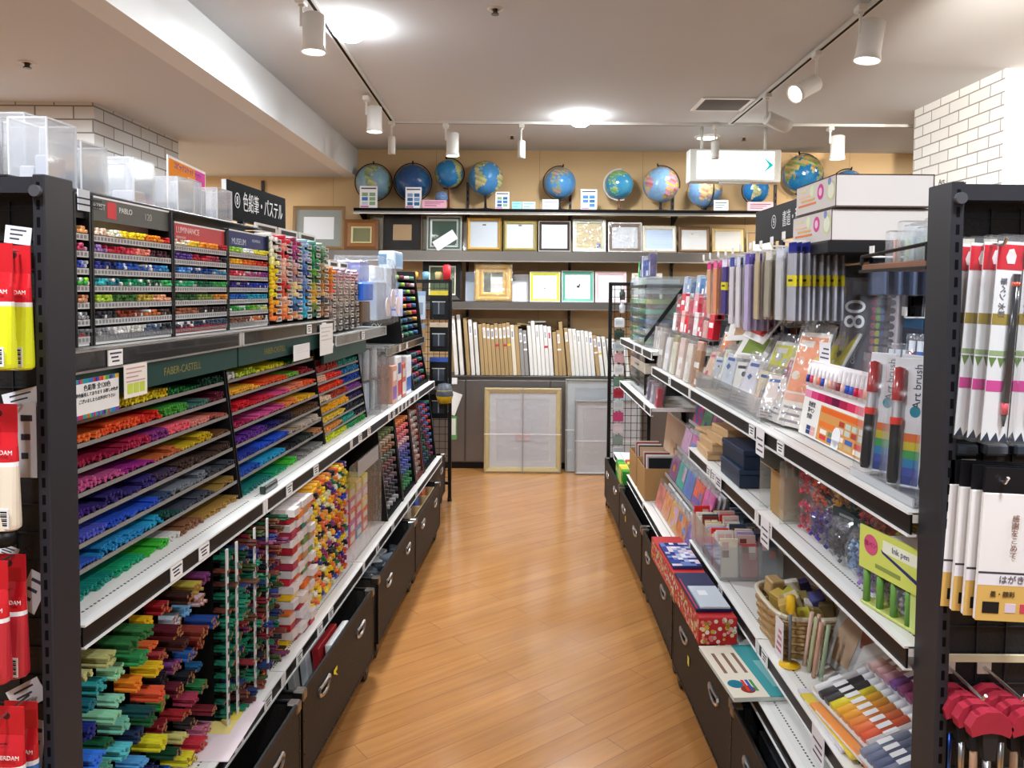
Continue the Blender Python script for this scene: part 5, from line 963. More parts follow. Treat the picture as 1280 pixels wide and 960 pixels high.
for k in range(3):
    in_trolley(3, .03, -.22+.21*k, .1, open_box(.24, .2, .235, 'b89a70'), 'cardboard_tray', f'open cardboard tray in the fourth left trolley, {ORD[k]} from the near end', 'tray')
    for q in range(3): m = MB(); m.rbox(-.025, .025, -.05, .05, 0, .235, .003, (('8a8478', '6a6458', 'b8b0a0'), ('3a5ab0', 'e8e8ea', '4a6ac8'), ('e8583a', 'f0a890', 'e87a4a'))[k][q], 'satin'); in_trolley(3, -.04+.06*q, -.22+.21*k, .108, m, 'small_carton', f'{(("grey", "brown", "beige"), ("blue", "white", "light blue"), ("red", "pink", "orange"))[k][q]} carton in the {ORD[k]} cardboard tray of the fourth left trolley', 'carton')
# ---- paint tubes on the left end panel ----
def tube_pack(x, z, h, w, c, label, y, hdr='d0222c', bandc='f4f2f0', cap=False):
    t = thing('paint_tube', label, 'paint tube', atL(x, y, z), 'paint tubes hung on the left end panel'); body = MB(); n = 20; rings = []
    for k in range(9):
        f = k/8; zz = h*f; th = .019*(1-f)**.6+.0015; ww = w/2*(1 if f > .06 else .86+.14*f/.06); rings.append((ww, th, zz))
    cols = [bandc if .62 < (k+.5)/8 < .7 else (hdr if (k+.5)/8 > .66 else c) for k in range(8)]
    zs = [0, .02, .06, .3, .55, .655, .70, .85, 1.0]
    V = [[(math.copysign(abs(math.cos(2*PI*i/n))**.7, math.cos(2*PI*i/n))*w/2*(.88 if k == 0 else .97 if k == 1 else 1), math.sin(2*PI*i/n)*(.02*(1-f)**.55+.0015)*(.7 if k == 0 else 1), f*h) for i in range(n)] for k, f in enumerate(zs)]
    cc = [c, c, c, c, c, bandc, hdr, hdr]
    for k in range(8):
        for i in range(n): j = (i+1) % n; body.face([V[k][i], V[k][j], V[k+1][j], V[k+1][i]], cc[k], 'gloss', True)
    body.face(V[0][::-1], c, 'gloss'); obj('tube', body, t)
    q = MB(); q.box(-w/2, w/2, -.001, .001, h, h+.045, hdr, 'satin'); q.cyl((0, -.0012, h+.03), (0, -.001, h+.03), .006, '4a2024', 'satin', 12); obj('hang_tab', q, t)
    q = MB(); q.box(w*.16, w*.42, -.0185, -.017, h*.04, h*.24, 'f2f2f0', 'paper')
    for k in range(7): q.box(w*.2, w*.38, -.0188, -.0185, h*(.07+.022*k), h*(.07+.022*k+(.009 if k % 2 else .015)), '17171a', 'paper')
    obj('barcode_label', q, t)['label'] = 'white barcode label'
    text('AMSTERDAM', w*.17, 'f6f2f0', t, Matrix.Translation((0, -.0125, h*.8)) @ FACE_F); text('acrylic', w*.09, '3a1014', t, Matrix.Translation((0, -.0085, h*.93)) @ FACE_F)
    if cap: q = MB(); q.cyl((0, 0, -.025), (0, 0, 0), w*.36, '121213', 'satin', 20); obj('cap', q, t)
    q = MB(); q.tube([(0, .05, h+.036), (0, -.03, h+.033), (0, -.036, h+.042)], .0022, 'c8c8ca', 'metal'); obj('hook', q, t)
    return t
def tp(xr, y0, y1, w, c, label, Y, **k):
    a = ML.inverted() @ WP(xr, y1, Y); b = ML.inverted() @ WP(xr, y0, Y); tube_pack(a.x-w/2, a.z, b.z-a.z-.045, w, c, label, Y, **k)
tp(41.5, 307, 462, .056, 'e8ee2a', 'lemon yellow paint tube with a red top, rear one of the topmost pair', 1.245)
tp(19.5, 304, 462, .056, 'e8ee2a', 'lemon yellow paint tube with a red top, front one of the topmost pair', 1.19)
tp(25, 505, 662, .06, 'eadcc6', 'cream paint tube with a red top and black cap under the yellow pair', 1.215, cap=True)
tp(35, 693, 845, .056, 'c4303c', 'crimson paint tube, rear one of the red pair', 1.245, bandc='f0eeee'); tp(13, 701, 853, .056, 'c4303c', 'crimson paint tube, front one of the red pair', 1.19, bandc='f0eeee')
tp(50, 877, 1035, .056, '3a76c0', 'blue paint tube with a red top, rear one of the lowest pair', 1.245); tp(34, 883, 1040, .056, '3a76c0', 'blue paint tube with a red top, front one of the lowest pair', 1.19)
def price_tag(x0, x1, y0, y1, Y, rot, label, c='e8eaee'):
    a, b = ML.inverted() @ WP(x0, y1, Y), ML.inverted() @ WP(x1, y0, Y); w_, h_ = b.x-a.x, b.z-a.z; m = MB(); m.box(-w_/2, w_/2, -.0006, .0006, -h_/2, h_/2, c, 'paper')
    for k in range(3): m.box(-w_*.3, w_*(.3-.12*k), -.001, -.0006, h_*(.25-.25*k), h_*(.33-.25*k), '4a4a58', 'paper')
    one('hanging_tag', m, label, 'tag', 'white tags hung on the left end panel', at((a.x+b.x)/2, Y, (a.z+b.z)/2, 0, 0, rot, ML))
price_tag(5, 39, 283, 305, 1.275, .12, 'white tag poking up behind the yellow paint tubes'); price_tag(3, 50, 488, 512, 1.275, -.25, 'white and blue tag tilted above the cream paint tube'); price_tag(22, 45, 503, 597, 1.27, 0, 'tall white card with print behind the cream paint tube', 'dcdce0')
price_tag(-5, 22, 683, 697, 1.275, .3, 'small white tag above the red paint tubes'); price_tag(28, 54, 715, 765, 1.27, .45, 'white tag tilted beside the red paint tubes'); price_tag(10, 56, 855, 884, 1.275, -.5, 'white tag tilted above the blue paint tubes'); price_tag(40, 54, 900, 960, 1.27, .1, 'white card edge behind the blue paint tubes')
# ================= goods on the right shelving (local x grows away from the aisle) =================
R1Z, R2Z, R3Z, RBZ, R4Z, R5Z = 1.1185, .8785, .4985, .4035, 1.1935, .8985
def rpack(nm, cat, label, group, y, z, d, w, h, t, base, pal=None, cols=3, rows=4, film=False, lean=0, rz=0, title=None, patch=(.08, .06, .84, .6), roll=0, tint='ffffff', fin='satin', extra=None):
    """thin packet facing the aisle: width along y, height along z"""
    o = thing(nm, label, cat, at(d, y, z, rz, roll, lean, MR), group); m = MB(); m.rbox(0, t, -w/2, w/2, 0, h, min(.002, t*.3), base, fin); obj('pack', m, o)
    if pal:
        g = MB(); a, b, ww, hh = patch
        if cols == 0:                                   # picture, roundels, title bar and lines of print
            def R_(u0, u1, v0, v1, c, e): g.box(-e-.0003, -e, w*(.5-u1), w*(.5-u0), h*v0, h*v1, c, 'paper')
            q = [rnd.uniform(.3, .5), rnd.uniform(.08, .2)]; R_(.05, .95, q[0], .95, pal[0], .0002); R_(.05, .95, q[0]-.1, q[0]-.02, pal[2 % len(pal)], .0002); R_(.1, .55, .84, .91, pal[-1], .0006)
            for e in range(5):
                cy, cz, rr = w*rnd.uniform(-.28, .28), h*rnd.uniform(q[0]+.08, .8), min(w, h)*rnd.uniform(.06, .17); c = pal[(e+1) % len(pal)]; p = rnd.choice((6, 9, 4)); g.face([(-.0008-.0002*e, cy+rr*math.cos(-2*PI*i/p+e), cz+rr*.8*math.sin(-2*PI*i/p+e)) for i in range(p)], c, 'paper')
            for e in range(3): R_(.08, rnd.uniform(.4, .85), .04+.07*e, .065+.07*e, '9a9298', .0004)
        else: g.grid((-.0004, w/2-w*a, h*b), (0, -w*ww, 0), (0, 0, h*hh), cols, rows, pal, 'paper')
        obj('print', g, o)
    if title:
        g = MB(); g.box(-.0008, -.0003, -w*.42, w*.42, h*.76, h*.94, title, 'paper'); g.box(-.0012, -.0008, -w*.3, w*.34, h*.83, h*.87, '4a4048', 'paper'); obj('title_strip', g, o)
    if film:
        f = MB(); f.box(-.004, t+.004, -w/2-.004, w/2+.004, -.0, h+.025, tint, 'film'); obj('bag_film', f, o)
    if extra: extra(o)
    return o
# ---- cartons, aisle sign and small bracket shelf at the top ----
for k in (0, 1):
    t = thing('carton', ('lower white carton with a pink circle, on the right top board', 'upper white carton with a pink circle, stacked on the right top board')[k], 'carton', atR(.235+.004*k, 2.125-.012*k, 1.6385+.086*k), 'white cartons on the right top board')
    m = MB(); m.rbox(-.125, .125, -.14, .14, 0, .083, .002, 'd9d2cd', 'paper'); obj('body', m, t)
    e = MB()
    for z in (0, .0805): e.box(-.1258, .1258, -.1412, -.1402, z, z+.0025, '5a4a44', 'paper'); e.box(-.1262, -.1252, -.141, .141, z, z+.0025, '5a4a44', 'paper')
    for x in (-.1258, .1238): e.box(x, x+.002, -.1412, -.1402, 0, .083, '5a4a44', 'paper')
    obj('edging', e, t)
    p = MB(); p.cyl((-.1252, -.04, .05), (-.1258, -.04, .05), .021, 'd65a9a', 'paper', 22); p.cyl((-.1258, -.04, .05), (-.126, -.04, .05), .011, 'f0c8dc', 'paper', 16); p.cyl((-.1252, -.11, .045), (-.1257, -.11, .045), .026, 'cfd8a0', 'paper', 20); p.cyl((-.1257, -.11, .045), (-.1259, -.11, .045), .02, 'e8ebd8', 'paper', 20); p.cyl((-.1252, -.1, .07), (-.126, -.1, .07), .01, '8a98d0', 'paper', 14); p.cyl((-.1252, .02, .06), (-.1256, .02, .06), .016, 'dfe8c0', 'paper', 14)
    for q, (c, a, b, z) in enumerate((('e8b878', .0, .1, .034), ('e88a5a', -.01, .12, .022), ('f0c8a8', .03, .12, .046), ('e8d8a0', .06, .11, .062))): p.box(-.1258, -.1252, a, b, z, z+.006, c, 'paper')
    obj('print', p, t)
t = thing('aisle_sign', 'black aisle sign with a white circled numeral behind the white cartons', 'sign', atR(.16, 2.53, 1.6385)); m = MB(); m.box(0, .016, -.25, .26, .04, .155, '1b1b1e', 'satin'); m.box(.004, .012, -.02, .02, 0, .04, '1b1b1e', 'satin'); obj('board', m, t)
text('⑨', .055, 'f2f2f2', t, Matrix.Translation((-.0006, .06, .1)) @ FACE_R); text('書道・和紙', .055, 'f2f2f2', t, Matrix.Translation((-.0006, -.12, .1)) @ FACE_R, sx=.7)
t = thing('bracket_shelf', 'small brown wooden shelf with a black wire rail, near the post at the right', 'shelf', atR(0, 0, 0)); m = MB(); m.rbox(.02, .36, 1.345, 1.6, 1.548, 1.562, .002, '8a5a40', 'wood'); obj('board', m, t)
m = MB(); m.box(.016, .021, 1.34, 1.604, 1.545, 1.551, '161617', 'satin'); m.tube([(.02, 1.6, 1.56), (.02, 1.6, 1.578), (.02, 1.345, 1.59), (.02, 1.345, 1.56)], .0035, '121213', 'satin'); m.tube([(.02, 1.345, 1.588), (.36, 1.345, 1.588)], .0035, '121213', 'satin'); obj('rail', m, t)
m = MB(); m.tube([(.1, 1.36, 1.547), (.38, 1.36, 1.42)], .005, '121213', 'satin'); m.tube([(.38, 1.36, 1.548), (.4, 1.36, 1.4)], .005, '121213', 'satin'); obj('brace', m, t)
for k in range(9):
    t = thing('pen_case', f'clear pen case on the small wooden shelf, {ORD[k]} from the far end', 'case', atR(.06+.012*(k % 3), 1.575-.025*k, 1.5625), 'clear pen cases on the small wooden shelf'); m = MB(); m.rbox(0, .1, -.011, .011, 0, .068+.006*((k*3) % 4), .003, 'e8eef4', 'acrylic'); obj('case', m, t)
    for q in range(3): m = MB(); m.cyl((.02+.03*q, 0, .001), (.02+.03*q, 0, .05), .007, (('e8b0a0', 'c8e0a0', 'd8e0e8', 'b8c8d0', 'a0c8a0')[(k+q) % 5]), 'satin', 8); obj('pen', m, t)
# ---- bay one, top shelf ----
m = MB().rbox(0, .16, -.14, .14, 0, .13, .003, '19181b', 'satin'); one('display_riser', m, 'black riser block at the back of the top right shelf under the marker set', 'riser', None, atR(.19, 2.12, R1Z+.0005))
t = thing('marker_set_case', 'tall clear marker set case with a large white numeral, top right shelf', 'case', at(.27, 2.13, R1Z+.132, math.radians(40), 0, math.radians(5), MR)); m = MB(); m.rbox(0, .05, -.085, .085, 0, .305, .006, 'e8e4ec', 'acrylic'); obj('case', m, t)
m = MB(); m.rbox(.006, .046, -.078, -.055, .006, .29, .003, 'd8ccd0', 'satin'); m.box(.004, .006, -.02, .055, .04, .25, '5a5866', 'paper'); m.box(.03, .044, -.078, .078, .006, .29, '6a6876', 'satin'); obj('insert_card', m, t)
cols5 = [['d83a50', 'c83048', 'b02840', 'e06a78', 'd84a5c', 'f08a98', 'f0a0a8', 'f07a8a', 'e8a8b0', 'e86a7a', 'e83a50', 'd85868'], ['3a7a4c', '4a8a58', '3a6a58', '5ab03a', '8ac840', '98d048', 'c8d84a', 'd8e050', 'e0d858', 'c8a868', 'e0906a', 'c8b080'], ['7a98b0', '6a90b8', '5a8ac0', '3a6ab0', '4a7ac0', '2a4a90', '2a5aa0', '3a3a60', '3a4a70', '2a3a60', '4a5a80', '3a3a50'], ['a88a80', '8a7870', '7a6860', '6a5a54', '5a4a48', '4a4040', '6a6a70', '5a5a60', '8a8080', '7a7078', '6a6068', '5a5058'], ['3a4258', '2a3248', '2a2e3c', '202430', '1a1e28', '282830', '303038', '383840', '202028', '181820', '2a2a32', '202020']]
for i in range(5):
    for j in range(12):
        m = MB(); yy = -.022-.0125*i+.022; zz = .272-.0215*j; m.cyl((.012, yy-.012, zz), (.004, yy-.012, zz), .0085, cols5[i][j], 'satin', 10); obj('marker_cap', m, t)
text('80', .085, 'f4f4f6', t, Matrix.Translation((-.0012, .036, .195)) @ FACE_R @ Matrix.Rotation(PI/2, 4, 'Z')); text('COLORS', .016, 'd8d8dc', t, Matrix.Translation((-.0012, .036, .085)) @ FACE_R @ Matrix.Rotation(PI/2, 4, 'Z'))
def prpack(o):
    h, w = .2, .40
    m = MB()
    for k in range(16): y = w/2-.02-k*.0245; m.cyl((-.006, y, h*.66), (-.006, y, h*.96), .007, ('e8e0e4', 'f0ecee')[k % 2], 'gloss', 8); m.cyl((-.0062, y, h*.70), (-.0062, y, h*.80), .0074, ('2a3a90', 'e04a6a', 'f0d0c0', 'e88a70', '3a50b0', 'f0e0d8', 'e8b0a0', 'c89090', '8a3a48', 'f0c8c0', '3a5ac0', '4a6ad0', 'd82a50', 'f04a68', 'f09a78', 'e87a5a')[k], 'satin', 8)
    obj('pen_row', m, o); m = MB(); m.grid((-.001, w/2, h*.5), (0, -w, 0), (0, 0, h*.13), 9, 1, lambda i, j: ('e890b0', 'd84a80', 'c82a60', 'a82450', '6a2040', 'b02a50', 'd83a60', 'e86a80', 'f0a8b8')[i], 'paper'); m.box(-.0012, -.001, -w/2, w/2, h*.6, h*.645, 'f4f0f0', 'paper'); obj('colour_strip', m, o)
    m = MB(); m.box(-.001, 0, -w/2, w/2, 0, h*.5, 'f0ece6', 'paper'); m.box(-.0014, -.001, -w/2+.004, w*.2, 0.004, h*.46, 'd89a58', 'paper'); m.box(-.0018, -.0014, -w/2+.01, w*.18, h*.38, h*.45, 'e86a30', 'paper'); m.box(-.0018, -.0014, -w*.05, w*.18, h*.2, h*.27, 'e87a3a', 'paper'); m.grid((-.0019, w*.16, h*.04), (0, -w*.62, 0), (0, 0, h*.14), 5, 2, ['f4ece4', '4a6ab0', 'c8b080', 'e8a080', 'd84a40', 'e8e4e8', '6a8a70'], 'paper', .1); m.grid((-.0019, -w*.1, h*.2), (0, -w*.36, 0), (0, 0, h*.16), 4, 2, ['f4ece4', 'c8d0c0', 'e8c0a0', 'd8d0c8', 'b84a40'], 'paper', .1); m.grid((-.0019, w*.45, h*.03), (0, -w*.22, 0), (0, 0, h*.12), 3, 2, ['c83a3a', '3a4a78', 'e8b0a8', 'f0e8e0', '4a7a58'], 'paper', .05); obj('print', m, o)
    for s_, y, z in (('新感覚', w*.4, h*.42), ('筆ペン', w*.4, h*.34), ('登場！', w*.4, h*.26)): text(s_, .015, '3a3a44', o, Matrix.Translation((-.0022, y, z)) @ FACE_R, align='LEFT')
    m = MB(); m.cyl((-.0022, -.04, .03), (-.003, -.04, .03), .024, 'f4f2f4', 'paper', 12); m.box(-.003, -.0022, -.06, -.02, .001, .022, 'f0f0f2', 'paper'); obj('price_burst', m, o)
rpack('brush_pen_set', 'pen set', 'wide printed brush pen set with a magenta strip on the top right shelf', None, 1.885, R1Z+.006, .075, .40, .2, .012, 'efe8ea', lean=math.radians(9), extra=prpack)
m = MB(); m.box(-.0006, .0006, -.035, .035, 0, .055, 'f0eef0', 'paper'); [m.box(-.001, -.0006, -.028, .028-.01*k, .012+.012*k, .016+.012*k, '5a5a70', 'paper') for k in range(3)]; one('price_sign', m, 'white price sign standing above the wide brush pen set', 'sign', None, atR(.115, 2.02, R1Z+.2))
for k, (y, d, a) in enumerate(((1.60, .05, 0), (1.555, .085, .05), (1.47, .045, -.03), (1.42, .08, .04))):
    t = thing('brush_pen', f'large black brush pen with a red cap, {ORD[k]} from the far end', 'pen', at(d, y, R1Z+.012, math.radians(32), a, math.radians(7), MR), 'large brush pens by the right post'); h = .235
    m = MB(); m.box(.012, .014, -.032, .032, 0, h+.015, 'e8ecf2', 'satin'); m.grid((.0115, .004, .004), (0, -.034, 0), (0, 0, h*.42), 1, 6, lambda i, j: ('3a4a90', '4a5ab0', '3a8ac0', '4aa860', 'd8c840', 'e87a40')[j], 'paper'); m.cyl((.0112, -.016, h*.62), (.0118, -.016, h*.62), .011, '2a8aa0', 'paper', 14); obj('card', m, t)
    text('Art brush', .022, '3a4a60', t, Matrix.Translation((.011, -.018, h*.83)) @ FACE_R @ Matrix.Rotation(PI/2, 4, 'Z'))
    m = MB(); m.lathe([(0, .004), (.008, .004), (.0105, .012), (.0105, h*.5)], '121214', 'gloss', 14, (0, .014, 0)); obj('barrel', m, t)
    m = MB(); m.lathe([(.0108, h*.5), (.0112, h*.505), (.0112, h*.56)], 'e83a2c', 'gloss', 14, (0, .014, 0)); m.lathe([(.0095, h*.56), (.0095, h*.7)], 'c8ccd4', 'acrylic', 14, (0, .014, 0)); m.lathe([(.005, h*.56), (.004, h*.69)], 'f0f0f0', 'satin', 8, (0, .014, 0)); m.lathe([(.0112, h*.7), (.0115, h*.72), (.0105, h*.97), (0, h*.985)], 'a82028', 'gloss', 14, (0, .014, 0)); obj('cap', m, t)
    m = MB(); m.box(-.014, .013, -.033, .033, .0, h+.012, 'ffffff', 'film_thin'); obj('blister', m, t)
m = MB(); m.box(0, .16, -.14, .12, 0, .004, 'e8ecf0', 'acrylic'); m.box(-.004, .0, -.14, .12, 0, .016, 'e8ecf0', 'frost'); one('acrylic_tray', m, 'clear acrylic tray under the large brush pens', 'tray', None, atR(.02, 1.5, R1Z+.0005))
for k, (y, d, z, w_, h_, cs) in enumerate(((1.93, .27, .1, .09, .16, ['3a5ab0', 'c8d860', 'e8e8f0', '2a4a80', '5aa0b0']), (1.80, .26, .12, .1, .17, ['8a3040', '2a5ab0', 'e89080', '3a6ab8', 'e8e4e8']), (1.86, .37, .02, .1, .38, ['b0c0d8', 'c8d0e0', '98a8c8']), (1.98, .36, .02, .1, .3, ['5a6a50', '8aa050', '4a4a48', '6a7060']), (1.97, .37, .02, .09, .4, ['a8b8d0', 'c0cce0', '8a98b8']))):
    t = thing('pen_pack', ('clear pack of pens with blue and lime caps behind the large brush pens', 'clear pack of red white and blue pens beside the right post', 'tall clear pack of pale blue pens behind the right post', 'tall dark pack of olive pens behind the marker set case', 'tall clear pack of grey blue pens behind the marker set case')[k], 'pen pack', at(d, y, R1Z+z, math.radians(35), 0, math.radians(6), MR), 'pen packs at the back of the top right shelf')
    n = 5; 
    for q in range(n): m = MB(); yy = w_*(.4-.2*q); m.cyl((.008, yy, .01), (.008, yy, h_*.9), w_*.075, 'e0e4ec', 'satin', 8); m.cyl((.008, yy, h_*.45), (.008, yy, h_*.75), w_*.08, cs[q % len(cs)], 'satin', 8); obj('pen', m, t)
    m = MB(); m.box(-.002, .018, -w_/2, w_/2, 0, h_, 'eef2f8', 'film'); obj('sleeve', m, t)
    m = MB(); m.box(.0185, .0195, -w_/2, w_/2, -z+.0005, .01, 'd8dce4', 'acrylic'); obj('stand', m, t)
# ---- bagged packets leaning on the top shelf, bays one and two ----
BAG = [(2.14, .07, .11, .23, 'efe6dc', ['f0a078', 'e8c878', 'f0b8a0', 'e8e0d8'], 'peach and yellow'), (2.21, .12, .12, .25, 'f4f0ec', ['e8d84a', '3a3a40', 'f0ece8', 'd8b8b8'], 'white and yellow'), (2.24, .05, .13, .17, 'e8e4e0', ['d84a80', '6a8a50', 'e8e4d8', '4a5a38', 'c8b8a8'], 'pink and green'), (2.36, .06, .14, .2, 'e6e6e6', ['d8d24a', 'c8c8c8', '8a6a60', 'e0dcd8'], 'yellow flowered'), (2.33, .16, .15, .3, 'f0eae6', ['f0c8a8', 'f4dcc8', 'e8a090', 'f0e8e0', 'f4e0b0'], 'tall peach'), (2.47, .05, .11, .17, 'ecdcd0', ['5a8ac8', 'e8d8d0', 'c8a0a0', 'f0e8e0'], 'pink and blue'), (2.5, .15, .15, .27, 'eceaea', ['e8e4e0', 'd8d4d4', 'e0a080', 'f0d8c0'], 'tall grey'), (2.6, .06, .12, .18, 'e8ded4', ['e8503a', '2a4ac0', 'f0e8e0', 'e8c8b8'], 'red and blue spotted'), (2.68, .12, .14, .2, 'd8c0a8', ['c8905a', 'b87040', 'e8d0b0', '8a5a3a', 'f0e0d0'], 'brown patterned'), (2.75, .05, .12, .15, 'c8d0c8', ['b0a8a8', 'd8d0cc', '8a8a80', 'c8c0b8'], 'silver grey'), (2.86, .09, .13, .2, 'e0dcd4', ['8ab050', 'e8e4d8', 'c8783a', '4a6a38'], 'green and orange'), (2.96, .06, .1, .2, 'e8d8c8', ['e88a4a', 'f0d0b0', 'f4f0ec'], 'orange striped'), (3.03, .14, .12, .22, 'd8d4cc', ['3a3a38', 'e8e0d0', 'c8c060', '8a8a60'], 'black and cream')]
for k, (y, d, w_, h_, b, pal, nm) in enumerate(BAG):
    rpack('bagged_packet', 'packet', f'{nm} packet in a clear bag leaning on the top right shelf', 'bagged packets on the top right shelf', y, R1Z+.01, d, w_*1.12, h_*1.2, .008, b, pal, 0, 10, True, math.radians(rnd.uniform(14, 30)), math.radians(rnd.uniform(-6, 22)), None, (.06, .04, .88, .9))
for k, (y, z, c1, c2) in enumerate(((2.55, .27, 'e0605a', 'red'), (2.62, .2, '8a9a50', 'olive'), (2.72, .26, 'c8a080', 'tan'))):    # small stiff cards lying on the pile
    t = thing('picture_card', f'white bordered card with a {c2} picture lying on the bagged packets', 'card', at(.12, y, R1Z+z, .5*k, .25-.2*k, -.9, MR), 'small cards on the bagged packets'); m = MB(); m.rbox(-.055, .055, -.07, .07, 0, .004, .001, 'f2eeea', 'paper'); obj('card', m, t); m = MB(); m.box(-.032, .032, -.045, .045, .004, .0046, c1, 'paper'); obj('print', m, t)
RB_ = random.Random(21); LT_ = [('e8d8d0', 'rose'), ('d8dce4', 'silver blue'), ('f0e4c8', 'cream'), ('e0e8dc', 'pale green'), ('f0d0c0', 'apricot'), ('d0c0b8', 'mocha'), ('e8e4ec', 'lilac'), ('c8ccd0', 'cool grey'), ('f4f0e8', 'ivory'), ('d8b8a0', 'sand'), ('b8c8d8', 'steel blue')]
for k in range(22):
    c, nm = LT_[k % 11]; y = 2.27+k*.037; up = k % 2; pl = [c, vary(c, .2), 'f4f2f0', vary(c, .35), RB_.choice(['d86a5a', '4a6aa8', '8aa860', 'e8b850', '3a3a44', 'c85a80'])]
    rpack('bagged_card', 'packet', f'{nm} bagged card {("low in", "standing behind")[up]} the crowded top right shelf, {("nearer", "farther")[k//11]} one', f'bagged cards on the top right shelf, {nm}, {k//11}', y, R1Z+.012, .035+.2*up+RB_.uniform(0, .03), .085+RB_.uniform(0, .03), (.12 if not up else .27)+RB_.uniform(0, .05), .005, c, pl, 0, 8, True, math.radians(RB_.uniform(8, 26)), math.radians(RB_.uniform(-12, 25)), None, (.05, .05, .9, .85), RB_.uniform(-.12, .12))
# clear front guard
m = MB(); m.box(-.002, .001, -.42, .4, 0, .075, 'eef0f2', 'acrylic'); one('front_guard', m, 'low clear guard along the front of the top right shelf, second bay', 'guard', None, atR(.017, 2.66, R1Z+.0005))
# ---- hooks with hanging packs above bay two ----
def hook_row(y, z, d0, n, dx, w_, h_, mk, lab, grp, hl=None):
    t = thing('peg_hook', f'white peg hook holding {lab}', 'hook', atR(0, y, z), 'white peg hooks on the right shelving'); m = MB(); hl = d0-.02; m.cyl((hl, 0, .003), (.45, 0, .003), .0025, 'e4e2e0', 'satin', 6); m.cyl((hl, 0, .003), (hl-.004, 0, .012), .003, 'e4e2e0', 'satin', 6); obj('rod', m, t); m = MB(); m.box(hl-.004, hl-.002, -.012, .012, .008, .03, 'f0eeec', 'paper'); obj('price_tag', m, t)
    for k in range(n):
        d = d0+k*dx; p = thing('hanging_pack', f'{lab.split(" of ")[-1]}, {ORD[k]} from the front on its hook', 'packet', at(d, y+rnd.uniform(-.006, .006), z-h_, math.radians(rnd.uniform(-5, 5)), rnd.uniform(-.03, .03), 0, MR), grp); mk(p, w_, h_, k)
def simple(base, hdr, body, band=None):
    def mk(p, w, h, k):
        m = MB(); m.rbox(-.003, .003, -w/2, w/2, 0, h*.86, .001, vary(body, .1), 'satin'); obj('sleeve', m, p)
        m = MB(); m.box(-.0012, .0012, -w/2, w/2, h*.86, h, hdr, 'paper'); obj('header', m, p)
        if band: m = MB(); m.box(-.0036, .0036, -w/2-.0006, w/2+.0006, h*.44, h*.58, band, 'paper'); m.box(-.0042, -.0036, -w*.3, w*.3, h*.5, h*.53, '3a3a30', 'paper'); obj('label_band', m, p)
        m = MB(); m.box(-.006, .006, -w/2-.002, w/2+.002, -.002, h*.88, 'f0f2f6', 'film_thin'); obj('film', m, p)
    return mk
HK = [(2.13, 1.642, .06, 8, .019, .06, .215, simple(0, '2a2f86', 'b8b8c4', 'e8d820'), 'a row of blue headed packs with a yellow band'), (2.23, 1.635, .06, 5, .022, .05, .21, simple(0, 'd8dce8', 'c8c8cc'), 'a row of clear grey brush packs'), (2.33, 1.63, .06, 5, .02, .05, .2, simple(0, 'e0dcd4', 'b0a894'), 'a row of olive grey brush packs'), (2.42, 1.63, .055, 4, .022, .045, .21, simple(0, 'c8b8a0', 'c8b48c'), 'a row of beige strips'),
      (2.51, 1.63, .05, 5, .022, .055, .25, simple(0, '6a5ab0', 'c0b0d8'), 'a row of violet headed packs'), (2.6, 1.625, .05, 4, .024, .05, .24, simple(0, 'd8d8e8', 'e0d8dc'), 'a row of white lilac packs'), (2.69, 1.625, .05, 4, .024, .05, .23, simple(0, '4a5aa0', 'd8d0d8'), 'a row of navy headed pale packs'), (2.79, 1.625, .05, 4, .022, .05, .2, simple(0, 'e8e0f0', '3a2480', 'e8d820'), 'a row of purple packs with a yellow band'),
      (2.89, 1.622, .045, 5, .022, .05, .2, simple(0, 'e86aa0', 'e08a58'), 'a row of orange packs with pink headers'), (2.99, 1.62, .045, 5, .022, .05, .2, simple(0, 'd84a8a', 'e0a880'), 'a row of peach packs with magenta headers')]
for a in HK: hook_row(*a, 'packs on '+a[8].replace('a row of ', 'hooks: '))
HK2 = [(2.2, 1.41, .3, 4, .03, .07, .17, simple(0, '2a4a8a', '3a3448'), 'a low row of dark slate packs'), (2.34, 1.41, .26, 4, .03, .07, .17, simple(0, '8a3a2a', '4a4a58'), 'a low row of dark packs with rust headers'), (2.5, 1.39, .2, 5, .025, .06, .19, simple(0, '6a3a2c', '7a5a68'), 'a low row of plum packs'), (2.62, 1.39, .17, 5, .025, .06, .19, simple(0, '3a3050', '8a7a98'), 'a low row of dusky violet packs'), (2.76, 1.39, .15, 5, .025, .07, .17, simple(0, 'e8d8d0', 'b0a078'), 'a low row of khaki packs'), (2.92, 1.39, .13, 5, .025, .07, .16, simple(0, 'c8c8d0', 'a88a70'), 'a low row of light brown packs')]
for a in HK2: hook_row(*a, 'packs on low '+a[8].replace('a low row of ', 'hooks: '))
HK3 = [(1.93, 1.44, .3, 4, .03, .1, .17, simple(0, '3a5a7a', '20304a'), 'a row of dark blue packs beside the cartons'), (2.04, 1.6, .25, 5, .03, .07, .1, simple(0, '2a3040', '4a5a78'), 'a row of slate cases under the cartons'), (1.9, 1.59, .2, 5, .035, .06, .09, simple(0, '20242c', '58688a'), 'a row of blue grey cases under the cartons')]
for a in HK3: hook_row(*a, 'packs on near '+a[8].replace('a row of ', 'hooks: '))
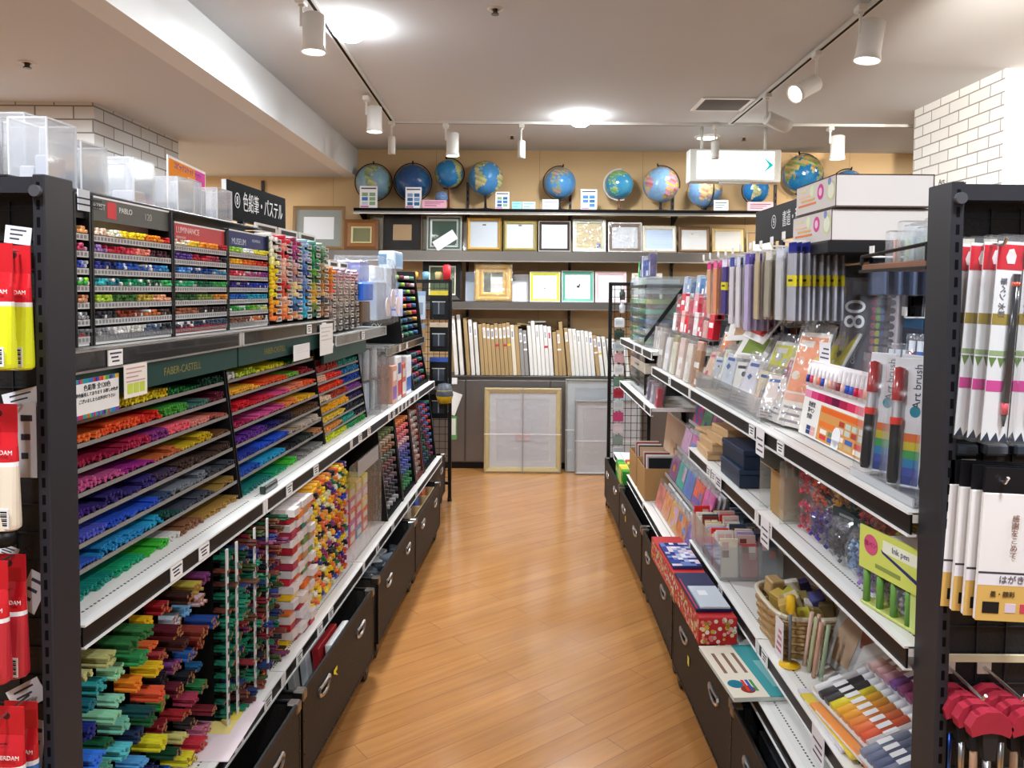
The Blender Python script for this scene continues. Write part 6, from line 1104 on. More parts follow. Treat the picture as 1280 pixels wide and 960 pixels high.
# ---- bay three, top shelf: packs in tiers ----
TIER = [(.13, .36, ['a8b8c8', '2a5a8a', '8aa0b8', 'b0b8d0', '4a7ab0'], 'blue'), (.1, .275, ['c83a50', 'e8c8c8', 'd84a58', 'b8283c', 'e0a0a8'], 'crimson'), (.08, .19, ['d8283a', 'e8b0a8', 'c04a58', 'e8e0dc', 'a8384a'], 'red')]
for r_, (d, z, pal, nm) in enumerate(TIER):
    m = MB(); m.box(d+.0, d+.1, 3.1, 3.96, z-.004, z, 'd8dce0', 'acrylic'); 
    for yy in (3.1, 3.5, 3.955): m.box(d+.09, d+.094, yy, yy+.004, -.0, z, 'd8dce0', 'acrylic')
    one('acrylic_step', m, f'clear acrylic step under the {nm} packs, right row', 'step', 'clear acrylic steps in the third right bay', atR(0, 0, R1Z+.001))
    for k in range(9):
        c = pal[k % 5]; y = 3.16+k*.093
        rpack('small_pack', 'packet', f'{cname(c)} small pack on the {nm} step, {ORD[k]} from the near end', f'small packs on the {nm} step', y, R1Z+z+.002, d+.012, .08, .075+.015*((k+r_) % 3), .03, c, [vary(c, .3), 'f0ece8', c], 2, 3, (k+r_) % 3 == 0, math.radians(6))
PK = [('b08058', 'brown'), ('d8a088', 'salmon'), ('e8e0d4', 'cream'), ('d0c0a8', 'beige'), ('e8d0c8', 'pale pink'), ('c86a40', 'rust'), ('e0dcc8', 'ivory'), ('a8a070', 'olive'), ('e8e4e4', 'white'), ('d8b8b0', 'dusty pink'), ('b8b0a8', 'grey')]
for k, (c, nm) in enumerate(PK): rpack('paper_pack', 'paper pack', f'{nm} folded paper pack standing on the top shelf of the third right bay', 'folded paper packs on the third right bay', 3.12+k*.079, R1Z+.003, .02+.022*(k % 2), .075, .15+.03*((k*5) % 3)/2, .016, c, [c, vary(c, .25), 'f4f0ea'], 2, 4, k % 2 == 0, math.radians(8), math.radians(4))
# ---- bay three, origami paper in tiers below ----
OR = ['f08a78', 'e8509a', 'f06a4a', 'd87ab8', '8a6ac0', '6a8ad0', 'e0b0d0', 'e88a3a', '4ab0a0', 'c83a5a', 'f0b040', '9a5a8a', '5a70b8', 'e8a070', '70b890', 'e86ab0']
for r_, (d, z) in enumerate(((.27, .56), (.21, .43), (.15, .29), (.09, .15), (.02, .001))):
    if r_ < 4: m = MB(); m.box(d-.012, d+.12, 3.1, 3.98, z-.005, z-.001, 'c8ccd0', 'acrylic'); m.box(d-.014, d-.012, 3.1, 3.98, z-.005, z+.012, 'd8dce0', 'frost'); [m.box(d+.1, d+.104, yy, yy+.004, 0, z-.005, 'c8ccd0', 'acrylic') for yy in (3.1, 3.54, 3.975)]; one('tier_shelf', m, f'clear tier holding square paper packs in the third right bay, {ORD[r_]} from the top', 'tier', 'clear tiers of square paper packs', atR(0, 0, RBZ+.0005))
    for k in range(5):
        c = OR[(r_*5+k*3) % 16]; nn = 3
        for q in range(nn): rpack('origami_pack', 'paper pack', f'{cname(c)} square paper pack, {ORD[r_]} tier, {ORD[k]} place from near, {("front", "middle", "rear")[q]} one', f'square paper packs, {ORD[r_]} tier', 3.19+k*.172, RBZ+z+.002, d+.022*q, .155, .112, .008, 'ececee' if q else c, [c, vary(c, .3), OR[(r_+k) % 16], c] if q == 0 else None, 3, 3, q == 0, math.radians(14), 0, None, (.05, .05, .9, .9))
for k, y in enumerate((3.14, 3.33)):
    for q in range(6): m = MB(); m.rbox(0, .13, -.07, .07, 0, .026, .002, ('b88a68', 'a87858', 'c89a78')[q % 3], 'satin'); m.grid((-.0004, .06, .004), (0, -.12, 0), (0, 0, .018), 5, 1, ['e8dcd0', 'b88a68', 'd8c0a8'], 'paper', .12); one('paper_box', m, f'{("brown", "dark tan", "light tan")[q % 3]} flat box, {ORD[5-q]} from the top of the {("near", "farther")[k]} box stack', 'box', 'stacked flat boxes in the third right bay', atR(.27, y, RBZ+.3865+.0275*q+.175))
# ---- bay two, middle shelf: wooden boxes, navy boxes, inks ----
WB = [(2.93, 0, .075, .2, .035, '0'), (2.925, .0355, .075, .2, .035, '1'), (2.87, .071, .07, .19, .03, '2'), (2.86, .1015, .065, .17, .03, '3')]
for k, (y, z, a, b, h_, _) in enumerate(WB):
    t = thing('wooden_box', f'flat pale wooden box, {ORD[3-k]} from the top of the stack on the middle right shelf', 'box', atR(.09+.008*k, y-.05*k*.3, R2Z+z+.001, .04*(k-1)), 'wooden boxes on the middle right shelf'); m = MB(); m.rbox(-a, a, -b/2, b/2, 0, h_*.62, .002, 'd8b080', 'wood'); obj('tray', m, t); m = MB(); m.rbox(-a-.001, a+.001, -b/2-.001, b/2+.001, h_*.64, h_, .002, 'dcb688', 'wood'); obj('lid', m, t)
m = MB(); m.rbox(-.06, .06, -.06, .06, 0, .012, .002, 'd8b080', 'wood'); one('wooden_cover', m, 'loose wooden lid at the far end of the middle right shelf', 'lid', None, atR(.09, 3.03, R2Z+.074, .2))
for k in range(7):
    t = thing('ink_bottle', f'small bottle with a {("black", "black", "white", "black", "black", "white", "black")[k]} cap behind the wooden boxes, {ORD[k]} from the far end', 'bottle', atR(.2+.04*(k % 2), 3.04-.05*k, R2Z+.001), 'ink bottles behind the wooden boxes'); m = MB(); m.rbox(-.018, .018, -.018, .018, 0, .13+.02*(k % 3), .004, ('e8e4dc', '3a3a40', 'd8d4c8', 'e0dcd4', '4a4a50', 'e8e0d0', 'd0ccc4')[k], 'satin'); obj('bottle', m, t); z = .13+.02*(k % 3); m = MB(); m.cyl((0, 0, z), (0, 0, z+.03), .014, '101012' if k not in (2, 5) else 'eee8da', 'satin', 12); obj('cap', m, t)
for k in range(2):
    t = thing('gift_box', ('lower navy box on the middle right shelf', 'upper navy box stacked on the middle right shelf')[k], 'box', atR(.1+.008*k, 2.54, R2Z+.001+.061*k, .03*k), 'navy boxes on the middle right shelf'); m = MB(); m.rbox(-.085, .085, -.115, .115, 0, .042, .002, '1f2c40', 'satin'); obj('base', m, t); m = MB(); m.rbox(-.087, .087, -.117, .117, .043, .06, .002, '25344c', 'satin'); m.box(-.02, .03, -.1, -.04, .06, .0606, 'c8c0c4', 'paper'); obj('lid', m, t)
m = MB(); m.rbox(-.06, .06, -.06, .06, 0, .05, .002, '22365a', 'satin'); one('small_box', m, 'small blue box behind the navy boxes on the middle right shelf', 'box', None, atR(.29, 2.45, R2Z+.001))
m = MB(); m.box(0, .3, -.002, .002, 0, .17, 'dfe8e2', 'acrylic'); one('shelf_divider', m, 'clear divider standing on the middle right shelf by the brown carton', 'divider', None, atR(.015, 2.22, R2Z+.001))
# ---- bay one, middle shelf ----
t = thing('open_carton', 'open brown cardboard carton holding brushes on the middle right shelf', 'carton', atR(.1, 2.13, R2Z+.001)); w_, l_, h_ = .13, .11, .12
obj('walls', open_box(w_, l_, h_, 'a88458'), t); m = MB(); m.prism([(-w_/2, h_), (-w_/2-.03, h_+.02), (-w_/2-.03, h_+.022), (-w_/2+.001, h_+.002)], -l_/2, l_/2, 'y', 'b08c60', 'paper'); obj('flap', m, t)
for k in range(7):
    o = thing('paint_brush', f'brush standing in the brown carton, {ORD[k]} from the far side', 'brush', at(.07+.02*(k % 3), 2.17-.014*k, R2Z+.006, 0, rnd.uniform(-.1, .1), rnd.uniform(-.1, .1), MR), 'brushes in the brown carton'); m = MB(); m.cyl((0, 0, 0), (0, 0, .14), .004, ('8a7a5a', '5a4a38', 'c8c0b0')[k % 3], 'satin', 7); obj('handle', m, o); m = MB(); m.cyl((0, 0, .14), (0, 0, .16), .005, 'd8d8da', 'metal', 8); obj('ferrule', m, o); m = MB(); m.cyl((0, 0, .16), (0, 0, .19), .006, 'c8b898', 'matte', 8, .002); obj('bristles', m, o)
m = MB(); m.box(0, .3, -.002, .002, 0, .17, 'c8d8cc', 'acrylic'); one('shelf_divider', m, 'greenish clear divider between the brown carton and the bead bags', 'divider', None, atR(.015, 2.05, R2Z+.001))
BD = [(1.99, .05, .0, 'c82a48', 'crimson'), (1.985, .06, .085, 'd83a50', 'red'), (1.9, .05, .0, '4a2a90', 'violet'), (1.905, .06, .08, 'e8622c', 'orange'), (1.82, .05, 0, '3a3478', 'indigo'), (1.83, .07, .08, 'e8b020', 'amber'), (1.74, .04, 0, '3a3c40', 'charcoal'), (1.75, .08, .08, '1c5a58', 'dark teal'), (1.66, .04, 0, '8ab0d8', 'sky blue'), (1.67, .07, .08, 'e05a60', 'coral'), (1.58, .035, 0, '8a60c0', 'lilac'), (1.6, .07, .08, 'e87848', 'light orange'), (1.51, .035, 0, 'b8b0a0', 'beige'), (1.53, .08, .08, 'e8d828', 'yellow'), (1.45, .09, .09, '3aa83a', 'green'), (1.44, .035, 0, '8a8c98', 'silver')]
def bead_bag(c, nm, y, d, z):
    t = thing('bead_bag', f'clear bag of {nm} beads on the middle right shelf', 'bead bag', at(d, y, R2Z+z+.007, rnd.uniform(-.3, .3), 0, rnd.uniform(-.06, .05), MR), 'bead bags on the middle right shelf'); m = MB(); n = 12
    pr = [[((r1*.5)*math.cos(2*PI*i/n)+.03, r2*math.sin(2*PI*i/n), zz) for i in range(n)] for r1, r2, zz in ((.045, .04, 0), (.075, .05, .025), (.07, .052, .06), (.03, .052, .085), (.004, .052, .098))]
    for a, b in zip(pr, pr[1:]):
        for i in range(n): j = (i+1) % n; m.face([a[i], a[j], b[j], b[i]], 'f4f4f8', 'film', True)
    obj('bag', m, t); b = MB()
    for k in range(110):
        a = rnd.uniform(0, 2*PI); zz = rnd.uniform(.005, .072); rr = rnd.uniform(.55, 1); x, yy = .03+rr*.032*math.cos(a), rr*.043*math.sin(a); q = .0065
        oc = [(x+q, yy, zz), (x, yy+q, zz), (x-q, yy, zz), (x, yy-q, zz)]; cc = vary(c, .3)
        for i in range(4): b.face([oc[i], oc[(i+1) % 4], (x, yy, zz+q)], cc, 'gloss', True); b.face([oc[(i+1) % 4], oc[i], (x, yy, zz-q)], cc, 'gloss', True)
    tag(obj('beads', b, t), kind='stuff')
    h = MB(); h.box(.0275, .0325, -.05, .05, .09, .116, 'd8dcd8' if rnd.random() < .5 else '3a4444', 'paper'); h.box(.0268, .0275, -.035, .025, .1, .106, '8a8a90', 'paper'); obj('header', h, t)
for y, d, z, c, nm in BD: bead_bag(c, nm, y, d, z)
t = thing('sign_box', 'lime green display box with a pink oval on the middle right shelf by the post', 'display box', at(.02, 1.43, R2Z+.001, math.radians(12), 0, 0, MR))
m = MB(); m.box(.0, .004, -.085, .1, .075, .16, 'd2dc6a', 'satin'); m.cyl((-.0004, .065, .128), (-.001, .065, .128), .02, 'd05a80', 'paper', 20); m.box(-.001, -.0004, -.07, .03, .125, .148, 'e8ecd8', 'paper'); m.prism([(.035, .128), (-.08, .098), (-.08, .09), (.03, .122)], -.0012, -.0006, 'x', '3a3a70', 'paper'); m.box(-.001, -.0004, -.02, .05, .088, .096, '8a9a50', 'paper'); obj('front_sign', m, t)
text('Ink pen', .016, '5a5a80', t, Matrix.Translation((-.0014, -.02, .137)) @ FACE_R); text('筆ペン', .012, 'a83a60', t, Matrix.Translation((-.0014, .065, .128)) @ FACE_R)
m = MB(); m.rbox(.004, .12, -.085, .1, .0, .006, .001, 'c8d070', 'satin'); m.rbox(.004, .1, -.085, .03, .14, .156, .002, 'e4e0e4', 'satin'); [m.cyl((.012, .09-.04*k, .006), (.012, .09-.04*k, .08), .007, '6aa04a', 'satin', 10) for k in range(4)]; m.box(.006, .1, -.085, -.04, .006, .075, 'c8d880', 'satin'); obj('box', m, t)
# ---- bay two, lower shelf: bin of cards ----
t = thing('card_bin', 'clear bin packed with small printed cards on the lower right shelf', 'bin', atR(.125, 2.86, R3Z+.001)); w_, l_, h_ = .22, .45, .12; m = MB(); e = .003
for a in ((-w_/2, -w_/2+e, -l_/2, l_/2), (w_/2-e, w_/2, -l_/2, l_/2), (-w_/2+e, w_/2-e, -l_/2, -l_/2+e), (-w_/2+e, w_/2-e, l_/2-e, l_/2), (-.037, -.035, -l_/2+e, l_/2-e), (.035, .037, -l_/2+e, l_/2-e)): m.box(*a, 0.003, h_, 'eceef0', 'acrylic')
m.box(-w_/2, w_/2, -l_/2, l_/2, 0, .003, 'e8eaec', 'acrylic'); obj('walls', m, t)
CP = ['f4ead0', 'f0e6d8', 'e83a34', 'f4f0ea', 'e8d8a8', 'd86a6a', 'f0ece8', '8a3a30', 'e8c8c0', 'f4eedc', '4a5a70', 'c8b8e0', 'f0d8d0']
for i in range(3):
    for k in range(20):
        c = CP[(k*3+i*5) % 13] if i < 2 else ['5a6a80', '6a7a90', '4a5a70', '8a98a8', '3a4858'][k % 5]; x = -.072+.072*i; m = MB(); hh = .115+rnd.uniform(0, .035); m.rbox(-.031, .031, -.0035, .0035, 0, hh, .001, c, 'paper'); m.grid((-.026, -.0039, hh*.5), (.052, 0, 0), (0, 0, hh*.42), 2, 2, ['f4ead0', 'd84a40', 'e8c0b8', 'f0e8e0', '8a5a48', c], 'paper', .05)
        one('printed_card', m, f'{cname(c)} card in the clear bin, {("front", "middle", "back")[i]} line, {ORD[k]} from the near end', 'card', 'small cards in the clear card bin', atR(.125+x+rnd.uniform(-.002, .002), 2.86-.2+k*.0215, R3Z+.0045, rnd.uniform(-.05, .05), rnd.uniform(-.22, -.08)))
# ---- bay one, lower shelf ----
t = thing('wicker_basket', 'small wicker basket of wooden stamps and bags on the lower right shelf', 'basket', atR(.125, 2.19, R3Z+.001)); m = MB(); nb = 26
for k in range(9):
    z = .006+k*.012
    for i in range(nb):
        a0, a1 = 2*PI*i/nb, 2*PI*(i+1)/nb; f = lambda a, s: (math.copysign(abs(math.cos(a))**.55, math.cos(a))*(.085+.012*k/8+s), math.copysign(abs(math.sin(a))**.55, math.sin(a))*(.125+.012*k/8+s), z)
        s0 = .003 if (i+k) % 2 else -.003; m.cyl(f(a0, -s0), f(a1, s0), .0065, vary('b8935a', .15), 'wood', 5)
obj('weave', m, t); m = MB(); m.tube([(math.copysign(abs(math.cos(2*PI*i/nb))**.55, math.cos(2*PI*i/nb))*.1, math.copysign(abs(math.sin(2*PI*i/nb))**.55, math.sin(2*PI*i/nb))*.14, .115) for i in range(nb+1)], .007, 'd8cdb4', 'satin'); m.box(-.08, .08, -.12, .12, 0, .004, 'a8834c', 'wood'); obj('rim', m, t)
for k in range(16):
    x, y = -.05+.034*(k % 4), -.09+.055*(k//4); c, nm = (('c8a858', 'brass'), ('d8c8a0', 'cream'), ('8a7a48', 'olive'), ('4a4a90', 'blue striped'), ('b89868', 'tan'), ('c8c040', 'yellow'), ('e0d8c8', 'white'), ('6a5a30', 'dark'))[k*5 % 8]; m = MB(); m.rbox(-.02, .02, -.022, .022, 0, .05, .003, c, 'wood' if k % 2 else 'satin'); m.box(-.0205, -.02, -.014, .014, .012, .036, vary(c, .35), 'paper')
    one('small_stamp', m, f'{nm} small block in the wicker basket, {ORD[k//4]} line from near, {("first", "second", "third", "fourth")[k % 4]} across', 'block', 'small blocks in the wicker basket', at(.125+x, 2.19+y, R3Z+.075+rnd.uniform(0, .03), rnd.uniform(-.6, .6), rnd.uniform(-.4, .4), rnd.uniform(-.5, .3), MR))
for k in range(8): c, nm = (('3a3428', 'dark olive'), ('5a5038', 'moss'), ('b8b878', 'pale olive'), ('c8c890', 'straw'), ('a8b070', 'sage'), ('8a9a78', 'grey green'), ('c0c8a0', 'celadon'), ('4a5030', 'deep green'))[k]; rpack('bagged_packet', 'packet', f'{nm} packet at the back of the lower right shelf behind the basket', 'olive packets behind the basket', 2.25-.075*k, R3Z+.003, .3+.02*(k % 2), .07, .16 if k < 2 else .12, .015, c, [c, vary(c, .3), 'd8d8c0'], 2, 3, True, math.radians(8))
rpack('bagged_packet', 'packet', 'grey bag with red dots hung below the middle right shelf', None, 2.3, R3Z+.2, .14, .1, .1, .006, '8a8888', ['c83a3a', '3a3a3c', 'a8a4a4', 'd8d0d0'], 4, 3, True, 0, .2)
m = MB(); m.lathe([(0, 0), (.028, 0), (.028, .004), (.004, .006), (.004, .14), (.012, .15), (.012, .19), (0, .192)], 'f0c020', 'satin', 14); m.cyl((0, 0, .01), (0, 0, .15), .0045, '6a7078', 'satin', 8); one('yellow_pen', m, 'upright pen with a yellow top standing beside the wicker basket', 'pen', None, atR(.045, 2.03, R3Z+.001))
m = MB(); m.box(-.001, .001, -.03, .03, 0, .11, 'eae6ea', 'paper'); [m.box(-.0015, -.001, -.02, .02-.006*k, .02+.018*k, .028+.018*k, 'c87a88', 'paper') for k in range(4)]; one('price_sign', m, 'white price sign in front of the wicker basket', 'sign', None, atR(.03, 2.07, R3Z+.001))
def clothes(o):
    m = MB()
    for k, (c, pts) in enumerate((('c8a888', [(.12, .02), (.05, .02), (.04, .12), (.09, .17), (.13, .1)]), ('9a4a30', [(.03, .09), (-.03, .12), (-.01, .18), (.05, .18)]), ('f0f0f0', [(.03, .02), (-.1, .03), (-.12, .12), (-.02, .13), (.02, .1)]), ('d8c0a8', [(-.05, .14), (-.12, .14), (-.13, .18), (-.06, .18)]))): m.prism(pts, -.002-.0003*k, -.0012-.0003*k, 'x', c, 'paper')
    obj('picture', m, o)
rpack('printed_bag', 'packet', 'large clear bag with brown and white shapes on the lower right shelf', None, 1.9, R3Z+.008, .17, .3, .2, .012, 'cdd0d2', film=True, lean=math.radians(18), rz=math.radians(10), extra=clothes)
for k in range(6): m = MB(); m.cyl((0, 0, 0), (0, 0, .15), .0055, ('e8c8b8', 'e8b0a0', 'c8d0a8', 'f0e0d0', 'd8a890', 'a8c0a0')[k], 'satin', 8); one('thin_marker', m, f'{("cream", "pink", "pale green", "ivory", "tan", "sage")[k]} thin pen standing behind the upright yellow topped pen', 'pen', 'thin pens beside the printed bag', atR(.085+.013*(k % 2), 2.03-.016*k, R3Z+.001, 0, .05, .1))
def flat_set(label, y, d, z, w, l, cols, rz, ry, base='e8eaee', grp='flat pen sets on the lower right shelf', n=10):
    t = thing('pen_set', label, 'pen set', at(d, y, z, rz, 0, ry, MR), grp); m = MB(); m.rbox(-w/2, w/2, -l/2, l/2, 0, .006, .001, base, 'satin'); obj('tray', m, t); q = l/n
    for k in range(n): m = MB(); yy = l/2-q*(k+.5); m.cyl((-w*.46, yy, .006+q*.32), (w*.28, yy, .006+q*.32), q*.42, cols[k % len(cols)], 'satin', 8); m.cyl((w*.28, yy, .006+q*.32), (w*.46, yy, .006+q*.32), q*.36, 'e4e6ea', 'satin', 8); m.box(-w*.2, w*.02, yy-q*.3, yy+q*.3, .006+q*.735, .006+q*.75, 'f2f2f4', 'paper'); obj('pen', m, t)
    m = MB(); m.box(-w/2-.002, w/2+.002, -l/2-.002, l/2+.002, -.0005, .008+q*.8, 'ffffff', 'film_thin'); obj('film', m, t); return t
flat_set('flat set of white, black, yellow and orange pens on the lower right shelf', 1.70, .11, R3Z+.06, .15, .25, ['f0f0f2', '17171a', '202024', 'f0e020', 'f4b818', 'f4a81c', 'f09030', 'f07838', 'ec5a28', 'e0d8d8'], .12, -.32)
flat_set('flat set of blue grey pens, nearest at the front of the lower right shelf', 1.525, .10, R3Z+.06, .15, .09, ['8890a8', '6a7290', '5a6488', '7880a0'], .12, -.32, n=4)
flat_set('flat set of purple to red pens behind the orange ones', 1.66, .245, R3Z+.11, .14, .34, ['d8b0a8', 'd0a0a0', 'c890a0', '7a3a98', '8a2a70', '982a68', 'a02a70', '6a2030', 'a01c28', 'b82430', 'c8303a', 'd03840'], .12, -.3, n=12)
flat_set('flat set of blue and teal pens at the back by the right post', 1.6, .355, R3Z+.145, .07, .3, ['3a4a98', '2a60a8', '3a78b0', '2a8a98', '2a9a70'], .12, -.3, n=10)
for k, (y, x, z, c, nm) in enumerate(((1.76, .03, .002, 'd8d4e0', 'white lilac'), (1.72, .028, .012, 'e0c848', 'yellow'), (1.66, .035, .022, 'f09a50', 'orange'))): m = MB(); m.rbox(-.014, .014, -.13, .13, 0, .009, .002, c, 'satin'); m.box(-.0145, -.014, -.1, .1, .002, .007, 'f4f2f4', 'paper'); one('flat_pen_box', m, f'{nm} slim pen box lying along the front of the lower right shelf', 'pen box', 'slim pen boxes on the lower right shelf', atR(x, y, R3Z+z, .05*k))
# ---- lowest boards of bays one to two: floral box, folders, book ----
t = thing('floral_box', 'long red floral paper covered box on the lowest right shelf edge', 'box', atR(-.07, 2.75, RBZ+.001, .015)); m = MB(); m.rbox(-.06, .06, -.4, .4, 0, .085, .002, 'c02a2c', 'satin'); obj('body', m, t); m = MB(); FP_ = ['e8b8b0', 'f0d8a0', 'e8e0d0', 'b89a38', 'f08a80', 'f0e8e0', 'd8b048']
for k in range(260):
    y, z, c, q = rnd.uniform(-.39, .39), rnd.uniform(.006, .079), rnd.choice(FP_), rnd.uniform(.004, .009); m.face([(-.0605, y+q*math.cos(a*PI/3), z+q*math.sin(a*PI/3)) for a in range(6, 0, -1)], c, 'paper')
obj('side_print', m, t); m = MB()
for k in range(40): x, z, c, q = rnd.uniform(-.054, .054), rnd.uniform(.006, .079), rnd.choice(FP_), rnd.uniform(.004, .009); m.face([(x+q*math.cos(a*PI/3), -.4006, z+q*math.sin(a*PI/3)) for a in range(6)], c, 'paper')
obj('end_print', m, t)
m = MB(); m.rbox(-.055, .06, -.16, .16, 0, .01, .002, '1c2450', 'satin'); m.box(-.04, .055, -.155, .02, .01, .016, 'c4ccd6', 'paper'); m.box(-.052, -.048, -.155, .1, .01, .0115, 'c84a5a', 'paper'); m.box(-.02, .01, -.06, -.02, .016, .0164, 'e8e8ee', 'paper'); one('navy_folder', m, 'navy folder with pale grey sheets lying on the red floral box', 'folder', None, atR(-.072, 2.55, RBZ+.087, .015))
m = MB(); m.rbox(-.055, .055, -.13, .13, 0, .012, .002, '2c3a78', 'satin'); m.grid((-.054, -.128, .0122), (.108, 0, 0), (0, .256, 0), 6, 12, ['2c3a78', 'e0e4ec', '6a80b8', 'b8b0c8', '3a4a8a', 'd8c8d0'], 'paper'); one('patterned_folder', m, 'blue and white patterned folder lying on the far half of the floral box', 'folder', None, atR(-.07, 2.9, RBZ+.087, .015))
t = thing('picture_book', 'flat book with a cream and teal cover on the lowest right shelf edge', 'book', atR(-.02, 2.17, RBZ+.001, .08)); m = MB(); m.rbox(-.1, .1, -.15, .15, 0, .012, .001, 'c8d0c8', 'paper'); obj('pages', m, t); m = MB(); m.box(-.101, .0, -.151, .151, .012, .0135, 'e6ddcc', 'paper'); m.box(.0, .101, -.151, .151, .012, .0135, '4a9ca0', 'paper'); m.box(.03, .07, -.1, .05, .0135, .0138, '8ac0c0', 'paper'); m.cyl((-.07, -.08, .0135), (-.07, -.08, .0138), .022, '2a7a90', 'paper', 14); m.cyl((-.045, -.11, .0135), (-.045, -.11, .0139), .02, '8a3a28', 'paper', 14); [m.box(-.05+.012*k, -.042+.012*k, -.12, -.06, .0138, .0142, ('d83a34', '3a5ab0', '4a9a50')[k], 'paper') for k in range(3)]; [m.box(-.08+.03*k, -.07+.03*k, -.02, .1, .0135, .0137, '8a6a5a', 'paper') for k in range(3)]; obj('cover', m, t)
for k in range(6): m = MB(); m.rbox(-.05, .05, -.012, .012, 0, .05, .002, ('1c2a2e', '2a2024', '18181c', '3a4a50', '2a2a2e', '4a3a38')[k], 'gloss'); m.box(-.051, -.05, -.008, .008, .01, .04, '8a9aa0', 'paper'); one('dark_packet', m, f'{("blue black", "brown black", "black", "slate", "charcoal", "dark brown")[k]} packet on the lowest shelf by the right post', 'packet', 'dark packets on the lowest right shelf', atR(.1, 1.85-.07*k, RBZ+.001, .5, 0, 0))
# ---- bay four: clear drawers and shelves ----
t = thing('clear_drawer_stand', 'tall clear tiered drawer stand at the far end of the right row', 'drawer stand', atR(.02, 4.62, R4Z+.001)); m = MB(); 
for yy in (-.3, .0, .3): obj('side_pane', MB().box(0, .3, yy-.002, yy+.002, 0, .4, 'dfe8e6', 'acrylic'), t)
for k in range(7):
    m = MB(); z = .01+k*.057; c = ('9ab898', 'a8c8b8', '7a98c0', '8fc8b0', 'c8d890', 'c8ccd0', 'd8dcdc')[k]; m.box(-.004, .28, -.298, .298, z, z+.004, 'dfe8e6', 'acrylic'); m.box(-.006, -.003, -.298, .298, z, z+.03, c, 'acrylic'); obj('drawer', m, t)
    for q in range(4): m = MB(); y = -.24+.14*q; m.rbox(.01, .2, y, y+.11, z+.005, z+.03, .002, vary(('8ab890', 'c8ccd4', '5a7ac0', '5ac0a0', 'b8d060', 'e0e4e8', 'b8c0c8')[(k+q) % 7], .1), 'satin'); obj('stock', m, t)
m = MB(); m.prism([(-.01, .02), (-.01, .05), (.2, .34), (.2, .3)], -.31, -.303, 'y', '121214', 'satin'); m.box(-.008, .28, -.3, .3, .335, .35, '121214', 'satin'); obj('black_brace', m, t)
for k, (y, w_, h_, c, nm) in enumerate(((4.86, .05, .1, '3aa84a', 'green'), (4.8, .04, .13, '3a3a50', 'dark'), (4.74, .04, .13, 'c8c8d8', 'pale lilac'), (4.66, .09, .1, '2a52b0', 'blue'), (4.55, .09, .1, '2c58b8', 'blue and white'), (4.45, .06, .13, '5a4a8a', 'violet'))): rpack('small_pack', 'packet', f'{nm} small pack standing on top of the clear drawer stand', 'small packs on the clear drawer stand', y, R4Z+.4025, .06, w_, h_, .03, c, [c, 'e8e8f0', vary(c, .2)], 2, 2, k > 2, 0)
for k in range(4): rpack('paper_pack', 'paper pack', f'white paper pack on the upper far right shelf, {ORD[k]} from the near end', 'white packs on the upper far right shelf', 4.05+.075*k, R4Z+.001, .06, .07, .1+.02*(k % 2), .03, 'e8e0dc', ['f0e8e4', 'd8c8c8', 'e8e0d8'], 2, 3, True, .1)
for k in range(4): m = MB(); m.rbox(0, .3, -.28, .28, 0, .062, .004, ('17171a', '1c1c20', 'd8d0c0', '17171a')[k], 'gloss'); m.box(-.004, 0, -.06, .06, .03, .04, '6a6a70', 'metal'); one('drawer_case', m, f'{("black", "charcoal", "beige", "black")[k]} flat drawer case, {ORD[3-k]} from the top of the far right stack', 'drawer case', 'flat drawer cases on the far right shelf', atR(.04, 4.75, R5Z+.001+.063*k))
for k in range(6): c = ('c83a50', '4a4a70', 'b8b0c0', 'e0a0a0', '7a6a8a', 'd8d0d8')[k]; rpack('small_pack', 'packet', f'{cname(c)} small pack on the lower far right shelf, {ORD[k]} from the near end', 'small packs on the lower far right shelf', 4.04+.07*k, R5Z+.001, .03+.02*(k % 2), .06, .1, .03, c, [c, 'e8e0e4', vary(c, .3)], 2, 3, True, .1)
m = MB(); m.rbox(-.012, 0, -.3, .3, 0, .34, .002, 'd8b498', 'satin'); m.grid((-.0126, .1, .1), (0, -.2, 0), (0, 0, .1), 4, 3, ['d8b498', 'a8846c', 'd8b498', 'd8b498'], 'paper'); m.box(-.0125, -.0, -.3, .3, .335, .345, 'e8e4e0', 'satin'); one('display_board', m, 'tall peach coloured board standing on the lowest far right shelf', 'board', None, atR(.24, 4.6, RBZ+.001, 0, 0, .1))
for k in range(5): c = ('a89a98', 'c8b8b0', 'e0d8d4', '8a7a78', 'd8d0d0')[k]; rpack('bagged_packet', 'packet', f'{cname(c)} bagged packet leaning on the lowest far right shelf, {ORD[k]} from the near end', 'bagged packets on the lowest far right shelf', 4.06+.06*k, RBZ+.004, .22+.02*(k % 2), .1, .26+.03*(k % 2), .01, c, [c, 'f0ece8', vary(c, .2)], 3, 4, True, .2, .15)
# ---- wire rack at the far end of the right row ----
t = thing('wire_rack', 'black wire grid rack at the far end of the right shelving, hung with small packs', 'rack', atR(0, 5.36, 0)); xr, xl, ht = -.06, .22, 1.56
for x in (xr, xl): m = MB(); m.rbox(x-.012, x+.012, -.012, .012, .02, ht, .002, '121214', 'satin'); m.cyl((x, 0, 0), (x, 0, .02), .016, '0c0c0d', 'satin', 10); obj('post', m, t)
m = MB(); m.rbox(xr-.012, xl+.012, -.012, .012, ht-.012, ht+.012, .002, '121214', 'satin'); obj('top_bar', m, t); m = MB(); m.rbox(xr, xl, -.01, .01, .12, .14, .002, '121214', 'satin'); obj('bottom_bar', m, t); m = MB()
for k in range(6): x = xr+.03+k*.042; m.cyl((x, 0, .13), (x, 0, ht), .0022, '141416', 'satin', 5, caps=0)
for k in range(27): z = .17+k*.052; m.cyl((xr, 0, z), (xl, 0, z), .0022, '141416', 'satin', 5, caps=0)
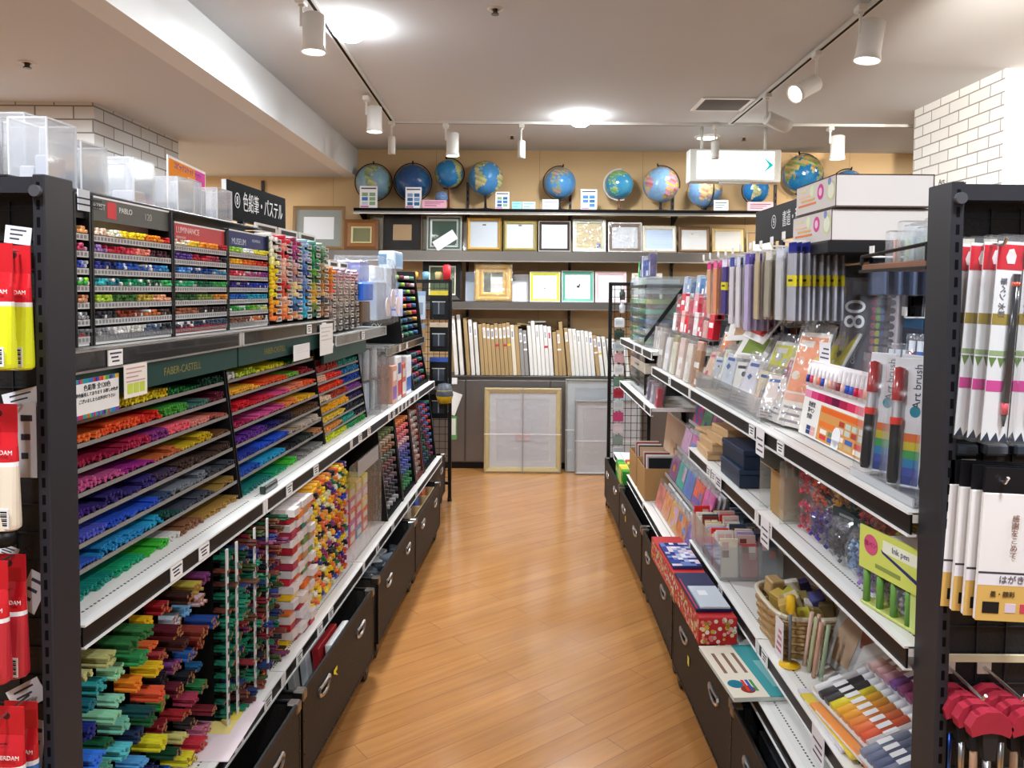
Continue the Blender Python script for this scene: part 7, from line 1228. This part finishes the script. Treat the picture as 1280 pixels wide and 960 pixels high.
obj('wire_grid', m, t)
for k in range(12):
    c, nm = (('d8dce0', 'white'), ('3a4a40', 'dark green'), ('c8d0d4', 'pale grey'), ('d8a8b0', 'pink'), ('e8e8ea', 'bright white'), ('6a8a78', 'sage'), ('b83a4a', 'red'), ('d8e0e4', 'ice blue'), ('c84a78', 'magenta'), ('e0d0d4', 'blush'), ('8a9a90', 'grey green'), ('dfe3e6', 'silver'))[k]; m = MB(); m.rbox(-.035, .035, -.012, 0, 0, .062, .002, c, 'satin'); m.box(-.025, .025, -.0126, -.012, .02, .045, vary(c, .3), 'paper'); h = MB(); h.cyl((0, .03, .066), (0, -.02, .066), .002, 'c8c8ca', 'metal', 6); h.box(-.02, .02, -.002, -.001, .058, .07, c, 'paper')
    o = thing('hanging_pack', f'{nm} small pack on the far right wire rack, {ORD[k]} from the top', 'packet', atR(.0, 5.325, 1.26-.082*k), 'small packs on the far right wire rack'); obj('pack', m, o); obj('hook', h, o)
for k in range(2): m = MB(); m.lathe([(0, 0), (.018, 0), (.022, .05), (.012, .06), (.012, .075), (0, .076)], ('c8ccd0', '3a4440')[k], 'gloss', 14); one('small_bottle', m, ('pale small bottle on the far right wire rack', 'dark small bottle high on the far right wire rack')[k], 'bottle', None, atR(.02, 5.335, (1.36, 1.45)[k]))
# ---- things in the right trolleys ----
for k in range(10): c = ('3a9a3a', '4aa83a', 'd8c83a', '3a8a38', 'e8d850', '2a7a30', '5ab040', 'd8d040', '3a9a48', 'c83a34')[k]; m = MB(); m.rbox(-.025, .025, -.03, .03, 0, .2, .003, c, 'satin'); m.grid((-.0256, .026, .03), (0, -.052, 0), (0, 0, .14), 2, 4, [c, 'e8e060', 'd8e8c0', vary(c, .2)], 'paper', .05); in_trolley(9, -.12+.06*(k % 2), -.32+.07*(k//2), .22, m, 'green_packet', f'{cname(c)} packet in the farthest right trolley, {ORD[k//2]} pair from the near end, {("outer", "inner")[k % 2]} one', 'packet', 'packets in the farthest right trolley')
for q in (0, 1): one('cardboard_tray', open_box(.2, .26, .17, 'b08a5c'), f'open cardboard tray of sheet packs on the lowest far right board, {("nearer", "farther")[q]} one', 'tray', None, atR(.075, 4.14+.3*q, RBZ+.001))
for k in range(10): c = ('2a2a2e', 'b8b0a8', 'e8e4e0', '8a1c24', 'd8ccc0', 'c8a888', '3a3a40', 'e8e0d8', '9a2a30', 'd0c8c0')[k]; m = MB(); m.rbox(-.07, .07, -.004, .004, 0, .21, .001, c, 'paper'); m.box(-.055, .055, -.0046, -.004, .13, .2, vary(c, .25), 'paper'); one('flat_pack', m, f'{cname(c)} sheet pack in the {("nearer", "farther")[k//5]} cardboard tray, {ORD[k % 5]} from its near end', 'pack', 'sheet packs in the cardboard trays', atR(.075, 4.05+.3*(k//5)+.045*(k % 5), RBZ+.005, 0, -.12))
for k in range(5): m = MB(); m.rbox(-.04, .04, -.025, .025, 0, .17, .002, ('e8e6e2', 'd8d4cc', 'f0eeea', 'c8c4bc', 'e0dcd4')[k], 'paper'); in_trolley(8, -.11, -.3+.055*k, .083, m, 'paper_bundle', f'white paper bundle inside the fourth right trolley, {ORD[k]} from near', 'paper', 'paper bundles in the fourth right trolley')
for k in range(9): c = ('b8b0a4', '8a6a50', 'c8c0b4', 'd8c8b0', '6a5040', 'c0a888', 'a89078', 'd0c0a8', '7a6048')[k]; m = MB(); m.rbox(-.1, .1, -.004, .004, 0, .27, .001, c, 'wood'); in_trolley(7, -.02, -.2+.04*k, .0825, m, 'thin_board', f'{cname(c)} thin board standing in the third right trolley, {ORD[k]} from the near end', 'board', 'thin boards in the third right trolley', 0, -.1)
for k in range(3): m = MB(); m.rbox(-.12, .12, -.1, .1, 0, .2+.02*k, .004, ('17171a', '1c1b1e', '202024')[k], 'satin'); in_trolley(5, 0, -.24+.22*k, .0825, m, 'storage_box', f'black box inside the nearest right trolley, {ORD[k]} from the near end', 'box', 'black boxes in the nearest right trolley')
m = MB(); m.rbox(-.07, .07, -.09, .09, 0, .012, .004, 'c8ccd4', 'gloss'); in_trolley(5, -.05, .2, .31, m, 'grey_pouch', 'pale grey pouch on the black boxes in the nearest right trolley', 'pouch')
# ---- right end panel ----
def white_hook(x, z, label):
    t = thing('panel_hook', label, 'hook', atR(x, 1.295, z), 'hooks on the right end panel'); m = MB(); m.box(-.012, .012, -.002, 0, -.012, .012, 'd8d0c0', 'satin'); obj('plate', m, t); m = MB(); m.tube([(0, -.002, 0), (0, -.1, -.004), (0, -.108, .006)], .0028, 'd8d8da', 'metal'); obj('rod', m, t)
for i, x in enumerate((.05, .09)):
    white_hook(x+.01, 1.583, ('hook with the first row of white brush pen packs', 'hook with the second row of white brush pen packs')[i])
    for k in range(4):
        h, w_ = .315, .042; t = thing('brush_pen_pack', f'white pack with a red header and black brush pen, {("left", "right")[i]} hook, {ORD[k]} from the front', 'pen pack', at(x+.012-.0085*k*(1 if i == 0 else .8), 1.205+.022*k, 1.583-h+.002, 0, 0, math.radians(3.2), MR), 'white brush pen packs on the right end panel')
        m = MB(); m.box(-w_/2, w_/2, 0, .0016, 0, h, 'eef0f2', 'satin'); m.box(-w_/2, w_/2, -.0004, 0, h*.86, h*.985, 'd02434', 'paper'); m.box(-w_/2, w_/2, -.0004, 0, h*.585, h*.64, 'a08a38', 'paper'); m.box(-w_/2, w_/2, -.0004, 0, h*.25, h*.305, 'd84a9a', 'paper'); m.box(-w_/2, w_/2, -.0004, 0, h*.43, h*.455, '9ab080', 'paper')
        for q in range(3): m.prism([(-w_/2+q*w_/3, h*.42), (-w_/2+(q+.9)*w_/3, h*.42), (-w_/2+(q+.4)*w_/3, h*.37)], -.0005, -.0001, 'y', '6a8a48', 'paper')
        for q in range(3): m.prism([(-w_/2+q*w_/3, 0), (-w_/2+(q+.95)*w_/3, 0), (-w_/2+(q+.6)*w_/3, h*.045)], -.0005, -.0001, 'y', '2a3448', 'paper')
        m.prism([(-.005, h*.89), (.006, h*.89), (.008, h*.93), (.003, h*.965), (-.004, h*.96), (-.008, h*.92)], -.0009, -.0004, 'y', 'f4e8e8', 'paper'); obj('card', m, t)
        m = MB(); m.cyl((.008, -.006, h*.2), (.008, -.006, h*.84), .0058, '15151a', 'gloss', 12); m.cyl((.008, -.006, h*.78), (.008, -.006, h*.8), .0061, 'd8502c', 'gloss', 12); m.cyl((.008, -.006, h*.14), (.008, -.006, h*.2), .0052, 'd84a5a', 'gloss', 12); m.cyl((.008, -.006, h*.08), (.008, -.006, h*.14), .0015, '3a3a3c', 'satin', 8, .004); obj('brush_pen', m, t)
        m = MB(); m.box(-w_/2-.002, w_/2+.002, -.013, .0018, -.004, h+.01, 'ffffff', 'film_thin'); obj('film', m, t)
        if k == 0: text('筆ペン 水彩', .012, '5a5a68', t, Matrix.Translation((-.009, -.0006, h*.72)) @ FACE_F @ Matrix.Rotation(-PI/2, 4, 'Z'))
for k in range(4):
    h, w_ = .205, .12; t = thing('hanging_postcards', f'pack of white postcards with brush calligraphy, {ORD[k]} from the front, right end panel', 'postcards', at(.098-.0085*k, 1.2+.018*k, .982, 0, 0, math.radians(2.5), MR), 'postcard packs on the right end panel')
    m = MB(); m.rbox(-w_/2, w_/2, 0, .008, 0, h, .0015, 'ece8e6', 'paper'); obj('cards', m, t); m = MB(); m.box(-w_/2, w_/2, -.0006, 0, 0, h*.28, 'd9b062', 'paper'); m.box(-w_/2, w_/2, -.0008, 0, h*.28, h*.37, 'e8e4ea', 'paper'); m.box(-w_/2, w_/2, -.001, 0, h*.37, h*.385, '4a4448', 'paper'); m.box(-w_*.42, -w_*.2, -.0012, -.0006, h*.06, h*.15, '2a2420', 'paper'); [m.box(-w_*.12+k2*w_*.2, w_*.02+k2*w_*.2, -.0012, -.0006, h*.07, h*.14, c, 'paper') for k2, c in enumerate(('d8c8d8', 'c84a5a', '4a5a90'))]; obj('wrapper', m, t); obj('header', MB().box(-w_/2, w_/2, .001, .006, h, h+.04, '17161a', 'satin'), t)
    if k == 0:
        for s_, x, z, sz in (('ありがとう', .0, h*.73, .017), ('感謝をこめて', -.028, h*.66, .015)): text('\n'.join(s_), sz*.8, '8a6458', t, Matrix.Translation((x+.02, -.0016, z)) @ FACE_F)
        text('はがき箋', .014, '5a5258', t, Matrix.Translation((0, -.0014, h*.325)) @ FACE_F); text('墨・顔彩', .01, '3a2c20', t, Matrix.Translation((-.02, -.0014, h*.21)) @ FACE_F)
white_hook(.075, 1.21, 'hook above the postcard packs on the right end panel')
m = MB(); m.box(.03, .3, -.006, 0, 0, .012, 'd8cca8', 'satin'); one('hook_rail', m, 'cream hook rail near the floor end of the right end panel', 'rail', None, atR(0, 1.2955, .872))
for i in range(2):
    white_hook(.052+.062*i, .862, ('hook with the first row of red handled cutters', 'hook with the second row of red handled cutters')[i])
    for k in range(4):
        t = thing('cutter', f'cutter with a red arched handle, {("left", "right")[i]} hook, {ORD[k]} from the front', 'cutter', at(.068+.066*i-.006*k, 1.195+.026*k, .70, 0, 0, 0, MR), 'red handled cutters on the right end panel'); m = MB(); h = .13
        pts = [(-.03, h-.035), (-.034, h-.02), (-.024, h-.002), (-.008, h+.006), (.012, h+.006), (.028, h-.004), (.036, h-.022), (.03, h-.036), (.016, h-.03), (.0, h-.028), (-.014, h-.03)]; m.prism(pts, 0, .018, 'y', 'a82c3e', 'satin'); obj('handle', m, t)
        m = MB(); m.prism([(-.012, h-.03), (.014, h-.03), (.01, h-.075), (-.008, h-.075)], .003, .015, 'y', '2a2a2c', 'satin'); obj('grip', m, t); m = MB(); m.cyl((0, .009, -.02), (0, .009, h-.07), .006, ('c8ccd4', 'c8a080', 'c8ccd4', '3a5ab0')[k], 'metal' if k != 1 else 'satin', 10); obj('shaft', m, t)
for k in range(3): m = MB(); m.rbox(-.02, .02, 0, .02, 0, .02, .004, ('4a5058', '6a7078', '3a4048')[k], 'gloss'); one('panel_clip', m, f'{("slate", "grey", "dark")[k]} clip beside the dark strip on the right end panel', 'clip', 'clips on the right end panel', atR(.06+.05*k, 1.272, 1.232))

for k, (y, z, d, nm) in enumerate(((2.1, R2Z, -.001, 'middle right shelf rail below the bead bags'), (1.72, R3Z, .008, 'lower right shelf rail below the pen sets'), (2.16, R1Z, -.001, 'top right shelf rail by the pen set'), (2.6, R2Z, -.001, 'middle right shelf rail below the navy boxes'))):
    m = MB(); h = (.075, .07, .075, .045)[k]; m.box(d-.006, d-.0046, -.035, .035, -h, .004, 'ece8ea', 'paper'); [m.box(d-.0064, d-.006, -.026, .026-.012*(q % 2), -h+.012+q*h*.22, -h+.017+q*h*.22, '5a5a68', 'paper') for q in range(3)]; one('price_card', m, f'large white price card hanging from the {nm}', 'card', 'large price cards on the right shelf rails', atR(0, y, z-.002))
flush_sticks()
# ================= lights =================
def area(loc, size, power, col=(1, .97, .92), rot=(0, 0, 0), shape='DISK', spread=PI):
    l = bpy.data.lights.new('downlight_and_fill_light', 'AREA'); l.shape = shape; l.size = size; l.energy = power; l.color = col; l.spread = spread
    o = bpy.data.objects.new('downlight_and_fill_light', l); COL.objects.link(o); o.location = loc; o.rotation_euler = rot
for x, y, p in ((-.80, 3.62, 45), (.41, 5.42, 55), (1.46, 6.1, 8), (-.9, .6, 50), (.9, .6, 50), (0, -1.6, 60), (-3.0, 1.8, 75), (-1.9, 2.9, 45), (-3.6, 3.4, 40), (2.4, .9, 50), (3.2, 3.0, 30), (-3.2, 5.9, 65), (3.2, 6, 20)):  # modelled downlights come first; the remaining entries are added fill lights without fixtures
    area((x, y, (SOFF if x < BX else CEIL)-(.09 if abs(y-3.62) < .01 or abs(y-5.42) < .01 else .035)), .2, p, (.86, .93, 1))
def aimed(loc, to, power, cone, col=(1, .93, .84)):
    l = bpy.data.lights.new('unseen_spot_beam', 'SPOT'); l.energy = power; l.spot_size = math.radians(cone); l.spot_blend = .7; l.shadow_soft_size = .05; l.color = col
    o = bpy.data.objects.new('unseen_spot_beam', l); COL.objects.link(o); o.location = loc; o.rotation_euler = (Vector(to)-Vector(loc)).to_track_quat('-Z', 'Y').to_euler()
aimed((1.44, 2.2, 2.55), (2.75, 4.5, 2.1), 700, 55); aimed((2.6, 1.9, 2.6), (3.2, 4.2, 2.0), 700, 60)
aimed((-.86, .75, 2.6), (-1.15, 1.75, 1.75), 55, 50, (.95, .97, 1)); aimed((-.86, .3, 2.6), (-2.6, 4.1, 2.15), 420, 42, (.95, .97, 1))  # the last beam is an added light without fixture, brightening the left pillar
